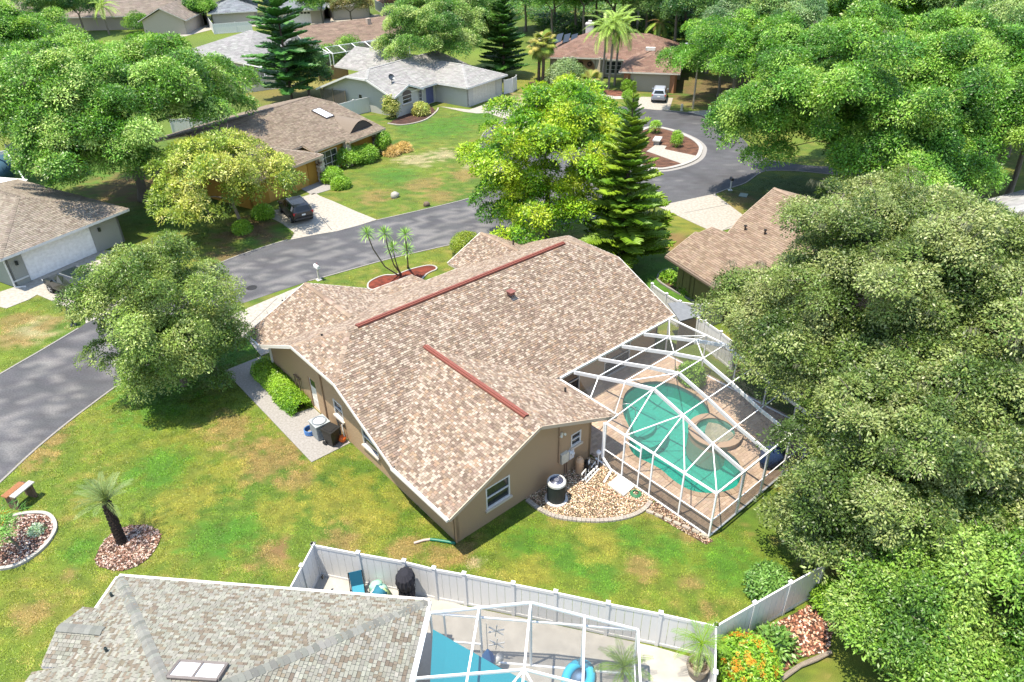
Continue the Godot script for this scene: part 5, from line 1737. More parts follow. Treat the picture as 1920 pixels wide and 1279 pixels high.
	for i in 16:
		heap.col = pick([Color(0.02, 0.3, 0.36), Color(0.4, 0.7, 0.55), Color(0.65, 0.75, 0.62), Color(0.03, 0.2, 0.3), Color(0.5, 0.68, 0.3)])
		var a := rng.randf() * TAU
		heap.blob(Vector3(cos(a) * 0.22 * rng.randf(), 0.3 + 0.22 * rng.randf(), sin(a) * 0.22), Vector3(0.3, 0.25, 0.3) * rng.randf_range(0.6, 1.1), i, 0.25, 6, 9)
	var hp := solo("beach_bag", heap, "fabric", "rumpled turquoise and white patterned beanbag beside the teal chair", "beanbag")
	hp.position = f.call(9.2, -1.95, 0.0)
	var gr := thing("covered_grill", "barbecue grill under a tied black cover against the white fence", "grill", f.call(10.45, -1.75, 0.03), 0.8)
	var gc := Buf.new()
	gc.col = Color(0.016, 0.018, 0.026)
	var prof := PackedVector2Array([Vector2(0.1, 0.0), Vector2(0.32, 0.3), Vector2(0.4, 0.7), Vector2(0.33, 1.05), Vector2(0.37, 1.15), Vector2(0.46, 1.45), Vector2(0.4, 1.72), Vector2(0.18, 1.86), Vector2(0.0, 1.87)])
	for i in prof.size() - 1:
		for k in 28:
			var p := []
			for t in [[i, k], [i + 1, k], [i + 1, k + 1], [i, k + 1]]:
				var a: float = TAU * t[1] / 28.0
				var rr: float = prof[t[0]].x * (1.08 if int(t[1]) % 2 else 0.96)
				p.append(Vector3(cos(a) * rr, prof[t[0]].y, sin(a) * rr * 0.8))
			gc.quad(p[0], p[1], p[2], p[3])
	part(gr, "cover", gc, "fabric")
	var strap := Buf.new()
	strap.col = Color(0.008, 0.008, 0.01)
	strap.lathe(Vector3(0, 1.07, 0), PackedVector2Array([Vector2(0.35, -0.02), Vector2(0.365, 0.0), Vector2(0.35, 0.02)]), 20)
	part(gr, "strap", strap, "fabric")
	var gate := Buf.new()
	gate.col = Color(0.02, 0.02, 0.02)
	gate.box(f.call(6.95, -2.0, 0.95), Vector3(0.1, 0.16, 0.05), 0.8)
	solo("gate_latch", gate, "metal", "black latch on the short white fence return", "latch")
	var sprink := Buf.new()
	sprink.col = Color(0.06, 0.06, 0.055)
	sprink.tube(PackedVector3Array([f.call(19.75, -0.9, 0.05), f.call(19.7, -0.95, 0.5), f.call(19.6, -1.0, 0.6)]), PackedFloat32Array([0.02, 0.02, 0.07]), 7)
	solo("shovel", sprink, "metal", "small dark tool leaning on the white fence right of the cage", "tool")
	var bench := Buf.new()
	bench.col = Color(0.2, 0.21, 0.21)
	bench.box(f.call(19.75, 1.6, 0.4), Vector3(0.5, 0.75, 0.7), -0.8)
	bench.box(f.call(19.75, 1.6, 0.8), Vector3(0.56, 0.05, 0.76), -0.8)
	solo("deck_box", bench, "plastic", "grey storage box against the right side of the foreground cage", "storage box")
	vinyl_fence("long white vinyl fence in the foreground between the lawn and the grey roofed house", PackedVector2Array([Vector2(-5.35, -2.43), Vector2(-4.22, -0.83), Vector2(-3.08, 0.74), Vector2(-2.41, 1.82), Vector2(-1.69, 2.81), Vector2(-0.57, 4.42), Vector2(0.37, 5.78), Vector2(1.47, 7.43), Vector2(2.58, 9.00), Vector2(3.65, 10.64)]), 1.83)
	vinyl_fence("short white vinyl fence return with latch at the grey gutter", PackedVector2Array([Vector2(-5.35, -2.43), Vector2(-6.21, -1.74), Vector2(-7.14, -1.01)]), 1.83)
	vinyl_fence("white vinyl fence running from the corner up under the mossy oak", PackedVector2Array([Vector2(3.65, 10.64), Vector2(5.51, 11.02), Vector2(7.31, 11.40), Vector2(9.03, 11.78)]), 1.83)
	vinyl_fence("white vinyl fence seen edge on beside the flowering shrub", PackedVector2Array([Vector2(3.65, 10.64), Vector2(2.11, 11.71), Vector2(0.30, 12.95)]), 1.83)

func garage_house() -> void:
	var f := framed(Vector2(0.1, -43.0), 160.0)
	var house := thing("garage_house", "pale house at the left with tan hipped roof and wide white garage door", "house")
	footprint(f, 0.5, 10.5, 0.5, 13)
	var faces := faces_of(f, hip_faces(0, 10.3, 0, 15, 2.7, 0.37))
	var roof := shingle_roof(house, faces, [Color(0.39, 0.335, 0.27), Color(0.45, 0.39, 0.32), Color(0.32, 0.265, 0.21), Color(0.41, 0.355, 0.295)], Color(0.6, 0.6, 0.58), 0.17, 0.3, 0, 41)
	for q in [[0.03, 0.03, 5.15, 5.15], [10.27, 0.03, 5.15, 5.15], [5.15, 5.15, 5.15, 9.85]]:
		ridge_caps(roof, f.call(q[0], q[1], 2.7 + 0.37 * minf(q[1], 5.15) + 0.02), f.call(q[2], q[3], 2.7 + 0.37 * 5.15 + 0.02), [Color(0.38, 0.32, 0.26), Color(0.32, 0.27, 0.22)], 0.25, 0.3, 0.3)
	eave_boards(house, faces, Color(0.78, 0.78, 0.76))
	var c := Color(0.44, 0.46, 0.42)
	var a: Vector3 = f.call(9.7, 0.75, 0.0)
	var b: Vector3 = f.call(0.7, 0.75, 0.0)
	var door := [1.15, 6.55, 0.03, 2.25]
	ring_walls(house, f, 0.7, 9.7, 0.75, 14.2, 2.6, c, -1, [door])
	panel_door(house, "garage_door", a, b, door, Color(0.8, 0.82, 0.83), Vector2i(8, 4))
	for u in [0.62, 7.2]:
		var l := Buf.new()
		l.col = Color(0.05, 0.06, 0.06)
		l.box(a + (b - a).normalized() * u + Vector3(0, 1.75, 0) + (b - a).normalized().cross(Vector3.UP) * 0.1, Vector3(0.16, 0.3, 0.16), 0.3)
		part(house, "wall_lamp", l, "metal")
	var band := Buf.new()
	band.col = Color(0.62, 0.65, 0.63)
	band.bar(f.call(9.75, 0.72, 0.5), f.call(8.6, 0.72, 0.5), 0.06, 0.12)
	part(house, "trim_band", band, "trim")
	var dp := Buf.new()
	dp.col = Color(0.75, 0.76, 0.75)
	dp.bar(f.call(9.85, 0.65, 2.6), f.call(9.8, 0.65, 0.15), 0.08, 0.08)
	dp.bar(f.call(9.8, 0.65, 0.12), f.call(9.3, 0.2, 0.08), 0.08, 0.08)
	part(house, "downspout", dp, "trim")
	# shed roof and frame behind it
	var shed := thing("white_shed", "low white roofed shed with blue cover behind the left garage", "shed", Vector3.ZERO)
	var sb := Buf.new()
	sb.col = Color(0.68, 0.7, 0.72)
	sb.slab(PackedVector3Array([Vector3(-7.58, 2.30, -58.11), Vector3(-4.87, 2.30, -56.65), Vector3(-4.28, 2.50, -57.18), Vector3(-7.04, 2.50, -60.93)]), Vector3(0, -0.15, 0))
	part(shed, "roof", sb, "painted")
	var sw := Buf.new()
	sw.col = Color(0.5, 0.53, 0.53)
	var p0: Vector3 = Vector3(-7.56, 2.20, -58.46)
	var p1: Vector3 = Vector3(-4.84, 2.20, -56.99)
	sw.slab(PackedVector3Array([p0, p1, Vector3(p1.x, 0, p1.z), Vector3(p0.x, 0, p0.z)]), Vector3(0.05, 0, -0.1))
	part(shed, "wall", sw, "painted")
	var mast := Buf.new()
	mast.col = Color(0.7, 0.74, 0.76)
	mast.bar(Vector3(-4.52, 2.40, -57.41), Vector3(-4.69, 4.20, -60.86), 0.1, 0.1)
	mast.bar(Vector3(-4.69, 4.20, -60.86), Vector3(-6.01, 4.20, -61.07), 0.12, 0.3)
	part(shed, "awning_frame", mast, "aluminium")
	var cover := Buf.new()
	cover.col = Color(0.05, 0.13, 0.2)
	cover.blob(Vector3(-5.56, 2.60, -61.48), Vector3(1.2, 1.3, 1.0), 9.0, 0.2)
	part(shed, "blue_cover", cover, "fabric")

func ochre_house() -> void:
	var f := framed(Vector2(27.4, -48.0), 163.0)
	var house := thing("ochre_house", "ochre walled house with brown shingle roof, stone columns and an eyebrow dormer", "house")
	footprint(f, 0.0, 20, -0.6, 16)
	var list := [
		[[0, 0, 2.6], [5.5, 0, 2.6], [5.5, 0.5, 2.73], [9.8, 0.5, 2.73], [9.8, 2.0, 3.1], [17, 2.0, 3.1], [17, 9.2, 5.0], [1.2, 9.2, 5.0], [0, 7.0, 4.42]],
		[[0, 7.0, 4.42], [1.2, 9.2, 5.0], [0, 11.4, 4.42]],
		[[0, 11.4, 4.42], [1.2, 9.2, 5.0], [17, 9.2, 5.0], [17, 18, 2.7], [0, 18, 2.7]],
	]
	list += [[[9.7, -0.6, 2.6], [18.9, -0.6, 2.6], [14.8, 4.6, 4.1], [14.2, 4.6, 4.1]], [[9.7, 9.0, 2.6], [9.7, -0.6, 2.6], [14.2, 4.6, 4.1]], [[18.9, -0.6, 2.6], [18.9, 9.0, 2.6], [14.8, 4.6, 4.1]]]
	var faces := faces_of(f, list)
	var tones := [Color(0.34, 0.27, 0.2), Color(0.41, 0.33, 0.25), Color(0.29, 0.225, 0.165), Color(0.37, 0.295, 0.225)]
	var roof := shingle_roof(house, faces, tones, Color(0.55, 0.45, 0.33), 0.2, 0.4, 0, 42)
	ridge_caps(roof, f.call(9.75, -0.55, 2.62), f.call(14.2, 4.6, 4.12), [Color(0.42, 0.35, 0.28), Color(0.36, 0.3, 0.24)], 0.3, 0.34, 0.2)
	ridge_caps(roof, f.call(1.2, 9.2, 5.03), f.call(17, 9.2, 5.03), [Color(0.24, 0.19, 0.15)], 0.3, 0.34, 0.2)
	eave_boards(house, faces, Color(0.5, 0.42, 0.32))
	# eyebrow dormer
	var dm := Buf.new()
	dm.col = Color(0.33, 0.27, 0.21)
	var front := []
	var back := []
	for i in 13:
		var t := i / 12.0
		var u := lerpf(4.2, 0.6, t)
		var lift := sin(PI * t) * 0.95
		front.append(f.call(u, 1.1, 2.88 + lift))
		back.append(f.call(u, 1.1 + lift * 3.6, 2.9 + lift * 0.98))
	for i in 12:
		dm.quad(front[i], front[i + 1], back[i + 1], back[i])
	part(roof, "dormer", dm, "shingle")
	var dv := Buf.new()
	dv.col = Color(0.05, 0.045, 0.045)
	for i in 12:
		dv.quad(front[i] - Vector3(0, 0.08, 0), front[i + 1] - Vector3(0, 0.08, 0), f.call(lerpf(4.2, 0.6, (i + 1) / 12.0), 1.15, 2.86), f.call(lerpf(4.2, 0.6, i / 12.0), 1.15, 2.86))
	part(roof, "dormer_vent", dv, "painted")
	skylight(roof, f.call(2.6, 4.6, 3.83), f.call(3.7, 4.6, 3.83), f.call(3.7, 6.6, 4.35), f.call(2.6, 6.6, 4.35), Color(0.1, 0.09, 0.085))
	var ochre := Color(0.52, 0.29, 0.04)
	var a: Vector3 = f.call(9.6, 1.0, 0.0)
	var b: Vector3 = f.call(0.7, 1.0, 0.0)
	var win := [0.8, 3.2, 0.3, 2.2]
	ring_walls(house, f, 0.7, 9.6, 1.0, 15, 2.65, ochre, -1, [win])
	window(house, a, b, win, Color(0.75, 0.72, 0.66), "grid")
	ring_walls(house, f, 10.2, 18.4, 0.0, 12.0, 2.55, ochre, -1, [[2.0, 7.0, 0.03, 2.2]])
	panel_door(house, "garage_door", f.call(18.4, 0.0, 0.0), f.call(10.2, 0.0, 0.0), [2.0, 7.0, 0.03, 2.2], Color(0.5, 0.3, 0.07), Vector2i(8, 4))
	# stone columns
	rng.seed = 43
	for q in [[9.6, 0.35], [10.05, -0.35], [0.95, 0.6], [5.3, 0.6]]:
		var col := Buf.new()
		for j in 12:
			for i in 4:
				col.col = pick([Color(0.6, 0.55, 0.47), Color(0.66, 0.62, 0.55), Color(0.5, 0.42, 0.33), Color(0.62, 0.58, 0.5), Color(0.14, 0.1, 0.08)])
				var du: float = [-0.14, 0.14, -0.14, 0.14][i] + (0.05 if j % 2 else 0.0)
				var dv2: float = [-0.14, -0.14, 0.14, 0.14][i]
				col.box(f.call(q[0] + du, q[1] + dv2, 0.11 + j * 0.21), Vector3(0.28, 0.2, 0.28) * rng.randf_range(0.9, 1.02), -deg_to_rad(163.0))
		part(house, "stone_column", col, "rock")
	vinyl_fence("white vinyl fence behind the ochre house's ridge", PackedVector2Array([Vector2(12.71, -70.54), Vector2(14.41, -69.51), Vector2(16.02, -68.25), Vector2(17.74, -67.21), Vector2(19.41, -65.90)]), 1.83)

func white_house() -> void:
	var f := framed(Vector2(52.6, -57.6), 166.5)
	var house := thing("white_house", "white house with pale grey roof, arched window and satellite dish", "house")
	footprint(f, 0.5, 17, 0.5, 20)
	footprint(f, 0.5, 9, 0.0, 8)
	var s := 0.38
	var list := [
		[[-0.5, 5.0, 2.6], [16.9, 5.0, 2.6], [16.9, 9.0, 4.12], [14.6, 10.8, 4.8], [1.4, 10.8, 4.8]],
		[[16.9, 9.0, 4.12], [16.9, 12.6, 4.12], [14.6, 10.8, 4.8]],
		[[16.9, 12.6, 4.12], [16.9, 18.5, 1.9], [-0.5, 17.0, 2.45], [1.4, 10.8, 4.8], [14.6, 10.8, 4.8]],
		[[-0.5, 17.0, 2.45], [-0.5, 5.0, 2.6], [1.4, 10.8, 4.8]],
		[[0, 0, 2.6], [8.5, 0, 2.6], [4.25, 4.25, 2.6 + s * 4.25]], [[8.5, 0, 2.6], [8.5, 5.0, 2.6], [4.25, 9.3, 4.22], [4.25, 4.25, 4.22]], [[0, 5.0, 2.6], [0, 0, 2.6], [4.25, 4.25, 4.22], [4.25, 9.3, 4.22]],
		[[8.5, 24, 2.6], [8.5, 15.0, 2.6], [4.0, 10.8, 4.5], [4.0, 24, 4.5]], [[-0.5, 15.0, 2.6], [-0.5, 24, 2.6], [4.0, 24, 4.5], [4.0, 10.8, 4.5]],
		[[16.9, 4.5, 2.6], [16.9, 5.6, 2.6], [14.3, 7.7, 3.6], [14.3, 4.5, 3.6]], [[11.7, 5.6, 2.6], [11.7, 4.5, 2.6], [14.3, 4.5, 3.6], [14.3, 7.7, 3.6]],
	]
	var faces := faces_of(f, list)
	var roof := shingle_roof(house, faces, [Color(0.5, 0.495, 0.48), Color(0.54, 0.535, 0.52), Color(0.47, 0.465, 0.45)], Color(0.7, 0.7, 0.68), 0.25, 0.6, 0, 44)
	for q in [[0.05, 0.05, 2.62, 4.25, 4.25, 4.24], [8.45, 0.05, 2.62, 4.25, 4.25, 4.24], [4.25, 4.25, 4.24, 4.25, 9.2, 4.24], [14.6, 10.8, 4.83, 1.4, 10.8, 4.83], [16.9, 9.0, 4.15, 14.6, 10.8, 4.83], [14.3, 4.5, 3.63, 14.3, 7.6, 3.63]]:
		ridge_caps(roof, f.call(q[0], q[1], q[2]), f.call(q[3], q[4], q[5]), [Color(0.55, 0.55, 0.54)], 0.4, 0.4, 0.25)
	eave_boards(house, faces, Color(0.78, 0.78, 0.77))
	for z in [[5.0, 2.6, 9.0, 4.12], [9.0, 4.12, 12.6, 4.12], [12.6, 4.12, 18.5, 1.9]]:
		board(house, "rake_board", f.call(16.93, z[0], z[1] - 0.08), f.call(16.93, z[2], z[3] - 0.08), Color(0.78, 0.78, 0.77), 0.22)
	for q in [[16.9, 14.3], [11.7, 14.3]]:
		board(house, "rake_board", f.call(q[0], 4.47, 2.52), f.call(q[1], 4.47, 3.52), Color(0.78, 0.78, 0.77), 0.2)
	var c := Color(0.68, 0.69, 0.65)
	var a: Vector3 = f.call(7.9, 0.55, 0.0)
	var b: Vector3 = f.call(0.5, 0.55, 0.0)
	ring_walls(house, f, 0.5, 7.9, 0.55, 9.0, 2.55, c, -1, [[1.1, 6.0, 0.03, 2.2]])
	panel_door(house, "garage_door", a, b, [1.1, 6.0, 0.03, 2.2], Color(0.58, 0.57, 0.51), Vector2i(8, 4))
	var a2: Vector3 = f.call(16.2, 5.9, 0.0)
	var b2: Vector3 = f.call(7.9, 5.9, 0.0)
	var win := [5.0, 5.7, 0.7, 2.1]
	var dr := [6.4, 7.9, 0.05, 2.2]
	wall(house, a2, b2, PackedVector2Array([Vector2(0, 2.6), Vector2(8.3, 2.6)]), [win, dr], c)
	window(house, a2, b2, win, Color(0.8, 0.8, 0.8), "grid")
	panel_door(house, "door", a2, b2, dr, Color(0.12, 0.14, 0.3), Vector2i(3, 4))
	gable_wall(house, f.call(16.3, 5.0, 0.0), f.call(12.3, 5.0, 0.0), 2.55, 3.3, c, [[1.2, 2.9, 1.3, 2.3]])
	window(house, f.call(16.3, 5.0, 0.0), f.call(12.3, 5.0, 0.0), [1.2, 2.9, 1.3, 2.3], Color(0.78, 0.78, 0.77), "hung")
	var arch := Buf.new()
	var ac: Vector3 = f.call(14.25, 4.97, 2.3)
	var ud: Vector3 = f.call(1, 0, 0.0) - f.call(0, 0, 0.0)
	for i in 12:
		arch.tri(ac, ac + ud * cos(PI * (i + 1) / 12) * 0.85 + Vector3(0, sin(PI * (i + 1) / 12) * 0.55, 0), ac + ud * cos(PI * i / 12) * 0.85 + Vector3(0, sin(PI * i / 12) * 0.55, 0))
	part(house, "arched_pane", arch, "dark_glass")
	var l: float = f.call(16.2, 18.0, 0.0).distance_to(f.call(16.2, 5.9, 0.0))
	wall(house, f.call(16.2, 18.0, 0.0), f.call(16.2, 5.9, 0.0), PackedVector2Array([Vector2(0, 2.0), Vector2(5.4, 4.0), Vector2(9.0, 4.0), Vector2(l, 2.8)]), [[6.5, 7.2, 0.9, 2.0]], c)
	window(house, f.call(16.2, 18.0, 0.0), f.call(16.2, 5.9, 0.0), [6.5, 7.2, 0.9, 2.0], Color(0.6, 0.6, 0.6), "hung")
	var pc := thing("screened_porch", "tan screened porch at the back corner of the white house", "porch")
	screen_quad(pc, "screen_panel", [f.call(16.6, 18.0, 0.1), f.call(16.6, 13.4, 0.1), f.call(16.6, 13.4, 2.2), f.call(16.6, 18.0, 1.9)], "screen_dense")
	for v in [18.0, 15.7, 13.4]:
		beam(pc, "post", f.call(16.6, v, 0.0), f.call(16.6, v, 2.2), 0.1, 0.1, Color(0.2, 0.17, 0.12))
	var dish := Buf.new()
	dish.col = Color(0.1, 0.11, 0.12)
	var dp: Vector3 = f.call(14.6, 7.0, 3.4)
	dish.tube(PackedVector3Array([dp, dp + Vector3(0, 0.5, 0)]), PackedFloat32Array([0.04, 0.04]), 6)
	dish.lathe(dp + Vector3(0, 0.8, 0), PackedVector2Array([Vector2(0.0, -0.12), Vector2(0.25, -0.06), Vector2(0.42, 0.08), Vector2(0.4, 0.09), Vector2(0.24, -0.03), Vector2(0.0, -0.08)]), 16, Basis(Vector3.RIGHT, 1.0))
	dish.tube(PackedVector3Array([dp + Vector3(0, 0.7, 0.1), dp + Vector3(0.1, 0.9, 0.5)]), PackedFloat32Array([0.02, 0.02]), 5)
	solo("satellite_dish", dish, "metal", "dark satellite dish standing on the pale grey roof", "satellite dish")
	vinyl_fence("white fence return between the white house and the ochre house", PackedVector2Array([Vector2(29.94, -62.81), Vector2(32.38, -63.21), Vector2(35.29, -63.25)]), 1.83)
	vinyl_fence("white fence right of the white house's garage", PackedVector2Array([Vector2(52.46, -58.23), Vector2(53.88, -58.12), Vector2(55.27, -58.94)]), 1.83)
	vinyl_fence("tan fence behind the white house's left end", PackedVector2Array([Vector2(38.05, -82.65), Vector2(40.20, -82.49), Vector2(42.51, -82.20)]), 1.83, "", Color(0.5, 0.36, 0.22))

func cul_house() -> void:
	var f := framed(Vector2(64.3, -48.5), 54.0)
	var house := thing("arched_porch_house", "brown roofed house at the turning circle with arched porch and brick garage piers", "house")
	footprint(f, -11, 8, -19, 0)
	var list := hip_faces(-11.5, 8.6, -19.0, -7.6, 2.6, 0.45) + [[[0, 0, 2.6], [8.0, 0, 2.6], [4, -4.0, 4.2]], [[8.0, 0, 2.6], [8.0, -9.0, 2.6], [4.0, -12.0, 4.2], [4.0, -4.0, 4.2]], [[0, -9.0, 2.6], [0, 0, 2.6], [4.0, -4.0, 4.2], [4.0, -12.0, 4.2]]]
	list += [[[-8.6, -6.6, 2.9], [-2.6, -6.6, 2.9], [-5.6, -9.4, 4.1]], [[-2.6, -6.6, 2.9], [-2.6, -9.0, 2.9], [-5.6, -12.0, 4.1], [-5.6, -9.4, 4.1]], [[-8.6, -9.0, 2.9], [-8.6, -6.6, 2.9], [-5.6, -9.4, 4.1], [-5.6, -12.0, 4.1]]]
	var faces := faces_of(f, list)
	var roof := shingle_roof(house, faces, [Color(0.34, 0.2, 0.15), Color(0.38, 0.24, 0.18), Color(0.3, 0.18, 0.135)], Color(0.66, 0.6, 0.52), 0.28, 0.6, 0, 45)
	for q in [[0.05, -0.05, 2.62, 4.0, -4.0, 4.24], [7.95, -0.05, 2.62, 4.0, -4.0, 4.24]]:
		ridge_caps(roof, f.call(q[0], q[1], q[2]), f.call(q[3], q[4], q[5]), [Color(0.4, 0.26, 0.2)], 0.4, 0.4, 0.3)
	eave_boards(house, faces, Color(0.72, 0.68, 0.6))
	var c := Color(0.55, 0.49, 0.42)
	ring_walls(house, f, 0.6, 7.4, -8.0, -0.6, 2.55, c)
	var a: Vector3 = f.call(0.6, -0.58, 0.0)
	var b: Vector3 = f.call(7.4, -0.58, 0.0)
	panel_door(house, "garage_door", a, b, [1.0, 5.8, 0.03, 2.3], Color(0.66, 0.62, 0.54), Vector2i(8, 4))
	for u in [0.25, 6.35]:
		var pier := Buf.new()
		pier.col = Color(0.42, 0.2, 0.11)
		pier.bar(a + (b - a).normalized() * (u + 0.25) + Vector3(0, 0, 0), a + (b - a).normalized() * (u + 0.25) + Vector3(0, 2.5, 0), 0.75, 0.5)
		part(house, "brick_pier", pier, "rock")
	ring_walls(house, f, -10.8, 8.0, -18.3, -8.2, 2.55, c)
	# arched porch
	var pl := Vector3.ZERO
	var arch := Buf.new()
	arch.col = Color(0.62, 0.54, 0.44)
	var o: Vector3 = f.call(-5.6, -6.9, 0.0)
	var ud: Vector3 = f.call(1, 0, 0.0) - f.call(0, 0, 0.0)
	var vd: Vector3 = f.call(0, 1, 0.0) - f.call(0, 0, 0.0)
	for i in 16:
		var a0 := PI * i / 16
		var a1 := PI * (i + 1) / 16
		var p0 := o + ud * cos(a0) * 1.5 + Vector3(0, 1.5 + sin(a0) * 1.3, 0)
		var p1 := o + ud * cos(a1) * 1.5 + Vector3(0, 1.5 + sin(a1) * 1.3, 0)
		arch.quad(p1, p0, Vector3(p0.x, 3.0, p0.z), Vector3(p1.x, 3.0, p1.z))
		arch.quad(p0, p1, p1 - vd * 0.9, p0 - vd * 0.9)
	for sx in [-1.0, 1.0]:
		arch.bar(o + ud * sx * 2.0, o + ud * sx * 2.0 + Vector3(0, 3.0, 0), 1.0, 0.3)
	part(house, "porch_arch", arch, "stucco")
	var back := Buf.new()
	back.col = Color(0.5, 0.28, 0.2)
	back.bar(o - vd * 1.2 - ud * 1.5 + Vector3(0, 1.4, 0), o - vd * 1.2 + ud * 1.5 + Vector3(0, 1.4, 0), 0.1, 2.8)
	part(house, "porch_wall", back, "stucco")
	for sx in [-0.62, 0.62]:
		var wr := Buf.new()
		wr.col = Color(0.04, 0.03, 0.02)
		var pts := PackedVector3Array()
		var rs := PackedFloat32Array()
		for i in 17:
			var t := TAU * i / 16
			pts.append(o - vd * 1.05 + ud * (sx + cos(t) * 0.26) + Vector3(0, 1.75 + sin(t) * 0.26, 0))
			rs.append(0.1)
		wr.tube(pts, rs, 6, false)
		part(house, "door_wreath", wr, "moss")
	window(house, f.call(-3.0, -8.15, 0.0), f.call(0.0, -8.15, 0.0), [0.4, 2.6, 0.5, 2.2], Color(0.75, 0.75, 0.75), "grid")
	var ch := Buf.new()
	ch.col = Color(0.6, 0.58, 0.56)
	ch.box(f.call(-6.0, -14.5, 5.3), Vector3(1.1, 1.8, 1.1), 0.6)
	ch.box(f.call(-6.0, -14.5, 6.15), Vector3(1.25, 0.18, 1.25), 0.6)
	ch.box(f.call(-6.0, -14.5, 6.4), Vector3(0.5, 0.35, 0.5), 0.6)
	part(roof, "chimney", ch, "painted")
	var sp := Buf.new()
	sp.col = Color(0.015, 0.015, 0.02)
	for i in 3:
		sp.slab(PackedVector3Array([f.call(-10.9 + i * 1.1, -12.2 - i * 0.3, 3.7), f.call(-9.95 + i * 1.1, -12.2 - i * 0.3, 3.95), f.call(-9.95 + i * 1.1, -14.6, 4.75), f.call(-10.9 + i * 1.1, -14.6, 4.5)]), Vector3(0, -0.08, 0))
	part(roof, "solar_panel", sp, "dark_glass")
	var wv := Buf.new()
	wv.col = Color(0.75, 0.74, 0.7)
	wv.box(f.call(3.6, -6.2, 4.4), Vector3(0.5, 0.4, 1.3), 0.6)
	part(roof, "ridge_light", wv, "painted")

func right_house() -> void:
	var f := framed(Vector2(24.9, -8.8), 14.6)
	var house := thing("olive_house", "house right of the brown house with tan shingle roof and olive side wall", "house")
	footprint(f, 0.3, 16, -0.3, 13)
	var h := func(u: float) -> float: return 2.6 + 0.38 * u
	var outline := [[0, 0], [2.65, -0.4], [2.75, -0.1], [3.6, 0.1], [3.8, 1.5], [5.2, 0.9], [8.7, 0.2], [8.7, 13], [0, 13]]
	var one := []
	for q in outline: one.append([q[0], q[1], h.call(q[0])])
	var faces := faces_of(f, [one, [[8.7, 0.2, h.call(8.7)], [17.4, 0.2, 2.6], [17.4, 13, 2.6], [8.7, 13, h.call(8.7)]]])
	var roof := shingle_roof(house, faces, [Color(0.4, 0.29, 0.2), Color(0.46, 0.34, 0.245), Color(0.34, 0.24, 0.165), Color(0.43, 0.32, 0.23)], Color(0.35, 0.28, 0.2), 0.16, 0.36, 0, 46)
	ridge_caps(roof, f.call(8.7, 0.2, h.call(8.7) + 0.03), f.call(8.7, 13, h.call(8.7) + 0.03), [Color(0.46, 0.34, 0.25)], 0.28, 0.34, 0.4)
	board(house, "gutter", f.call(-0.08, 0, 2.5), f.call(-0.08, 13, 2.5), Color(0.2, 0.15, 0.11), 0.14, 0.14)
	for i in 6:
		var q: Array = outline[i]
		var r: Array = outline[i + 1]
		board(house, "rake_board", f.call(q[0], q[1] - 0.03, h.call(q[0]) - 0.08), f.call(r[0], r[1] - 0.03, h.call(r[0]) - 0.08), Color(0.4, 0.31, 0.23), 0.18)
	board(house, "fascia", f.call(8.7, 0.17, h.call(8.7) - 0.08), f.call(17.4, 0.17, 2.52), Color(0.7, 0.62, 0.52), 0.2)
	for q in [[4.6, 2.2], [5.0, 3.6]]:
		var v := Buf.new()
		v.col = Color(0.06, 0.05, 0.045)
		v.lathe(f.call(q[0], q[1], h.call(q[0])), PackedVector2Array([Vector2(0.06, -0.1), Vector2(0.06, 0.28), Vector2(0.12, 0.3), Vector2(0.1, 0.36), Vector2(0.0, 0.36)]), 9)
		part(roof, "vent_pipe", v, "metal")
	var olive := Color(0.28, 0.25, 0.1)
	var a: Vector3 = f.call(0.75, 0.5, 0.0)
	var b: Vector3 = f.call(0.75, 12.5, 0.0)
	var win := [8.1, 9.6, 0.7, 2.1]
	wall(house, a, b, PackedVector2Array([Vector2(0, 2.7), Vector2(6.4, 2.7)]), [], olive)
	wall(house, f.call(0.75, 6.9, 0.0), b, PackedVector2Array([Vector2(0, 2.7), Vector2(5.6, 2.7)]), [[1.6, 3.0, 0.7, 2.1]], Color(0.3, 0.24, 0.15))
	window(house, f.call(0.75, 6.9, 0.0), b, [1.6, 3.0, 0.7, 2.1], Color(0.75, 0.75, 0.75))
	wall(house, f.call(16.5, 1.8, 0.0), f.call(0.75, 1.8, 0.0), PackedVector2Array([Vector2(0, 2.6), Vector2(7.8, 5.4), Vector2(15.75, 2.6)]), [], olive)
	for q in [1.1, 2.3]:
		var j := Buf.new()
		j.col = Color(0.12, 0.11, 0.05)
		j.bar(f.call(0.73, q, 0.0), f.call(0.73, q, 2.55), 0.05, 0.05)
		part(house, "downspout", j, "painted")
	# white gate and fence between the two houses, low tan wall by the cage
	vinyl_fence("white gate fence between the olive wall and the pool cage", PackedVector2Array([Vector2(22.33, -3.68), Vector2(24.00, -3.35)]), 1.83)
	vinyl_fence("bright white fence behind the far end of the pool cage", PackedVector2Array([Vector2(20.73, -2.93), Vector2(20.78, -2.46), Vector2(20.42, -1.05), Vector2(19.99, 0.27)]), 1.83)
	vinyl_fence("grey shaded white fence along the strip of grass behind the brown house", PackedVector2Array([Vector2(22.10, -7.63), Vector2(21.71, -6.12), Vector2(21.56, -4.94), Vector2(22.28, -3.72)]), 1.83)
	var shed := thing("lean_to", "grey metal lean-to roof at the far rear corner of the brown house", "lean-to")
	var lb := Buf.new()
	lb.col = Color(0.18, 0.19, 0.205)
	var q0: Vector3 = Vector3(20.34, 2.20, -4.98)
	var q1: Vector3 = Vector3(21.23, 2.10, -4.59)
	var q2: Vector3 = Vector3(21.13, 1.95, -2.89)
	var q3: Vector3 = Vector3(19.29, 2.10, -3.21)
	lb.slab(PackedVector3Array([q0, q1, q2, q3]), Vector3(0, -0.07, 0))
	part(shed, "roof", lb, "painted")
	var ls := Buf.new()
	ls.col = Color(0.42, 0.32, 0.22)
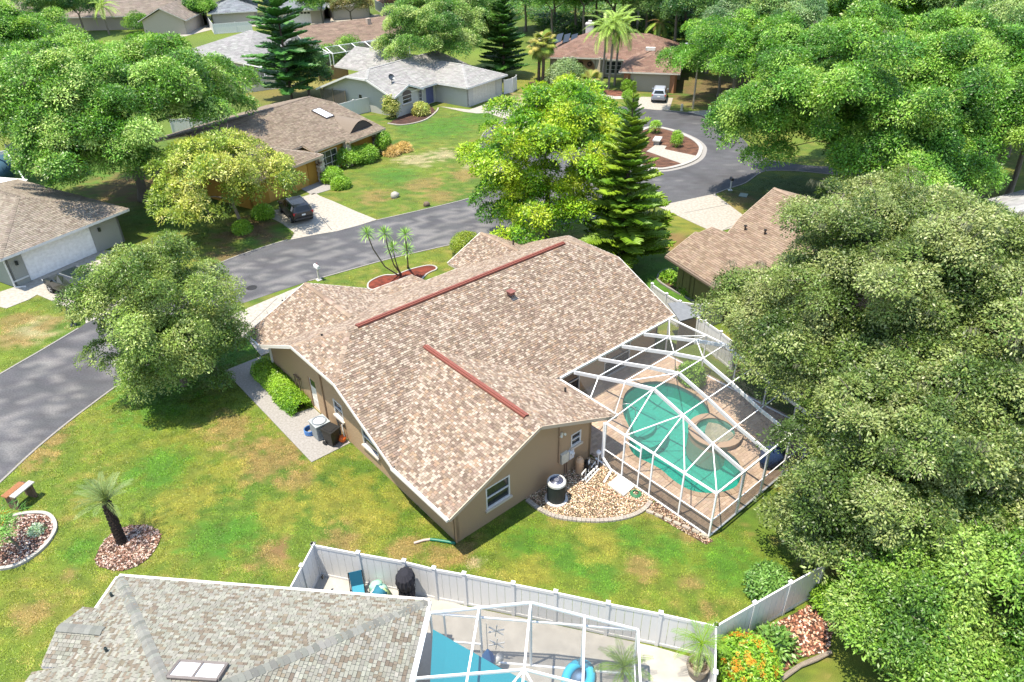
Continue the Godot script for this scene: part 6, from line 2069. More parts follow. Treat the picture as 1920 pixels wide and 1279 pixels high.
	ls.slab(PackedVector3Array([q3 - Vector3(0, 0.1, 0), q2 - Vector3(0, 0.1, 0), Vector3(q2.x, 0, q2.z), Vector3(q3.x, 0, q3.z)]), Vector3(0.1, 0, -0.1))
	part(shed, "wall", ls, "stucco")

func far_house(called: String, label: String, k: Vector2, deg: float, w: float, d: float, s: float, hipped: bool, tones: Array, c: Color, garage: Array, seed_v: int) -> Array:
	var f := framed(k, deg)
	var house := thing(called, label, "house")
	var faces := faces_of(f, hip_faces(0, w, 0, d, 2.6, s) if hipped else gable_faces(0, w, 0, d, 2.6, s, w >= d))
	var roof := shingle_roof(house, faces, tones, Color(0.65, 0.62, 0.58), 0.35, 0.8, 0, seed_v)
	eave_boards(house, faces, Color(0.72, 0.7, 0.66))
	ring_walls(house, f, 0.6, w - 0.6, 0.6, d - 0.6, 2.55, c, -1, [garage] if garage.size() else [])
	if not hipped:
		var r := 2.55 + s * (minf(w, d) / 2 - 0.6)
		if w >= d:
			gable_wall(house, f.call(0.55, 0.6, 0.0), f.call(0.55, d - 0.6, 0.0), 2.6, r, c)
			gable_wall(house, f.call(w - 0.55, d - 0.6, 0.0), f.call(w - 0.55, 0.6, 0.0), 2.6, r, c)
		else:
			gable_wall(house, f.call(w - 0.6, 0.55, 0.0), f.call(0.6, 0.55, 0.0), 2.6, r, c)
	if garage.size():
		panel_door(house, "garage_door", f.call(w - 0.6, 0.6, 0.0), f.call(0.6, 0.6, 0.0), garage, Color(0.72, 0.7, 0.66), Vector2i(8, 4), true)
	return [f, house, roof]

func far_houses() -> void:
	var brown := [Color(0.34, 0.24, 0.175), Color(0.38, 0.27, 0.2), Color(0.3, 0.21, 0.155)]
	var pale := [Color(0.42, 0.42, 0.42), Color(0.46, 0.46, 0.46), Color(0.39, 0.39, 0.39)]
	var blue := [Color(0.3, 0.34, 0.38), Color(0.34, 0.38, 0.42), Color(0.27, 0.3, 0.34)]
	var taupe := [Color(0.34, 0.28, 0.23), Color(0.38, 0.32, 0.27), Color(0.3, 0.25, 0.21)]
	# the long brown roof with a screened pool behind the white house
	var h := far_house("long_brown_house", "long brown gabled house with a screened pool behind the white house", Vector2(60.3, -91.6), 183.0, 18.0, 13.6, 0.33, false, brown, Color(0.6, 0.55, 0.48), [], 431)
	screen_house("screen cage along the long brown house's rear wall", framed(Vector2(43.1, -92.7), 3.0), 0.5, 14.0, 0.3, 5.0, 2.4, 6)
	var ch := Buf.new()
	ch.col = Color(0.45, 0.36, 0.29)
	ch.box((h[0] as Callable).call(5.0, 5.0, 4.6), Vector3(0.7, 1.0, 0.7))
	part(h[2], "chimney", ch, "painted")
	# the pale hipped roof with a cage left of the tall pine
	far_house("pale_hip_house", "pale grey hipped roof house left of the tall dark pine", Vector2(45.0, -92.5), 168.0, 15.0, 16.0, 0.36, true, pale, Color(0.56, 0.55, 0.53), [], 432)
	screen_house("screen cage in front of the pale grey hipped roof", framed(Vector2(30.0, -89.5), -12.0), 0.0, 12.0, 0.0, 4.6, 2.6, 5)
	vinyl_fence("white fence in front of the far screen cage at the left", PackedVector2Array([Vector2(26.42, -84.03), Vector2(28.26, -83.52), Vector2(30.43, -83.16), Vector2(32.76, -82.21)]), 1.83)
	# tan house with garage top left
	var j := far_house("tan_garage_house", "tan roofed house at the top left with a row of small garage lights", Vector2(38.6, -135.4), 218.0, 9.0, 12.0, 0.5, false, taupe, Color(0.62, 0.55, 0.46), [1.2, 6.6, 0.03, 2.3], 433)
	far_house("tan_long_house", "long tan roof behind the garage with small lights at the top left", Vector2(42.0, -142.0), 218.0, 26.0, 12.0, 0.4, true, taupe, Color(0.6, 0.54, 0.46), [], 434)
	far_house("corner_house", "pinkish roofed cream house in the top left corner", Vector2(21.0, -162.0), 150.0, 16.0, 13.0, 0.38, false, [Color(0.42, 0.33, 0.26), Color(0.46, 0.37, 0.3)], Color(0.66, 0.6, 0.54), [], 435)
	far_house("blue_roof_house", "blue grey roofed house at the top left of the tall pine", Vector2(53.5, -136.5), 205.0, 9.5, 14.0, 0.42, true, blue, Color(0.58, 0.55, 0.48), [], 436)
	far_house("blue_roof_house", "blue grey roofed house with garage right of the tall pine top", Vector2(64.0, -128.0), 212.0, 11.0, 14.0, 0.45, true, blue, Color(0.66, 0.58, 0.46), [2.0, 7.5, 0.03, 2.3], 437)
	far_house("orange_roof_house", "house with orange tile roof and small garage lights at the top", Vector2(86.0, -122.5), 200.0, 10.0, 12.0, 0.42, true, [Color(0.55, 0.24, 0.12), Color(0.6, 0.3, 0.16)], Color(0.66, 0.62, 0.56), [2.0, 7.4, 0.03, 2.3], 438)
	far_house("cream_house", "cream house left of the orange roof behind bushes", Vector2(74.5, -126.5), 200.0, 9.0, 12.0, 0.4, true, pale, Color(0.68, 0.65, 0.6), [], 439)
	far_house("grey_roof_house", "grey roof glimpsed above the dark pine at the top", Vector2(100.0, -118.0), 190.0, 12.0, 10.0, 0.4, true, pale, Color(0.6, 0.58, 0.55), [], 440)
	far_house("white_roof_house", "white roofed house at the right edge behind the oaks", Vector2(40.5, 12.5), -75.0, 13.0, 12.0, 0.3, true, [Color(0.5, 0.51, 0.52), Color(0.54, 0.55, 0.56)], Color(0.36, 0.46, 0.44), [], 441)
	vinyl_fence("white fence zigzag beside the corner house at the top left", PackedVector2Array([Vector2(18.59, -157.45), Vector2(20.61, -158.02), Vector2(23.02, -159.19), Vector2(27.58, -170.38), Vector2(29.65, -168.17)]), 1.83)
	vinyl_fence("white fence panels at the left edge below the green tree", PackedVector2Array([Vector2(-3.38, -72.87), Vector2(-1.80, -73.37), Vector2(-0.26, -73.45), Vector2(-0.44, -66.92)]), 1.83)
	vinyl_fence("white fence enclosing the far lawn left of the tall pine", PackedVector2Array([Vector2(49.76, -157.68), Vector2(42.42, -132.47), Vector2(46.28, -131.06), Vector2(49.03, -129.96)]), 1.83)
	# far streets
	var b := Buf.new()
	b.prism(PackedVector2Array([Vector2(36.56, -133.87), Vector2(47.26, -139.61), Vector2(51.13, -135.56), Vector2(55.56, -132.75), Vector2(64.20, -126.46), Vector2(83.83, -120.44), Vector2(88.19, -126.57), Vector2(65.65, -133.59), Vector2(52.60, -141.46), Vector2(47.28, -145.15), Vector2(37.95, -140.57)]), 0.0, 0.03, false)
	setting("far_street", b, "concrete")


var clump_cache := {}
func clump(kind: String) -> Array:
	# a few twigs' worth of leaves, three variants of each kind
	if clump_cache.has(kind):
		return clump_cache[kind]
	var spec: Dictionary = {
		"fine": {"n": 90, "r": 0.5, "h": 0.36, "l": 0.125, "w": 0.06},
		"broad": {"n": 64, "r": 0.6, "h": 0.34, "l": 0.2, "w": 0.085},
		"coarse": {"n": 105, "r": 0.85, "h": 0.55, "l": 0.19, "w": 0.095},
		"far": {"n": 100, "r": 1.25, "h": 0.85, "l": 0.31, "w": 0.16},
		"small": {"n": 60, "r": 0.3, "h": 0.2, "l": 0.085, "w": 0.045},
		"long": {"n": 40, "r": 0.4, "h": 0.3, "l": 0.3, "w": 0.035},
		"moss": {"n": 22, "r": 0.22, "h": 0.1, "l": 0.3, "w": 0.014},
	}[kind]
	var out := []
	for variant in 3:
		var b := Buf.new()
		for i in spec.n:
			var a := rng.randf() * TAU
			var r: float = spec.r * sqrt(rng.randf())
			var dome: float = spec.h * (1.0 - (r / spec.r) * (r / spec.r))
			var p := Vector3(cos(a) * r, dome * rng.randf_range(0.1, 1.0) - spec.h * 0.3, sin(a) * r)
			var dir := Vector3(cos(a), rng.randf_range(-0.5, 0.7), sin(a)) + Vector3(rng.randf_range(-0.8, 0.8), rng.randf_range(-0.4, 0.4), rng.randf_range(-0.8, 0.8))
			if kind == "moss":
				dir = Vector3(rng.randf_range(-0.2, 0.2), -1, rng.randf_range(-0.2, 0.2))
			dir = dir.normalized()
			var face: Vector3 = (Vector3(rng.randf_range(-0.8, 0.8), 1.0, rng.randf_range(-0.8, 0.8)) + Vector3(cos(a), 0, sin(a)) * r / spec.r * 0.8).normalized()
			var side := dir.cross(face).normalized()
			var l: float = spec.l * rng.randf_range(0.65, 1.3)
			var w: float = spec.w * rng.randf_range(0.7, 1.3)
			var f := rng.randf_range(0.5, 1.4)
			b.col = Color(f * rng.randf_range(0.9, 1.1), f, f * rng.randf_range(0.8, 1.2))
			var n := side.cross(dir)
			if n.y < 0: n = -n
			var mid := p + dir * l * 0.45 - n * l * 0.06
			b.tri_n(p, mid + side * w * 0.5, p + dir * l, n, n, n)
			b.tri_n(p, p + dir * l, mid - side * w * 0.5, n, n, n)
		out.append(b.mesh())
	clump_cache[kind] = out
	return out

func basis_up(y: Vector3, roll: float, s: float) -> Basis:
	var up := y.normalized()
	var x := up.cross(Vector3(0.3, 0.2, 1.0)).normalized()
	return (Basis(up, roll) * Basis(x, up, x.cross(up))).scaled(Vector3.ONE * s)

func foliage(parent: Node, called: String, kind: String, places: Array, tones: Array, seed_v: int, scale_lo := 0.8, scale_hi := 1.3, material := "leaf", patchy := 0.5) -> void:
	# places: [point, outward]
	rng.seed = seed_v
	var kinds := clump(kind)
	rng.seed = seed_v + 1
	var where := [[] as Array[Transform3D], [] as Array[Transform3D], [] as Array[Transform3D]]
	var tint := [PackedColorArray(), PackedColorArray(), PackedColorArray()]
	for p in places:
		var k := rng.randi() % 3
		var at: Vector3 = p[0]
		where[k].append(Transform3D(basis_up(p[1], rng.randf() * TAU, rng.randf_range(scale_lo, scale_hi)), at))
		var t := clampf(0.5 + spot_noise.get_noise_3d(at.x * 14.0, at.y * 14.0, at.z * 14.0) * 1.4 + rng.randf_range(-patchy, patchy), 0, 0.999)
		var f := t * (tones.size() - 1)
		tint[k].append(shift((tones[int(f)] as Color).lerp(tones[int(f) + 1], f - int(f)) * 1.6, 0.2))
	for k in 3:
		if where[k].size():
			scatter(parent, called, kinds[k], material, where[k], tint[k])

func lobes_in(shapes: Array, n: int, lobe: float, bottom := -0.45) -> Array:
	# uneven boughs spread through the crown's volume: [centre, radius, outward]
	var sizes := []
	var total := 0.0
	for s in shapes:
		var v: Vector3 = s[1]
		total += pow(v.x * v.y * v.z, 0.67)
		sizes.append(total)
	var out := []
	for i in n:
		var g := rng.randf() * total
		var k := 0
		while sizes[k] < g: k += 1
		var c: Vector3 = shapes[k][0]
		var r: Vector3 = shapes[k][1]
		var d := Vector3(rng.randfn(), rng.randfn(), rng.randfn()).normalized()
		if d.y < bottom:
			d.y = -d.y
		var m := lobe * rng.randf_range(0.6, 1.3)
		out.append([c + d * (r - Vector3.ONE * m * 0.6).max(Vector3.ONE * 0.2) * rng.randf_range(0.5, 1.2), m, d])
	return out

func on_lobes(lobes: Array, per: int) -> Array:
	var out := []
	for l in lobes:
		for i in int(per * 0.85 * l[1] * l[1] / 1.2) + 3:
			var d: Vector3 = (Vector3(rng.randfn(), rng.randfn() + 0.3, rng.randfn()).normalized() + l[2] * 0.5).normalized()
			if d.y < -0.2:
				d.y = -d.y
			out.append([l[0] + d * l[1] * Vector3(1, 0.62, 1) * rng.randf_range(0.62, 1.12), d * 0.9 + Vector3(rng.randf_range(-0.4, 0.4), 0.6, rng.randf_range(-0.4, 0.4))])
	return out

func limbs(trunk: Buf, base: Vector3, fork: Vector3, lobes: Array, r: float, c: Color, wiggle := 0.4) -> void:
	trunk.col = c
	var lean := PackedVector3Array()
	var rs := PackedFloat32Array()
	for i in 6:
		var t := i / 5.0
		lean.append(base.lerp(fork, t) + Vector3(sin(t * 4.0 + base.x), 0, cos(t * 3.0 + base.z)) * r * 0.4 * t * (1.0 - t) * 4.0)
		rs.append(r * (1.45 if i == 0 else lerpf(1.0, 0.72, t)))
	trunk.tube(lean, rs, 9)
	var nodes := [[fork, r * 0.7]]
	var order := lobes.duplicate()
	order.sort_custom(func(a, b): return a[0].distance_squared_to(fork) < b[0].distance_squared_to(fork))
	for l in order:
		var goal: Vector3 = l[0]
		var best := 0
		var far := 1e9
		for i in nodes.size():
			var d: float = (nodes[i][0] as Vector3).distance_to(goal) + (2.0 if nodes[i][1] < r * 0.12 else 0.0)
			if d < far and (nodes[i][0] as Vector3).y < goal.y + 1.2:
				far = d
				best = i
		var a: Vector3 = nodes[best][0]
		var ra: float = minf(nodes[best][1] * 0.72, r * 0.5)
		var rb := maxf(ra * 0.5, 0.035)
		var mid := a.lerp(goal, 0.5) + Vector3(rng.randf_range(-1, 1), rng.randf_range(-0.2, 0.9), rng.randf_range(-1, 1)) * far * 0.14 * wiggle * 2.0
		trunk.tube(PackedVector3Array([a, mid, goal]), PackedFloat32Array([ra, (ra + rb) / 2, rb]), 6, false)
		nodes.append([mid, (ra + rb) / 2])
		nodes.append([goal, rb])
		var tip: Vector3 = goal + (l[2] as Vector3) * l[1] * 1.05
		trunk.tube(PackedVector3Array([goal, goal.lerp(tip, 0.5) + Vector3(0, 0.1, 0), tip]), PackedFloat32Array([rb, rb * 0.6, 0.012]), 5, false)

func broad_tree(called: String, label: String, base: Vector3, shapes: Array, n_lobes: int, lobe: float, per: int, kind: String, tones: Array, r: float, bark: Color, seed_v: int, group := "", bottom := -0.45, moss := 0) -> Node3D:
	rng.seed = seed_v
	var t := thing(called, label, "tree", base, 0.0, group)
	var moved := []
	var low := 99.0
	for s in shapes:
		moved.append([s[0] - base, s[1]])
		low = minf(low, s[0].y - s[1].y - base.y)
	var lobes := lobes_in(moved, n_lobes, lobe, bottom)
	var trunk := Buf.new()
	var c: Vector3 = moved[0][0]
	limbs(trunk, Vector3(0, -0.1, 0), Vector3(c.x * 0.35, maxf(c.y - moved[0][1].y * 0.55, 1.1), c.z * 0.35), lobes, r, bark)
	part(t, "trunk", trunk, "bark")
	var where := on_lobes(lobes, per)
	foliage(t, "crown", kind, where, tones, seed_v + 7)
	if moss:
		rng.seed = seed_v + 3
		var hang := []
		for i in moss:
			var l: Array = pick(lobes)
			hang.append([l[0] + Vector3(rng.randfn() * 0.4, -0.3 + rng.randf() * 0.7, rng.randfn() * 0.4) * l[1] + l[2] * l[1] * 0.8, Vector3(rng.randf_range(-0.15, 0.15), 1, rng.randf_range(-0.15, 0.15))])
		foliage(t, "hanging_moss", "moss", hang, [Color(0.13, 0.14, 0.085), Color(0.24, 0.235, 0.17)], seed_v + 9, 0.6, 1.3, "moss")
	return t

func shrub(called: String, label: String, at: Vector3, r: Vector3, kind: String, tones: Array, n: int, seed_v: int, group := "", category := "shrub") -> Node3D:
	rng.seed = seed_v
	var t := thing(called, label, category, at, 0.0, group)
	var stem := Buf.new()
	stem.col = Color(0.16, 0.11, 0.07)
	for i in 5:
		var a := TAU * i / 5.0 + rng.randf()
		stem.tube(PackedVector3Array([Vector3(cos(a) * 0.05, 0, sin(a) * 0.05), Vector3(cos(a) * r.x * 0.25, r.y * 0.7, sin(a) * r.z * 0.25), Vector3(cos(a) * r.x * 0.6, r.y * 1.4, sin(a) * r.z * 0.6)]), PackedFloat32Array([0.03, 0.022, 0.008]), 5)
	part(t, "stem", stem, "bark")
	var places := []
	for i in n:
		var d := Vector3(rng.randfn(), absf(rng.randfn()) * 1.1 - 0.35, rng.randfn()).normalized()
		places.append([Vector3(0, r.y * 0.9, 0) + d * r * rng.randf_range(0.45, 1.0), d + Vector3(0, 0.6, 0)])
	foliage(t, "foliage", kind, places, tones, seed_v + 2)
	return t

# ---------- Norfolk pines
var plume_mesh: Array = []
func plume() -> void:
	rng.seed = 400
	for v in 2:
		var b := Buf.new()
		var axis := func(t: float) -> Vector3: return Vector3(t, 0.05 * sin(t * 3.0) + 0.2 * t * t, 0.0)
		b.col = Color(0.55, 0.45, 0.3)
		b.tube(PackedVector3Array([axis.call(0.0), axis.call(0.35), axis.call(0.7), axis.call(1.0)]), PackedFloat32Array([0.022, 0.016, 0.01, 0.004]), 5, false)
		for i in 17:
			var t := 0.16 + 0.84 * i / 16.0
			for s in [-1.0, 1.0]:
				var l := (0.34 - 0.17 * absf(t - 0.5)) * (1.15 - t * 0.5) * rng.randf_range(0.8, 1.15)
				var p: Vector3 = axis.call(t)
				var d := Vector3(0.62, 0.32 + rng.randf_range(-0.12, 0.2), s).normalized()
				var e := p + d * l
				var m := p + d * l * 0.5 + Vector3(0, 0.02, 0)
				var f := rng.randf_range(0.75, 1.25)
				b.col = Color(f, f, f)
				b.tube(PackedVector3Array([p, m, e]), PackedFloat32Array([0.016, 0.03, 0.012]), 5)
				for q in 7:
					var at := p + d * l * (0.12 + 0.13 * q)
					var w := Vector3(rng.randf_range(-1, 1), rng.randf_range(-0.2, 1), rng.randf_range(-1, 1)).normalized()
					var side := w.cross(d).normalized() * 0.012
					b.tri_n(at - side, at + side, at + w * 0.055 + d * 0.03, w, w, w)
		plume_mesh.append(b.mesh())

func norfolk_pine(label: String, base: Vector3, h: float, wide: float, low: float, tiers: int, tones: Array, seed_v: int, top_gap := 0.0) -> void:
	if plume_mesh.is_empty():
		plume()
	rng.seed = seed_v
	var t := thing("norfolk_pine", label, "tree", base)
	var trunk := Buf.new()
	trunk.col = Color(0.2, 0.16, 0.12)
	trunk.tube(PackedVector3Array([Vector3(0, -0.1, 0), Vector3(0.05, h * 0.35, 0.03), Vector3(-0.03, h * 0.7, 0), Vector3(0, h, 0)]), PackedFloat32Array([0.2, 0.14, 0.08, 0.015]), 8)
	part(t, "trunk", trunk, "bark")
	var where := [[] as Array[Transform3D], [] as Array[Transform3D]]
	var tint := [PackedColorArray(), PackedColorArray()]
	for i in tiers:
		var u := float(i) / (tiers - 1)
		var y := lerpf(low, h - 0.25, pow(u, 0.92))
		var l := wide * (1.0 - pow(u, 1.25)) + 0.28
		l *= 0.75 + 0.25 * minf(1.0, u * 6.0 + 0.6)
		var n := 7 if u < 0.8 else 5
		var turn := rng.randf() * TAU
		for k in n:
			var a := turn + TAU * k / n + rng.randf_range(-0.2, 0.2)
			if rng.randf() < 0.08:
				continue
			var s := l * rng.randf_range(0.66, 1.18)
			var tilt := lerpf(-0.06, 0.5, u * u) + rng.randf_range(-0.12, 0.17)
			var v := rng.randi() % 2
			var thick := clampf(s * 1.2, 0.4, 3.4)
			where[v].append(Transform3D(Basis(Vector3.UP, a) * Basis(Vector3.BACK, tilt) * Basis.from_scale(Vector3(s, thick, clampf(s * 1.15, 0.45, 4.0))), Vector3(0, y + rng.randf_range(-0.2, 0.2), 0)))
			tint[v].append(shift((tones[0] as Color).lerp(tones[1], rng.randf()), 0.15))
	for v in 2:
		scatter(t, "crown", plume_mesh[v], "leaf", where[v], tint[v])
	var tip := Buf.new()
	tip.col = tones[1]
	tip.tube(PackedVector3Array([Vector3(0, h - 0.4, 0), Vector3(0, h + 0.3, 0)]), PackedFloat32Array([0.03, 0.01]), 5)
	part(t, "leader", tip, "leaf")

# ---------- palms
func feather_frond(l: float, droop: float, leaflets: int, ll: float, c: Color, lw := 0.03) -> ArrayMesh:
	var b := Buf.new()
	var axis := func(t: float) -> Vector3: return Vector3(t * l * (1.0 - 0.12 * t * droop), sin(t * 1.5) * 0.28 * l - droop * t * t * l * 0.6, 0)
	b.col = Color(c.r * 1.3, c.g * 1.15, c.b)
	b.tube(PackedVector3Array([axis.call(0.0), axis.call(0.33), axis.call(0.66), axis.call(1.0)]), PackedFloat32Array([0.025, 0.018, 0.012, 0.004]), 5)
	for i in leaflets:
		var t := 0.1 + 0.9 * i / (leaflets - 1.0)
		var p: Vector3 = axis.call(t)
		var d: Vector3 = (axis.call(minf(t + 0.02, 1.02)) - p).normalized()
		var s := ll * (0.35 + 0.65 * sin(PI * clampf(t * 0.92 + 0.06, 0, 1)))
		for q in [-1.0, 1.0]:
			var dir := (d * 0.75 + Vector3(0, 0.1 - droop * 0.35 + rng.randf_range(-0.15, 0.15), q)).normalized()
			var w := d * lw * 0.5
			b.col = shift(c, 0.22)
			var e := p + dir * s - Vector3(0, s * 0.15 * droop, 0)
			var m := p + dir * s * 0.5
			b.tri_n(p - w * 0.5, m - w, m + w, Vector3.UP, Vector3.UP, Vector3.UP)
			b.tri_n(m - w, e, m + w, Vector3.UP, Vector3.UP, Vector3.UP)
	return b.mesh()

func fan_frond(l: float, c: Color) -> ArrayMesh:
	var b := Buf.new()
	b.col = c
	b.tube(PackedVector3Array([Vector3.ZERO, Vector3(l * 0.5, l * 0.12, 0)]), PackedFloat32Array([0.025, 0.018]), 5)
	for i in 17:
		var a := lerpf(-1.35, 1.35, i / 16.0)
		var d := Vector3(cos(a), 0.0, sin(a))
		var p := Vector3(l * 0.5, l * 0.12, 0)
		var s := l * 0.62 * (0.75 + 0.25 * cos(a))
		var w := Vector3(-d.z, 0, d.x) * s * 0.075
		b.col = shift(c, 0.2)
		var m := p + d * s * 0.6 + Vector3(0, 0.02, 0)
		b.tri_n(p, m - w, m + w, Vector3.UP, Vector3.UP, Vector3.UP)
		b.tri_n(m - w, p + d * s - Vector3(0, s * 0.3, 0), m + w, Vector3.UP, Vector3.UP, Vector3.UP)
	return b.mesh()

func palm(called: String, label: String, base: Vector3, crown_at: Vector3, r0: float, r1: float, bark: Color, fronds: Array, n: int, seed_v: int, lift_lo := -0.9, lift_hi := 0.9, dead := 0, group := "", rough_trunk := false) -> Node3D:
	rng.seed = seed_v
	var t := thing(called, label, "palm", base, 0.0, group)
	var trunk := Buf.new()
	var top := crown_at - base
	var pts := PackedVector3Array()
	var rs := PackedFloat32Array()
	var steps := 14
	for i in steps + 1:
		var u := float(i) / steps
		pts.append(Vector3(top.x * pow(u, 1.25), top.y * u, top.z * pow(u, 1.25)))
		rs.append(lerpf(r0, r1, u) * (1.0 + (0.12 if i % 2 else -0.05) * (1.0 if rough_trunk else 0.25)))
	trunk.col = bark
	trunk.tube(pts, rs, 9)
	if rough_trunk:
		for i in 150:
			var u := (i + 0.5) / 150.0
			var a := i * 2.399
			var p := Vector3(top.x * pow(u, 1.25), top.y * u, top.z * pow(u, 1.25))
			var d := Vector3(cos(a), 0.35, sin(a))
			trunk.col = shift(bark, 0.35)
			trunk.box_t(Transform3D(Basis(Vector3(d.x, 0, d.z).normalized(), Vector3.UP, Vector3(-d.z, 0, d.x).normalized()), p + Vector3(d.x, 0, d.z) * lerpf(r0, r1, u)), Vector3(0.06, 0.035, 0.07))
	part(t, "trunk", trunk, "bark")
	for i in n:
		var o := part_m(t, "frond", pick(fronds), "frond")
		var u := float(i) / n
		o.transform = Transform3D(Basis(Vector3.UP, i * 2.399 + rng.randf_range(-0.2, 0.2)) * Basis(Vector3.BACK, lerpf(lift_hi, lift_lo, u) + rng.randf_range(-0.12, 0.12)), top + Vector3(0, 0.05 * (1 - u), 0))
	return t

func spiky_head(n: int, l: float, w: float, c: Color) -> ArrayMesh:
	var b := Buf.new()
	for i in n:
		var a := i * 2.399
		var e := lerpf(1.3, -0.7, float(i) / n) + rng.randf_range(-0.15, 0.15)
		var d := Vector3(cos(a) * cos(e), sin(e), sin(a) * cos(e))
		var s := Vector3(-sin(a), 0, cos(a)) * w
		var m := d * l * 0.5
		b.col = shift(c, 0.25)
		var up := d.cross(s).normalized()
		b.tri_n(Vector3.ZERO, m - s, m + s, up, up, up)
		b.tri_n(m - s, d * l - Vector3(0, l * 0.12, 0), m + s, up, up, up)
	return b.mesh()

const OLIVE := [Color(0.04, 0.075, 0.014), Color(0.09, 0.145, 0.03), Color(0.16, 0.215, 0.055), Color(0.225, 0.265, 0.1)]
const BRIGHT := [Color(0.03, 0.105, 0.01), Color(0.075, 0.21, 0.016), Color(0.13, 0.29, 0.025), Color(0.2, 0.34, 0.045)]
const GOLDEN := [Color(0.05, 0.15, 0.008), Color(0.13, 0.27, 0.01), Color(0.22, 0.34, 0.012), Color(0.29, 0.37, 0.02)]
const DEEP := [Color(0.02, 0.075, 0.02), Color(0.04, 0.12, 0.025), Color(0.08, 0.18, 0.035), Color(0.13, 0.24, 0.05)]
const GREY_BARK := Color(0.36, 0.33, 0.28)

func make_trees() -> void:
	# the street tree in front of the brown house
	broad_tree("street_tree", "round leafy street tree on the lawn corner beside the road, grey trunk at the path", Vector3(-4.6, 0, -20.0), [[Vector3(-4.6, 5.0, -20.3), Vector3(3.9, 3.5, 4.0)], [Vector3(-4.5, 2.9, -19.4), Vector3(3.4, 2.1, 3.2)]], 135, 0.9, 17, "fine", [Color(0.05, 0.1, 0.015), Color(0.11, 0.18, 0.03), Color(0.17, 0.25, 0.045), Color(0.24, 0.3, 0.09)], 0.17, Color(0.27, 0.24, 0.2), 101, "", -0.7)
	# yellow-green tree beside the ochre house's drive
	broad_tree("crape_myrtle", "spreading yellow green tree in front of the ochre house beside the dark car", Vector3(7.2, 0, -39.0), [[Vector3(6.6, 4.5, -39.6), Vector3(5.2, 3.2, 4.8)], [Vector3(10.2, 4.0, -39.4), Vector3(2.8, 2.0, 2.6)], [Vector3(3.0, 3.4, -38.6), Vector3(2.6, 2.0, 2.6)]], 115, 0.85, 10, "broad", [Color(0.1, 0.17, 0.02), Color(0.22, 0.29, 0.04), Color(0.31, 0.36, 0.05), Color(0.4, 0.41, 0.12)], 0.16, Color(0.4, 0.35, 0.3), 111)
	# big oak on the left
	broad_tree("live_oak", "huge spreading oak on the left in front of the ochre house's gable", Vector3(3.4, 0, -51.9), [[Vector3(3.4, 8.9, -52.3), Vector3(9.0, 5.0, 9.0)], [Vector3(12.3, 6.8, -56.0), Vector3(4.6, 3.4, 4.6)], [Vector3(-1.0, 7.0, -48.5), Vector3(5.0, 3.6, 4.8)], [Vector3(0.5, 4.8, -50.0), Vector3(4.6, 2.8, 4.4)]], 215, 1.35, 13, "coarse", [Color(0.04, 0.12, 0.012), Color(0.09, 0.22, 0.022), Color(0.16, 0.31, 0.04), Color(0.27, 0.38, 0.1)], 0.42, GREY_BARK, 121, "", -0.35, 60)
	broad_tree("laurel_tree", "bright green tree at the left edge behind the left garage", Vector3(-6.5, 0, -70.0), [[Vector3(-6.0, 7.2, -70.0), Vector3(7.0, 5.6, 7.0)]], 60, 1.7, 10, "coarse", BRIGHT, 0.3, GREY_BARK, 131)
	broad_tree("laurel_tree", "deep green tree at the left edge above the white fence panels", Vector3(2.0, 0, -92.0), [[Vector3(2.0, 8.0, -92.0), Vector3(7.5, 6.5, 7.5)]], 60, 1.8, 9, "coarse", BRIGHT, 0.3, GREY_BARK, 132)
	# the yellow-green tree and the pine behind the brown house
	broad_tree("golden_tree", "yellow green broad leaved tree between the brown house and the turning circle", Vector3(24.6, 0, -20.5), [[Vector3(25.2, 7.2, -20.4), Vector3(6.6, 4.3, 6.0)], [Vector3(23.2, 3.8, -19.0), Vector3(5.0, 2.6, 4.2)], [Vector3(28.2, 8.0, -21.8), Vector3(4.0, 3.2, 4.0)]], 170, 1.0, 16, "broad", GOLDEN, 0.24, Color(0.33, 0.29, 0.23), 141, "", -0.6)
	norfolk_pine("young pointed pine standing behind the far end of the brown house roof", Vector3(25.6, 0, -13.3), 13.2, 3.0, 0.7, 30, [Color(0.12, 0.27, 0.015), Color(0.3, 0.44, 0.03)], 151)
	# upper right oak
	broad_tree("live_oak", "very wide oak overhanging the turning circle on the right", Vector3(52.5, 0, -5.5), [[Vector3(51.0, 9.2, -8.0), Vector3(11.5, 5.6, 10.5)], [Vector3(46.0, 6.0, -14.0), Vector3(5.5, 4.2, 5.0)], [Vector3(47.0, 5.4, -4.0), Vector3(6.0, 4.0, 6.0)], [Vector3(57.0, 7.0, 0.5), Vector3(6.0, 4.5, 6.0)]], 300, 1.5, 13, "coarse", [Color(0.035, 0.115, 0.012), Color(0.075, 0.2, 0.02), Color(0.14, 0.29, 0.032), Color(0.22, 0.35, 0.06)], 0.5, GREY_BARK, 161, "", -0.4, 50)
	# the grey-green oaks on the right
	broad_tree("live_oak", "grey green oak leaning over the far corner of the pool cage, hung with moss", Vector3(21.5, 0, 9.0), [[Vector3(21.0, 8.0, 7.6), Vector3(6.6, 4.6, 6.4)], [Vector3(16.6, 5.6, 6.2), Vector3(3.2, 2.5, 3.0)], [Vector3(26.5, 7.0, 5.0), Vector3(4.8, 4.0, 4.6)], [Vector3(17.8, 5.8, 3.3), Vector3(3.0, 2.4, 3.0)], [Vector3(15.6, 5.0, 5.0), Vector3(2.0, 1.6, 2.0)]], 350, 1.05, 19, "fine", OLIVE, 0.42, GREY_BARK, 171, "", -0.5, 160)
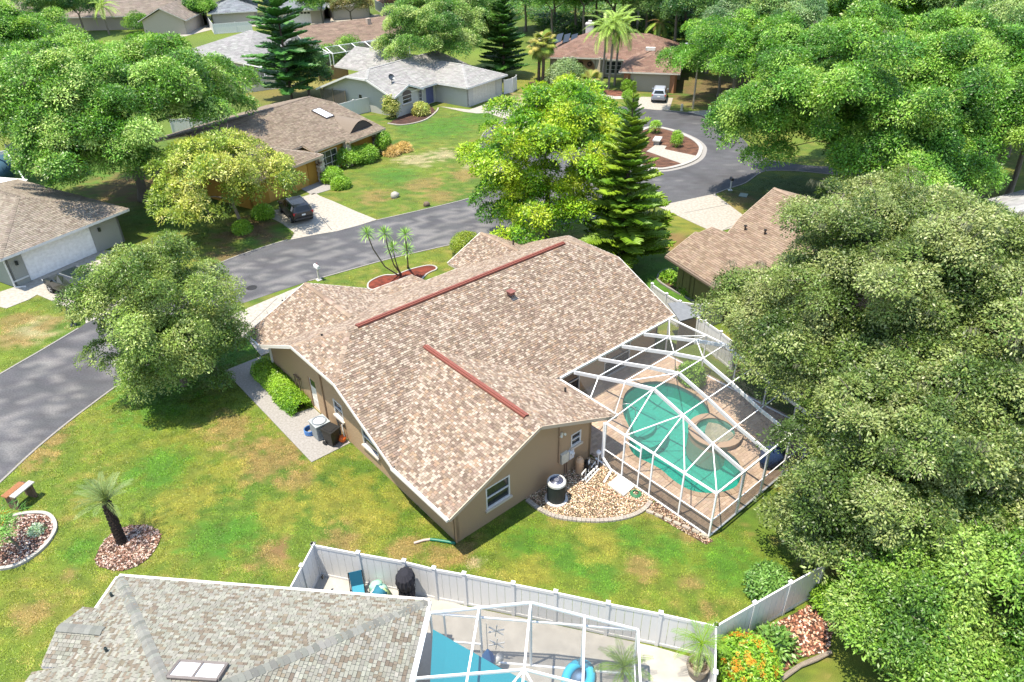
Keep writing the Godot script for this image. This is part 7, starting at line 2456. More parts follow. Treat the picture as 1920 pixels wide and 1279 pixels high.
	broad_tree("live_oak", "grey green oak beside the lawn, its low boughs over the white fence end", Vector3(12.6, 0, 13.0), [[Vector3(13.6, 4.6, 12.4), Vector3(4.7, 3.6, 4.2)], [Vector3(11.2, 3.0, 11.2), Vector3(2.6, 2.2, 2.4)], [Vector3(17.0, 5.6, 12.4), Vector3(4.0, 3.6, 4.2)]], 280, 0.9, 20, "fine", OLIVE, 0.36, GREY_BARK, 181, "", -0.75, 160)
	broad_tree("live_oak", "grey green oak at the right edge behind the mossy ones", Vector3(26.0, 0, 15.5), [[Vector3(24.5, 7.2, 14.6), Vector3(6.0, 4.8, 5.6)]], 150, 1.1, 17, "fine", OLIVE, 0.36, GREY_BARK, 186, "", -0.5, 60)
	broad_tree("laurel_tree", "brighter green tree filling the lower right corner", Vector3(10.2, 0, 16.9), [[Vector3(10.4, 3.2, 16.9), Vector3(3.6, 2.6, 3.2)], [Vector3(8.0, 1.9, 17.2), Vector3(2.2, 1.7, 2.2)], [Vector3(8.7, 2.2, 14.4), Vector3(2.0, 1.7, 2.0)], [Vector3(11.0, 2.8, 14.4), Vector3(2.6, 2.1, 2.3)], [Vector3(14.5, 3.4, 16.0), Vector3(3.2, 2.6, 3.0)]], 260, 0.85, 20, "fine", [Color(0.05, 0.12, 0.015), Color(0.1, 0.2, 0.025), Color(0.16, 0.28, 0.04), Color(0.22, 0.32, 0.075)], 0.2, GREY_BARK, 191, "", -0.8)
	# tree line behind the white house and behind the turning circle
	broad_tree("laurel_tree", "big round light green tree behind the white house", Vector3(50.0, 0, -70.0), [[Vector3(50.5, 6.6, -69.5), Vector3(8.4, 5.2, 7.0)], [Vector3(57.0, 6.4, -72.0), Vector3(5.0, 4.4, 5.0)]], 150, 1.3, 12, "coarse", [Color(0.04, 0.12, 0.015), Color(0.1, 0.22, 0.03), Color(0.19, 0.31, 0.07), Color(0.3, 0.38, 0.12)], 0.3, GREY_BARK, 201)
	norfolk_pine("dark pine standing right of the light green tree behind the white house", Vector3(59.0, 0, -66.0), 14.0, 3.2, 0.8, 24, [Color(0.05, 0.17, 0.02), Color(0.11, 0.27, 0.04)], 211)
	norfolk_pine("tall dark pine behind the ochre house, its top out of the picture", Vector3(30.2, 0, -75.8), 21.0, 4.6, 1.5, 22, [Color(0.05, 0.2, 0.035), Color(0.13, 0.33, 0.06)], 212)
	broad_tree("laurel_tree", "small green tree at the foot of the tall dark pine", Vector3(33.0, 0, -76.5), [[Vector3(33.0, 3.6, -76.2), Vector3(2.6, 3.2, 2.6)]], 30, 1.1, 13, "coarse", DEEP, 0.2, GREY_BARK, 213)
	broad_tree("pale_tree", "pale green slender tree behind the street lamp at the turning circle", Vector3(71.5, 0, -37.5), [[Vector3(71.5, 6.0, -37.5), Vector3(3.6, 5.4, 3.6)]], 46, 1.2, 12, "coarse", [Color(0.06, 0.14, 0.05), Color(0.14, 0.24, 0.1), Color(0.24, 0.34, 0.17), Color(0.34, 0.42, 0.24)], 0.2, GREY_BARK, 221)
	broad_tree("pale_tree", "pale green slender tree right of the brown roofed house, nearer the big oak", Vector3(75.5, 0, -31.5), [[Vector3(75.5, 6.6, -31.5), Vector3(4.2, 5.6, 4.2)]], 46, 1.3, 12, "coarse", [Color(0.05, 0.13, 0.04), Color(0.12, 0.22, 0.08), Color(0.2, 0.31, 0.13), Color(0.3, 0.4, 0.2)], 0.2, GREY_BARK, 222)
	rng.seed = 900
	var spots := PackedVector2Array([Vector2(69.31, -105.89), Vector2(78.81, -108.92), Vector2(89.73, -109.23), Vector2(86.22, -91.54), Vector2(80.29, -78.21), Vector2(82.22, -72.59), Vector2(96.85, -94.80), Vector2(87.26, -70.68), Vector2(92.54, -67.65), Vector2(99.47, -85.85), Vector2(109.70, -84.07), Vector2(88.12, -58.02), Vector2(107.74, -70.99), Vector2(81.46, -46.68), Vector2(67.87, -33.01), Vector2(104.61, -64.01), Vector2(91.89, -47.96), Vector2(124.55, -69.81), Vector2(110.29, -52.97), Vector2(77.54, -35.19), Vector2(137.46, -68.41), Vector2(123.44, -53.56), Vector2(149.86, -61.28), Vector2(126.29, -45.17), Vector2(152.24, -51.42), Vector2(121.82, -35.87), Vector2(141.50, -38.90), Vector2(112.85, -25.72), Vector2(138.61, -31.58), Vector2(102.93, -17.12), Vector2(123.67, -21.57), Vector2(86.76, -9.67), Vector2(72.35, -3.32), Vector2(75.18, -6.69), Vector2(60.98, 0.80), Vector2(105.06, -41.48), Vector2(110.47, -35.69), Vector2(117.11, -84.81), Vector2(93.76, -53.58), Vector2(114.78, -59.96), Vector2(93.00, -39.80), Vector2(130.61, -53.34), Vector2(136.03, -45.01), Vector2(130.41, -31.01), Vector2(151.93, -32.87), Vector2(90.46, -82.61), Vector2(98.34, -78.14)])
	var order := range(spots.size())
	for i in spots.size():
		var p := spots[i]
		var near := p.x < 98.0 and p.y < -48.0
		var h := rng.randf_range(7.0, 10.5)
		var w := rng.randf_range(4.4, 5.6) if near else rng.randf_range(5.6, 8.0)
		var k := rng.randi() % 4
		var tones: Array = [BRIGHT, DEEP, BRIGHT, [Color(0.05, 0.13, 0.03), Color(0.1, 0.21, 0.05), Color(0.18, 0.29, 0.08), Color(0.26, 0.35, 0.12)]][k]
		var zone: String = "in the wood behind the arched porch house" if near else "at the right edge beside the wide oak" if p.y > -35.0 else "in the wood along the top edge above the wide oak"
		broad_tree("woodland_tree", "%s %s green tree %s" % ["tall" if h > 9.2 else "broad" if w > 6.8 else "low" if h < 8.0 else "rounded", ["bright", "deep", "bright", "soft"][k], zone], Vector3(p.x, 0, p.y), [[Vector3(p.x, h, p.y), Vector3(w, h * 0.62, w)]], 48, 1.8, 9, "far" if p.x > 95 else "coarse", tones, 0.25, GREY_BARK, 1000 + i * 13, "trees of the wood behind the turning circle")
	# low growth under the wood
	rng.seed = 950
	var low := []
	for i in 3600:
		var p := Vector3(rng.randf_range(74, 200), 0, rng.randf_range(-150, -14))
		if p.x < 84.0 and p.z < -36.0 and p.z > -66.0:
			continue
		if p.x + p.z * 0.35 < 58.0:
			continue
		p.y = rng.randf_range(0.2, 1.4)
		low.append([p, Vector3(rng.randfn() * 0.3, 1, rng.randfn() * 0.3)])
	var under := Node3D.new()
	under.name = "undergrowth"
	add_child(under)
	tag(under, "tangled low green undergrowth beneath the trees of the wood", "undergrowth", "", "stuff")
	foliage(under, "undergrowth", "far", low, DEEP, 951, 1.0, 1.8)
	# top left greenery between the far houses
	for q in [[Vector2(19.18, -147.85), 5.0, 6.0, DEEP, "dark tree at the top left between the two far roofs"], [Vector2(23.98, -150.73), 4.6, 6.0, DEEP, "dark tree touching the far tan roof at the top left"], [Vector2(2.61, -91.45), 6.5, 6.5, BRIGHT, "green tree below the corner house at the top left"], [Vector2(0.27, -73.41), 5.0, 5.0, BRIGHT, "green tree behind the big left oak near the fence panels"], [Vector2(44.81, -144.09), 3.4, 3.5, BRIGHT, "round green tree beside the far garage with square lights"], [Vector2(65.24, -119.76), 4.0, 4.6, [Color(0.1, 0.1, 0.03), Color(0.2, 0.18, 0.06), Color(0.26, 0.2, 0.08), Color(0.2, 0.24, 0.08)], "bronze leaved tree left of the orange roof"], [Vector2(61.93, -125.44), 4.4, 5.0, BRIGHT, "light green tree in front of the blue grey roof"], [Vector2(76.32, -124.42), 5.0, 6.0, BRIGHT, "green tree at the top behind the orange roof"], [Vector2(68.83, -100.28), 4.4, 5.4, BRIGHT, "green tree at the top right of the orange roof"], [Vector2(43.87, -154.32), 5.0, 6.0, DEEP, "dark tree behind the far garage roof"], [Vector2(61.05, -141.61), 5.0, 6.0, DEEP, "dark tree at the top edge behind the tall pine"], [Vector2(54.75, -148.69), 5.0, 6.0, DEEP, "dark tree at the top edge behind the far blue roof"], [Vector2(38.61, -166.84), 5.0, 6.0, DEEP, "dark tree at the top edge behind the tan roof"]]:
		var p: Vector2 = q[0]
		broad_tree("garden_tree", q[4], Vector3(p.x, 0, p.y), [[Vector3(p.x, q[2], p.y), Vector3(q[1], q[2] * 0.7, q[1])]], 34, 1.5, 9, "coarse", q[3], 0.2, GREY_BARK, 1700 + int(p.x * 7.0), "")

func make_palms() -> void:
	rng.seed = 70
	# sago palm on the lawn
	var sago := []
	for i in 3: sago.append(feather_frond(1.35, 0.25 + 0.2 * i, 30, 0.24, Color(0.2, 0.28, 0.1), 0.022))
	palm("sago_palm", "leaning sago palm with dark rough trunk in a bark bed on the lawn", Vector3(-11.05, 0, -9.9), Vector3(-10.98, 2.2, -10.2), 0.2, 0.19, Color(0.07, 0.045, 0.035), sago, 26, 71, 0.0, 1.25, 0, "", true)
	# tall queen palms at the cul-de-sac house
	var queen := []
	for i in 3: queen.append(feather_frond(3.6, 0.75 + 0.25 * i, 28, 0.85, Color(0.3, 0.46, 0.08), 0.1))
	for q in [[Vector3(64.21, 0.00, -51.37), 7.6, "queen palm with the left of three slim trunks before the arched porch"], [Vector3(64.67, 0.00, -50.50), 8.2, "queen palm with the middle of three slim trunks before the arched porch"], [Vector3(66.59, 0.00, -51.16), 7.2, "queen palm with the right of three slim trunks before the arched porch"]]:
		var b: Vector3 = q[0]
		palm("queen_palm", q[2], b, b + Vector3(0.3, q[1], 0.2), 0.17, 0.12, Color(0.45, 0.42, 0.36), queen, 18, int(b.x * 31), -0.7, 0.9, 0, "queen palms before the arched porch")
	var dead := []
	for i in 2: dead.append(feather_frond(2.2, 1.6, 18, 0.5, Color(0.42, 0.3, 0.14), 0.09))
	# cabbage palms left of it
	var fan := []
	for i in 3: fan.append(fan_frond(1.9, [Color(0.28, 0.32, 0.06), Color(0.4, 0.36, 0.1), Color(0.2, 0.3, 0.05)][i]))
	for q in [[Vector3(60.37, 0.00, -59.06), 5.2, "cabbage palm with straw coloured skirt left of the porch"], [Vector3(61.25, 0.00, -60.90), 4.4, "shorter cabbage palm behind the one with a straw skirt"]]:
		var b: Vector3 = q[0]
		palm("cabbage_palm", q[2], b, b + Vector3(0.1, q[1], 0.1), 0.22, 0.2, Color(0.25, 0.19, 0.13), fan, 30, int(b.x * 17), -1.3, 1.1)
	var bb: Vector3 = Vector3(60.84, 0.00, -50.16)
	palm("fan_palm", "low fan palm by the front path of the brown roofed house", bb, bb + Vector3(0, 1.2, 0), 0.15, 0.14, Color(0.25, 0.2, 0.13), fan, 18, 77, -0.5, 1.2)
	var behind: Vector3 = Vector3(111.97, 0.00, -92.62)
	for q in [[Vector3(96.34, 0.00, -78.41), 13.5, "tall palm with rusty dead fronds rising behind the chimney"], [Vector3(99.07, 0.00, -62.29), 13.0, "tall palm with rusty dead fronds at the top near the big oak"], [Vector3(89.35, 0.00, -62.31), 4.2, "yellow green palm behind the right end of the brown roof"]]:
		var b: Vector3 = q[0]
		palm("queen_palm", q[2], b, b + Vector3(0.2, q[1], 0.1), 0.17, 0.13, Color(0.5, 0.47, 0.42), queen + dead, 20, int(b.z * -19), -1.2, 0.8)
	var p2: Vector3 = Vector3(27.47, 0.00, -147.27)
	palm("queen_palm", "pale palm behind the big left oak below the tan roof", p2, p2 + Vector3(0, 5.0, 0), 0.17, 0.14, Color(0.4, 0.36, 0.3), queen, 18, 79, -0.7, 0.9)
	# potted palm by the white fence
	var small := []
	for i in 2: small.append(feather_frond(1.15, 0.7 + 0.3 * i, 24, 0.26, Color(0.16, 0.3, 0.03), 0.025))
	var pot := thing("plant_pot", "round concrete pot with pebbles at the white fence corner", "plant pot", Vector3(2.72, 0.03, 10.75))
	var pb := Buf.new()
	pb.col = Color(0.5, 0.43, 0.33)
	pb.lathe(Vector3.ZERO, PackedVector2Array([Vector2(0.0, 0.0), Vector2(0.28, 0.0), Vector2(0.36, 0.3), Vector2(0.36, 0.48), Vector2(0.42, 0.5), Vector2(0.42, 0.6), Vector2(0.33, 0.6), Vector2(0.32, 0.5)]), 20)
	part(pot, "body", pb, "rock")
	var soil := Buf.new()
	soil.col = Color(0.3, 0.22, 0.14)
	soil.lathe(Vector3.ZERO, PackedVector2Array([Vector2(0.33, 0.52), Vector2(0.0, 0.54)]), 20)
	for i in 60:
		var a := rng.randf() * TAU
		var r := rng.randf_range(0.08, 0.3)
		soil.col = shift(Color(0.5, 0.4, 0.27), 0.4)
		soil.blob(Vector3(cos(a) * r, 0.545, sin(a) * r), Vector3(0.035, 0.025, 0.035), i, 0.1, 4, 6)
	part(pot, "pebble_fill", soil, "rock")
	palm("pygmy_palm", "small arching palm growing in the round concrete pot", Vector3(2.72, 0.55, 10.75), Vector3(2.74, 1.75, 10.7), 0.06, 0.05, Color(0.35, 0.3, 0.24), small, 13, 73, -0.5, 0.9)
	var cagep: Vector3 = Vector3(0.56, 0.40, 9.09)
	palm("pygmy_palm", "feathery green palm inside the near cage beside the blue float", Vector3(cagep.x, 0.05, cagep.z), cagep + Vector3(0, 0.3, 0), 0.05, 0.05, Color(0.3, 0.26, 0.2), small, 16, 74, -0.2, 1.2)
	# tall spindly yuccas by the red bed
	for q in [[Vector2(12.30, -23.13), Vector3(9.71, 4.40, -22.34), "leaning yucca with a long bent stem by the red bed"], [Vector2(12.56, -23.24), Vector3(11.72, 2.60, -22.60), "lower yucca head in the middle of the red bed group"], [Vector2(13.50, -23.79), Vector3(12.54, 2.40, -22.06), "yucca head on the right of the red bed group"], [Vector2(12.59, -23.43), Vector3(10.82, 4.20, -21.92), "tall thin yucca behind the lower head by the red bed"], [Vector2(13.63, -23.91), Vector3(12.00, 4.00, -21.19), "tallest yucca head behind the right one by the red bed"]]:
		var b := v3(q[0])
		var h: Vector3 = q[1]
		var t := thing("yucca", q[2], "yucca", b, 0.0, "yuccas in the red bed")
		var st := Buf.new()
		st.col = Color(0.4, 0.35, 0.28)
		var d := h - b
		st.tube(PackedVector3Array([Vector3.ZERO, Vector3(d.x * 0.5, d.y * 0.3, d.z * 0.5), Vector3(d.x * 0.85, d.y * 0.7, d.z * 0.85), d]), PackedFloat32Array([0.06, 0.05, 0.045, 0.04]), 7)
		part(t, "stem", st, "bark")
		var o := part_m(t, "leaf_head", spiky_head(60, 0.72, 0.04, Color(0.2, 0.36, 0.07)), "frond")
		o.position = d
	# yuccas near the flower bed at the left edge
	var fl := thing("young_tree", "thin bare stemmed young tree in the kerbed flower bed", "tree", Vector3(-14.53, 0.00, -12.49))
	var fs := Buf.new()
	fs.col = Color(0.34, 0.32, 0.27)
	fs.tube(PackedVector3Array([Vector3(0, 0, 0), Vector3(-0.1, 0.7, 0), Vector3(-0.15, 1.3, -0.05), Vector3(-0.5, 1.5, 0.1)]), PackedFloat32Array([0.05, 0.045, 0.04, 0.02]), 7)
	part(fl, "trunk", fs, "bark")
	var places := []
	for i in 22:
		places.append([Vector3(-0.25 + rng.randfn() * 0.45, 1.6 + rng.randfn() * 0.12, rng.randfn() * 0.4), Vector3(rng.randfn() * 0.4, 1, rng.randfn() * 0.4)])
	foliage(fl, "crown", "long", places, [Color(0.05, 0.16, 0.03), Color(0.12, 0.28, 0.05), Color(0.2, 0.34, 0.1)], 75)

func make_shrubs() -> void:
	var green := [Color(0.05, 0.14, 0.015), Color(0.11, 0.24, 0.02), Color(0.19, 0.33, 0.03)]
	# hedge along the side wall
	rng.seed = 51
	var hedge := thing("hedge", "low clipped green hedge between the side wall and the path", "hedge", Vector3(-0.55, 0.03, -15.6))
	var places := []
	for i in 620:
		var z := rng.randf_range(-2.75, 2.45)
		var a := rng.randf_range(-0.2, PI + 0.2)
		var w := 0.62 - 0.1 * maxf(0, z - 1.5)
		places.append([Vector3(cos(a) * w + 0.05 - (0.15 if z > 0.5 else 0.0), 0.15 + sin(a) * 0.5 + rng.randf_range(-0.06, 0.06), z), Vector3(cos(a), 1.0, rng.randf_range(-0.3, 0.3))])
	var hs := Buf.new()
	hs.col = Color(0.14, 0.1, 0.06)
	for i in 12:
		hs.tube(PackedVector3Array([Vector3(0, 0, -2.4 + i * 0.42), Vector3(0.1, 0.5, -2.3 + i * 0.42)]), PackedFloat32Array([0.025, 0.01]), 5)
	part(hedge, "stem", hs, "bark")
	foliage(hedge, "foliage", "small", places, [Color(0.06, 0.16, 0.01), Color(0.13, 0.26, 0.015), Color(0.22, 0.36, 0.03)], 52)
	shrub("round_shrub", "clipped round dark green shrub by the front of the brown house", Vector3(18.2, 0, -22.6), Vector3(1.25, 0.95, 1.2), "small", [Color(0.04, 0.1, 0.01), Color(0.12, 0.2, 0.015), Color(0.24, 0.3, 0.03)], 330, 53)
	for q in [[Vector2(22.03, -47.41), Vector3(1.6, 1.1, 1.4), "bright green bush below the ochre house's window", 54], [Vector2(24.33, -47.05), Vector3(1.1, 0.9, 1.0), "rounded bush at the ochre house beside the stone column", 55], [Vector2(23.38, -47.26), Vector3(1.0, 0.9, 1.0), "bush between the two larger ones at the ochre house", 56], [Vector2(26.87, -47.98), Vector3(0.7, 1.4, 0.7), "upright dark shrub at the end wall of the ochre house", 57], [Vector2(18.68, -44.18), Vector3(1.0, 0.7, 1.0), "low bush beside the ochre house's path", 58], [Vector2(9.75, -40.32), Vector3(0.7, 0.6, 0.7), "small fern bush beside the dark car's drive", 59], [Vector2(18.37, -42.10), Vector3(0.8, 0.5, 0.7), "low spreading plant at the lawn end of the ochre house's path", 60]]:
		shrub("shrub", q[2], v3(q[0]), q[1], "fine", green, 130, q[3])
	for q in [[Vector2(27.30, -47.08), "tan tuft of ornamental grass left on the lawn by the ochre house", 61], [Vector2(28.91, -47.27), "tan tuft of ornamental grass furthest from the ochre house", 62]]:
		shrub("grass_tuft", q[1], v3(q[0]), Vector3(0.8, 0.45, 0.8), "long", [Color(0.2, 0.22, 0.05), Color(0.4, 0.3, 0.1), Color(0.5, 0.36, 0.14)], 60, q[2], "", "ornamental grass")
	shrub("flowering_shrub", "green shrub with orange red flowers behind the white fence corner", Vector3(4.06, 0.00, 11.85), Vector3(0.85, 0.75, 1.0), "fine", green, 150, 63)
	var dots := []
	rng.seed = 64
	for i in 90:
		var d := Vector3(rng.randfn(), absf(rng.randfn()), rng.randfn()).normalized()
		dots.append([Vector3(0, 0.7, 0) + d * Vector3(0.95, 0.85, 1.1), d])
	var fs: Node = get_node("flowering_shrub")
	foliage(fs, "blossoms", "small", dots, [Color(0.6, 0.12, 0.01), Color(0.75, 0.3, 0.03)], 65, 0.2, 0.4)
	shrub("broad_leaf_plant", "plant with large dark leaves on the bark behind the fence", Vector3(5.75, 0.00, 11.99), Vector3(0.5, 0.35, 0.5), "broad", DEEP, 16, 66)
	shrub("broad_leaf_plant", "dark leafy bush on the lawn side of the white fence under the oak", Vector3(7.94, 0.00, 10.37), Vector3(0.8, 0.5, 0.7), "fine", DEEP, 110, 67)
	shrub("pool_plant", "leafy plant in the bed inside the pool cage's far corner", Vector3(17.2, 0.05, -0.6), Vector3(0.5, 0.6, 0.8), "fine", green, 60, 68)
	for q in [[Vector2(34.95, -58.83), Vector3(0.9, 1.5, 0.9), "tall flowering shrub at the corner of the white house", 69], [Vector2(38.51, -57.69), Vector3(0.9, 0.8, 0.9), "yellowish low palm like plant in the white house's bed", 80]]:
		shrub("shrub", q[2], v3(q[0]), q[1], "broad", [Color(0.08, 0.2, 0.02), Color(0.2, 0.3, 0.05), Color(0.36, 0.36, 0.1)], 60, q[3])
	shrub("weeping_bush", "large grey green weeping bush left of the arched porch", Vector3(60.77, 0.00, -54.76), Vector3(2.8, 2.0, 2.4), "coarse", [Color(0.1, 0.17, 0.06), Color(0.18, 0.26, 0.1), Color(0.27, 0.34, 0.17)], 190, 81)
	for q in [[Vector2(44.13, -90.41), Vector3(2.2, 1.8, 2.0), "green bush beside the far brown house's screened pool", 82], [Vector2(48.28, -91.80), Vector3(2.6, 2.2, 2.4), "round green bush behind the white house's roof", 83], [Vector2(32.61, -146.11), Vector3(2.4, 2.0, 2.4), "dark bush left of the far garage", 84], [Vector2(-0.38, -68.66), Vector3(2.0, 0.8, 1.4), "low leafy bush by the fence panels at the left", 85], [Vector2(48.59, -142.82), Vector3(2.0, 1.6, 2.0), "reddish bush by the far white wall", 86], [Vector2(7.09, -38.65), Vector3(0.6, 0.5, 0.6), "small dark fern at the foot of the yellow green tree", 87], [Vector2(65.10, -47.60), Vector3(0.6, 0.9, 0.6), "clipped shrub beside the far garage pier", 88], [Vector2(62.71, -45.21), Vector3(0.55, 0.5, 0.55), "small pale shrub before the far garage pier", 89], [Vector2(9.04, 12.54), Vector3(0.7, 0.6, 0.7), "small bush at the end of the white fence under the oak", 90]]:
		shrub("shrub", q[2], v3(q[0]), q[1], "coarse" if q[1].x > 1.0 else "fine", green, 70, q[3])
	for i in 7:
		var p: Vector2 = [Vector2(26.20, -8.31), Vector2(25.85, -7.57), Vector2(25.68, -6.99), Vector2(25.59, -6.25), Vector2(25.50, -5.73), Vector2(25.28, -5.14), Vector2(26.24, -9.39)][i]
		shrub("bed_plant", "small green plant %s in the bark bed along the olive wall" % ["second from the street end", "third from the street end", "in the middle", "fifth from the street end", "sixth from the street end", "nearest the white gate", "nearest the street"][i], v3(p), Vector3(0.35, 0.3, 0.35), "fine", green, 14, 300 + i, "plants along the olive wall")
	for i in 3:
		var p: Vector2 = [Vector2(52.10, -28.95), Vector2(50.89, -28.06), Vector2(53.14, -32.84)][i]
		shrub("island_plant", ["upright young plant in the round bed, the farther one", "upright young plant in the round bed, the nearer one", "small plant at the left end of the round bed"][i], v3(p), Vector3(0.35, 0.8, 0.35), "fine", green, 16, 320 + i)
	var fl := [[Vector2(-14.75, -15.01), Color(0.6, 0.3, 0.01), "small orange flowers at the edge of the kerbed bed"], [Vector2(-13.73, -13.10), Color(0.4, 0.5, 0.4), "small pale rosette plant in the kerbed bed"]]
	for q in fl:
		shrub("flower_plant", q[2], v3(q[0]), Vector3(0.22, 0.15, 0.22), "small", [Color(0.06, 0.16, 0.03), q[1]], 10, int(q[0].x * -11), "", "flower")


# ---------- cars: x runs forward, origin on the ground under the middle
func car(called: String, label: String, at: Vector3, turn: float, l: float, w: float, h: float, c: Color, hatch := true) -> void:
	var o := thing(called, label, "car", at, turn)
	var st := [  # x, floor, belt, roof, half width at belt, half width at roof
		[-0.5, 0.45, 0.62, 0.64, 0.40, 0.36], [-0.485, 0.3, 0.66, 0.7, 0.45, 0.38], [-0.44, 0.22, 0.7, 0.93, 0.48, 0.36], [-0.36, 0.2, 0.7, 0.985, 0.495, 0.36], [-0.1, 0.19, 0.67, 1.0, 0.5, 0.37], [0.06, 0.19, 0.655, 0.98, 0.5, 0.365], [0.2, 0.19, 0.645, 0.68, 0.5, 0.4], [0.36, 0.2, 0.6, 0.62, 0.49, 0.4], [0.46, 0.24, 0.53, 0.55, 0.45, 0.36], [0.5, 0.32, 0.44, 0.46, 0.38, 0.3]]
	var rings := []
	for s in st:
		var x: float = s[0] * l
		var r := []
		var f: float = s[1] * h
		var b: float = s[2] * h
		var t: float = s[3] * h
		var wb: float = s[4] * w
		var wr: float = s[5] * w
		for q in [[-wb * 0.9, f], [-wb, f + 0.12], [-wb, b - 0.06], [-wb * 0.975, b], [-wr * 1.02, lerpf(b, t, 0.93)], [-wr * 0.86, t], [wr * 0.86, t], [wr * 1.02, lerpf(b, t, 0.93)], [wb * 0.975, b], [wb, b - 0.06], [wb, f + 0.12], [wb * 0.9, f]]:
			r.append(Vector3(x, q[1], q[0]))
		rings.append(r)
	var body := Buf.new()
	body.col = c
	for i in rings.size() - 1:
		for j in 12:
			var q := (j + 1) % 12
			body.quad(rings[i][j], rings[i + 1][j], rings[i + 1][q], rings[i][q])
	for k in [0, rings.size() - 1]:
		for j in range(1, 11):
			body.tri(rings[k][0], rings[k][j], rings[k][j + 1])
	part(o, "body", body, "car_paint")
	# glazing set a little proud of the cabin
	var pane := func(called2: String, p: Array, out: Vector3) -> void:
		var g := Buf.new()
		var m: Vector3 = (p[0] + p[1] + p[2] + p[3]) / 4.0
		var s := []
		for q in p: s.append(m + (q - m) * 0.88 + out * 0.012)
		g.quad(s[0], s[1], s[2], s[3])
		part(o, called2, g, "car_glass")
	for side in [[3, 4, -1.0], [8, 7, 1.0]]:
		for seg in [[2, 3], [3, 4], [4, 5]]:
			pane.call("side_window", [rings[seg[0]][side[0]], rings[seg[1]][side[0]], rings[seg[1]][side[1]], rings[seg[0]][side[1]]], Vector3(0, 0.3, side[2]))
	pane.call("windscreen", [rings[6][4], rings[6][7], rings[5][6], rings[5][5]], Vector3(0.6, 0.8, 0))
	pane.call("rear_window", [rings[1][4], rings[1][7], rings[2][6], rings[2][5]], Vector3(-0.8, 0.5, 0))
	for x in [-0.31, 0.31]:
		for s in [-1.0, 1.0]:
			var wl := Buf.new()
			var p := Vector3(x * l, 0.34, s * w * 0.46)
			wl.lathe(p, PackedVector2Array([Vector2(0.2, -0.11), Vector2(0.33, -0.1), Vector2(0.345, 0.0), Vector2(0.33, 0.1), Vector2(0.2, 0.11)]), 20, Basis(Vector3.RIGHT, PI / 2))
			var wheel := part(o, "wheel", wl, "rubber")
			var rm := Buf.new()
			rm.col = Color(0.5, 0.5, 0.52)
			for k in 5:
				var a := TAU * k / 5
				rm.bar(p + Vector3(0, 0, s * 0.1), p + Vector3(cos(a) * 0.22, sin(a) * 0.22, s * 0.1), 0.05, 0.06)
			rm.lathe(p, PackedVector2Array([Vector2(0.2, -0.1), Vector2(0.23, -0.1), Vector2(0.23, 0.1), Vector2(0.2, 0.1)]), 18, Basis(Vector3.RIGHT, PI / 2))
			part(wheel, "rim", rm, "metal")
	for s in [-1.0, 1.0]:
		var tl := Buf.new()
		tl.col = Color(0.45, 0.02, 0.02)
		tl.box(Vector3(-0.485 * l, 0.6 * h, s * w * 0.4), Vector3(0.12, 0.2, 0.26))
		part(o, "tail_light", tl, "plastic")
		var hl := Buf.new()
		hl.col = Color(0.7, 0.72, 0.74)
		hl.box(Vector3(0.462 * l, 0.46 * h, s * w * 0.38), Vector3(0.16, 0.1, 0.28))
		part(o, "headlight", hl, "plastic")
		var rail := Buf.new()
		rail.col = Color(0.4, 0.4, 0.42)
		rail.bar(Vector3(-0.36 * l, h * 1.0, s * w * 0.33), Vector3(0.02 * l, h * 1.0, s * w * 0.33), 0.04, 0.05)
		part(o, "roof_rail", rail, "metal")
		var mir := Buf.new()
		mir.col = c
		mir.box(Vector3(0.16 * l, 0.68 * h, s * w * 0.53), Vector3(0.1, 0.12, 0.18))
		part(o, "mirror", mir, "car_paint")
	var pl := Buf.new()
	pl.col = Color(0.72, 0.74, 0.72)
	pl.box(Vector3(-0.498 * l, 0.52 * h, 0), Vector3(0.06, 0.13, 0.32))
	part(o, "number_plate", pl, "plastic")
	var bp := Buf.new()
	bp.col = Color(0.05, 0.05, 0.05) if c.r < 0.2 else Color(0.2, 0.2, 0.21)
	bp.box(Vector3(-0.492 * l, 0.32 * h, 0), Vector3(0.12, 0.14, w * 0.8))
	part(o, "bumper", bp, "plastic")

func mailbox(label: String, at: Vector3, turn: float, c: Color, post: Color) -> void:
	var o := thing("mailbox", label, "mailbox", at, turn)
	var p := Buf.new()
	p.col = post
	p.bar(Vector3(0, 0, 0), Vector3(0, 1.0, 0), 0.1, 0.1)
	p.bar(Vector3(-0.2, 0.95, 0), Vector3(0.25, 0.95, 0), 0.09, 0.06)
	p.box(Vector3(0, 0.03, 0), Vector3(0.36, 0.06, 0.36))
	part(o, "post", p, "painted")
	var b := Buf.new()
	b.col = c
	var sec := []
	for i in 9:
		var a := PI * i / 8
		sec.append(Vector2(cos(a) * 0.11, 0.14 + sin(a) * 0.11))
	sec.append(Vector2(-0.11, 0.0))
	sec.append(Vector2(0.11, 0.0))
	for i in sec.size():
		var q: Vector2 = sec[i]
		var r: Vector2 = sec[(i + 1) % sec.size()]
		b.quad(Vector3(-0.26, 0.98 + q.y, q.x), Vector3(0.3, 0.98 + q.y, q.x), Vector3(0.3, 0.98 + r.y, r.x), Vector3(-0.26, 0.98 + r.y, r.x))
		b.tri(Vector3(0.3, 1.08, 0), Vector3(0.3, 0.98 + r.y, r.x), Vector3(0.3, 0.98 + q.y, q.x))
		b.tri(Vector3(-0.26, 1.08, 0), Vector3(-0.26, 0.98 + q.y, q.x), Vector3(-0.26, 0.98 + r.y, r.x))
	part(o, "box", b, "painted")
	var f := Buf.new()
	f.col = Color(0.5, 0.06, 0.05)
	f.box(Vector3(0.15, 1.22, 0.125), Vector3(0.03, 0.2, 0.015))
	part(o, "flag", f, "painted")

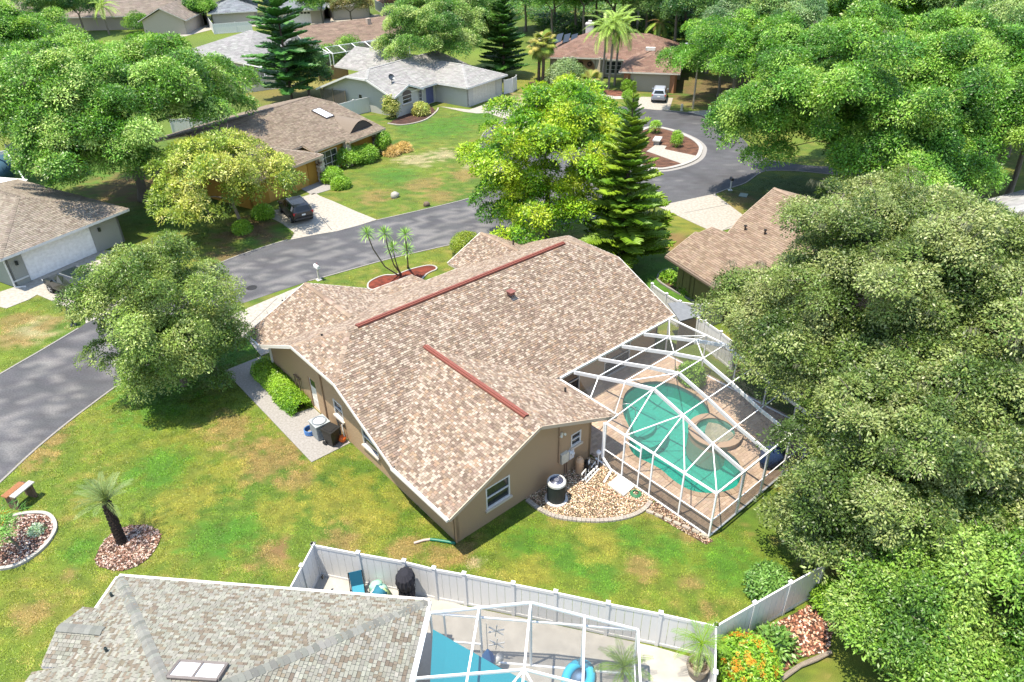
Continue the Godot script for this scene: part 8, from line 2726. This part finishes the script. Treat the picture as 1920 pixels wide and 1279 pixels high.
func street_lamp(label: String, at: Vector3, h: float, turn: float) -> void:
	var o := thing("street_lamp", label, "street lamp", at, turn)
	var p := Buf.new()
	p.col = Color(0.4, 0.35, 0.27)
	p.tube(PackedVector3Array([Vector3.ZERO, Vector3(0, h * 0.5, 0), Vector3(0, h, 0)]), PackedFloat32Array([0.13, 0.11, 0.09]), 9)
	part(o, "pole", p, "painted")
	var a := Buf.new()
	a.col = Color(0.6, 0.6, 0.6)
	a.tube(PackedVector3Array([Vector3(0, h - 0.3, 0), Vector3(0.6, h - 0.05, 0), Vector3(1.2, h, 0)]), PackedFloat32Array([0.04, 0.035, 0.03]), 6)
	part(o, "arm", a, "metal")
	var l := Buf.new()
	l.col = Color(0.7, 0.7, 0.7)
	l.blob(Vector3(1.45, h, 0), Vector3(0.32, 0.1, 0.16), 2.0, 0.03)
	part(o, "lamp_head", l, "painted")

func boulder(label: String, at: Vector3, r: Vector3, c: Color, seed_v: int) -> void:
	var b := Buf.new()
	b.col = c
	b.blob(Vector3(0, r.y * 0.6, 0), r, seed_v, 0.22, 7, 11)
	var o := solo("boulder", b, "rock", label, "boulder")
	o.position = at

func make_props() -> void:
	# dark car on the ochre house's drive: its rear faces the road
	var r0: Vector3 = Vector3(10.98, 0.00, -36.68)
	car("parked_car", "dark brown car with red tail lights parked on the ochre house's drive", Vector3(12.06, 0.00, -38.81), atan2(4.3, 0.6), 4.5, 1.85, 1.65, Color(0.035, 0.028, 0.026))
	car("parked_car", "black car parked across the left garage door", Vector3(-6.15, 0.035, -36.6), deg_to_rad(110.0), 4.8, 1.95, 1.75, Color(0.006, 0.008, 0.012))
	car("parked_car", "silver blue car on the drive of the arched porch house", Vector3(65.15, 0.00, -42.06), atan2(4.0, 5.6), 4.6, 1.85, 1.7, Color(0.3, 0.34, 0.4))
	mailbox("white mailbox at the road before the brown house", Vector3(7.6, 0, -26.5), 1.6, Color(0.75, 0.75, 0.75), Color(0.6, 0.58, 0.52))
	mailbox("black mailbox on a black post beside the left drive", Vector3(-7.59, 0.00, -31.78), 1.3, Color(0.02, 0.022, 0.025), Color(0.015, 0.02, 0.02))
	mailbox("dark mailbox on a pale post by the right house's drive", Vector3(44.34, 0.00, -16.73), 0.9, Color(0.03, 0.03, 0.035), Color(0.6, 0.62, 0.6))
	street_lamp("pale wooden street lamp pole at the far side of the turning circle", Vector3(64.49, 0.00, -36.20), 7.6, 2.2)
	street_lamp("thin street lamp pole rising beside the corner house at the top left", Vector3(14.47, 0.00, -150.44), 8.6, 0.2)
	var pole := Buf.new()
	pole.col = Color(0.6, 0.57, 0.54)
	var pb: Vector3 = Vector3(97.70, 0.00, -73.90)
	pole.tube(PackedVector3Array([pb, pb + Vector3(0, 15, 0)]), PackedFloat32Array([0.2, 0.16]), 9)
	solo("utility_pole", pole, "painted", "tall pale utility pole behind the arched porch house", "pole")
	boulder("pale boulder on the lawn before the ochre house", Vector3(20.75, 0.00, -36.50), Vector3(0.45, 0.32, 0.36), Color(0.5, 0.49, 0.46), 3)
	boulder("dark stone at the road edge of the ochre house's lawn", Vector3(21.67, 0.00, -32.83), Vector3(0.3, 0.25, 0.28), Color(0.2, 0.15, 0.12), 4)
	boulder("small pale stone on the white house's lawn", Vector3(35.01, -0.00, -42.71), Vector3(0.3, 0.2, 0.3), Color(0.55, 0.53, 0.5), 5)
	# stone bench in the round bed
	var bn := thing("stone_bench", "white stone bench standing in the round bed", "bench", Vector3(50.28, 0.00, -30.18), 0.5)
	var bs := Buf.new()
	bs.col = Color(0.66, 0.66, 0.65)
	bs.box(Vector3(0, 0.55, 0), Vector3(1.5, 0.14, 0.8))
	part(bn, "seat", bs, "rock")
	for s in [-1, 1]:
		var bl := Buf.new()
		bl.col = Color(0.4, 0.39, 0.38)
		bl.box(Vector3(s * 0.5, 0.24, 0), Vector3(0.18, 0.48, 0.6))
		part(bn, "leg", bl, "rock")
	# bins
	wheelie_bin("blue wheeled bin on the far right drive under the oak", Vector3(62.67, -0.00, -30.14), 0.4, Color(0.02, 0.2, 0.42))
	wheelie_bin("dark blue wheeled bin beside the silver car", Vector3(69.01, 0.00, -43.75), 0.4, Color(0.03, 0.05, 0.09), 1.1)
	wheelie_bin("small blue bin on the grass beyond the far right drive", Vector3(70.05, 0.00, -34.68), 0.4, Color(0.02, 0.08, 0.35), 0.7)
	# green transformer box by the right drive
	var tb := Buf.new()
	tb.col = Color(0.2, 0.27, 0.24)
	tb.box(Vector3(44.16, 0.02, -15.19), Vector3(0.9, 0.06, 0.7), 0.4)
	solo("utility_cover", tb, "painted", "grey green utility cover flat on the grass by the right drive", "utility cover")
	var hy := thing("fire_hydrant", "small pale hydrant left of the street lamp", "hydrant", Vector3(62.92, 0.00, -36.71))
	var hb := Buf.new()
	hb.col = Color(0.6, 0.58, 0.5)
	hb.lathe(Vector3.ZERO, PackedVector2Array([Vector2(0.2, 0), Vector2(0.2, 0.06), Vector2(0.12, 0.08), Vector2(0.12, 0.6), Vector2(0.17, 0.62), Vector2(0.14, 0.75), Vector2(0.0, 0.82)]), 12)
	part(hy, "body", hb, "painted")
	var hc := Buf.new()
	hc.col = Color(0.5, 0.48, 0.42)
	hc.bar(Vector3(-0.22, 0.45, 0), Vector3(0.22, 0.45, 0), 0.12, 0.12)
	part(hy, "outlet", hc, "painted")
	# planter with clay top near the left edge
	var pl := thing("planter_stand", "white and clay topped bench by the kerbed flower bed", "bench", Vector3(-13.75, 0, -15.6), 0.55)
	var top := Buf.new()
	top.col = Color(0.5, 0.22, 0.1)
	top.box(Vector3(-0.1, 0.86, -0.15), Vector3(1.0, 0.06, 0.36))
	part(pl, "clay_slab", top, "rock")
	var wt := Buf.new()
	wt.col = Color(0.72, 0.7, 0.66)
	wt.box(Vector3(0.05, 0.86, 0.22), Vector3(1.1, 0.05, 0.34))
	part(pl, "white_slab", wt, "rock")
	for s in [-1, 1]:
		var lg := Buf.new()
		lg.col = Color(0.2, 0.14, 0.1)
		lg.box(Vector3(s * 0.45, 0.41, 0), Vector3(0.12, 0.82, 0.6))
		part(pl, "leg", lg, "rock")
	# manhole and lettering on the drive
	var mh := Buf.new()
	mh.col = Color(0.09, 0.09, 0.1)
	mh.lathe(Vector3(3.42, 0.00, -28.71), PackedVector2Array([Vector2(0.38, 0.0), Vector2(0.38, 0.026), Vector2(0.0, 0.028)]), 24)
	solo("manhole_cover", mh, "metal", "round iron manhole cover in the road before the brown house", "manhole cover")
	# basketball-like marks: dark sticks and letters leaning at the garage
	var mk := thing("garden_tools", "dark tools lying on the drive at the brown house's garage", "tools", Vector3(4.47, 0.04, -25.53))
	for q in [[Vector3(-0.3, 0.03, 0.1), Vector3(-0.25, 0.03, 0.6)], [Vector3(0.0, 0.03, 0.0), Vector3(0.35, 0.03, 0.45)], [Vector3(0.1, 0.03, 0.5), Vector3(0.3, 0.03, 0.1)], [Vector3(0.5, 0.03, 0.0), Vector3(0.55, 0.03, 0.5)], [Vector3(0.9, 0.03, -0.2), Vector3(1.1, 0.03, 0.05)]]:
		var b := Buf.new()
		b.col = Color(0.02, 0.02, 0.02)
		b.bar(q[0], q[1], 0.1, 0.05)
		part(mk, "tool", b, "plastic")
	# blue covered grill inside the pool cage's near right corner
	var cg := Buf.new()
	cg.col = Color(0.012, 0.045, 0.14)
	cg.blob(Vector3(0, 0.5, 0), Vector3(0.75, 0.6, 0.5), 12.0, 0.25, 10, 16)
	var cgo := solo("covered_grill", cg, "fabric", "grill under a dark blue cover at the outer wall of the pool cage", "grill")
	cgo.position = Vector3(14.6, 0.05, 6.3)
	var log := Buf.new()
	log.col = Color(0.6, 0.52, 0.42)
	log.tube(PackedVector3Array([Vector3(4.72, 0.10, 12.88), Vector3(5.77, 0.10, 13.06), Vector3(6.43, 0.12, 13.31), Vector3(7.13, 0.10, 13.52)]), PackedFloat32Array([0.1, 0.09, 0.1, 0.08]), 8)
	solo("pale_log", log, "bark", "pale bleached log edging the bark bed behind the fence", "log")


func _ready() -> void:
	make_camera_and_light()
	make_materials()
	make_ground()
	main_house()
	pool_cage()
	swimming_pool()
	near_house()
	garage_house()
	ochre_house()
	white_house()
	cul_house()
	right_house()
	far_houses()
	yard_props()
	make_props()
	make_trees()
	make_palms()
	make_shrubs()
	ground_sheet()
	lawn_blades()
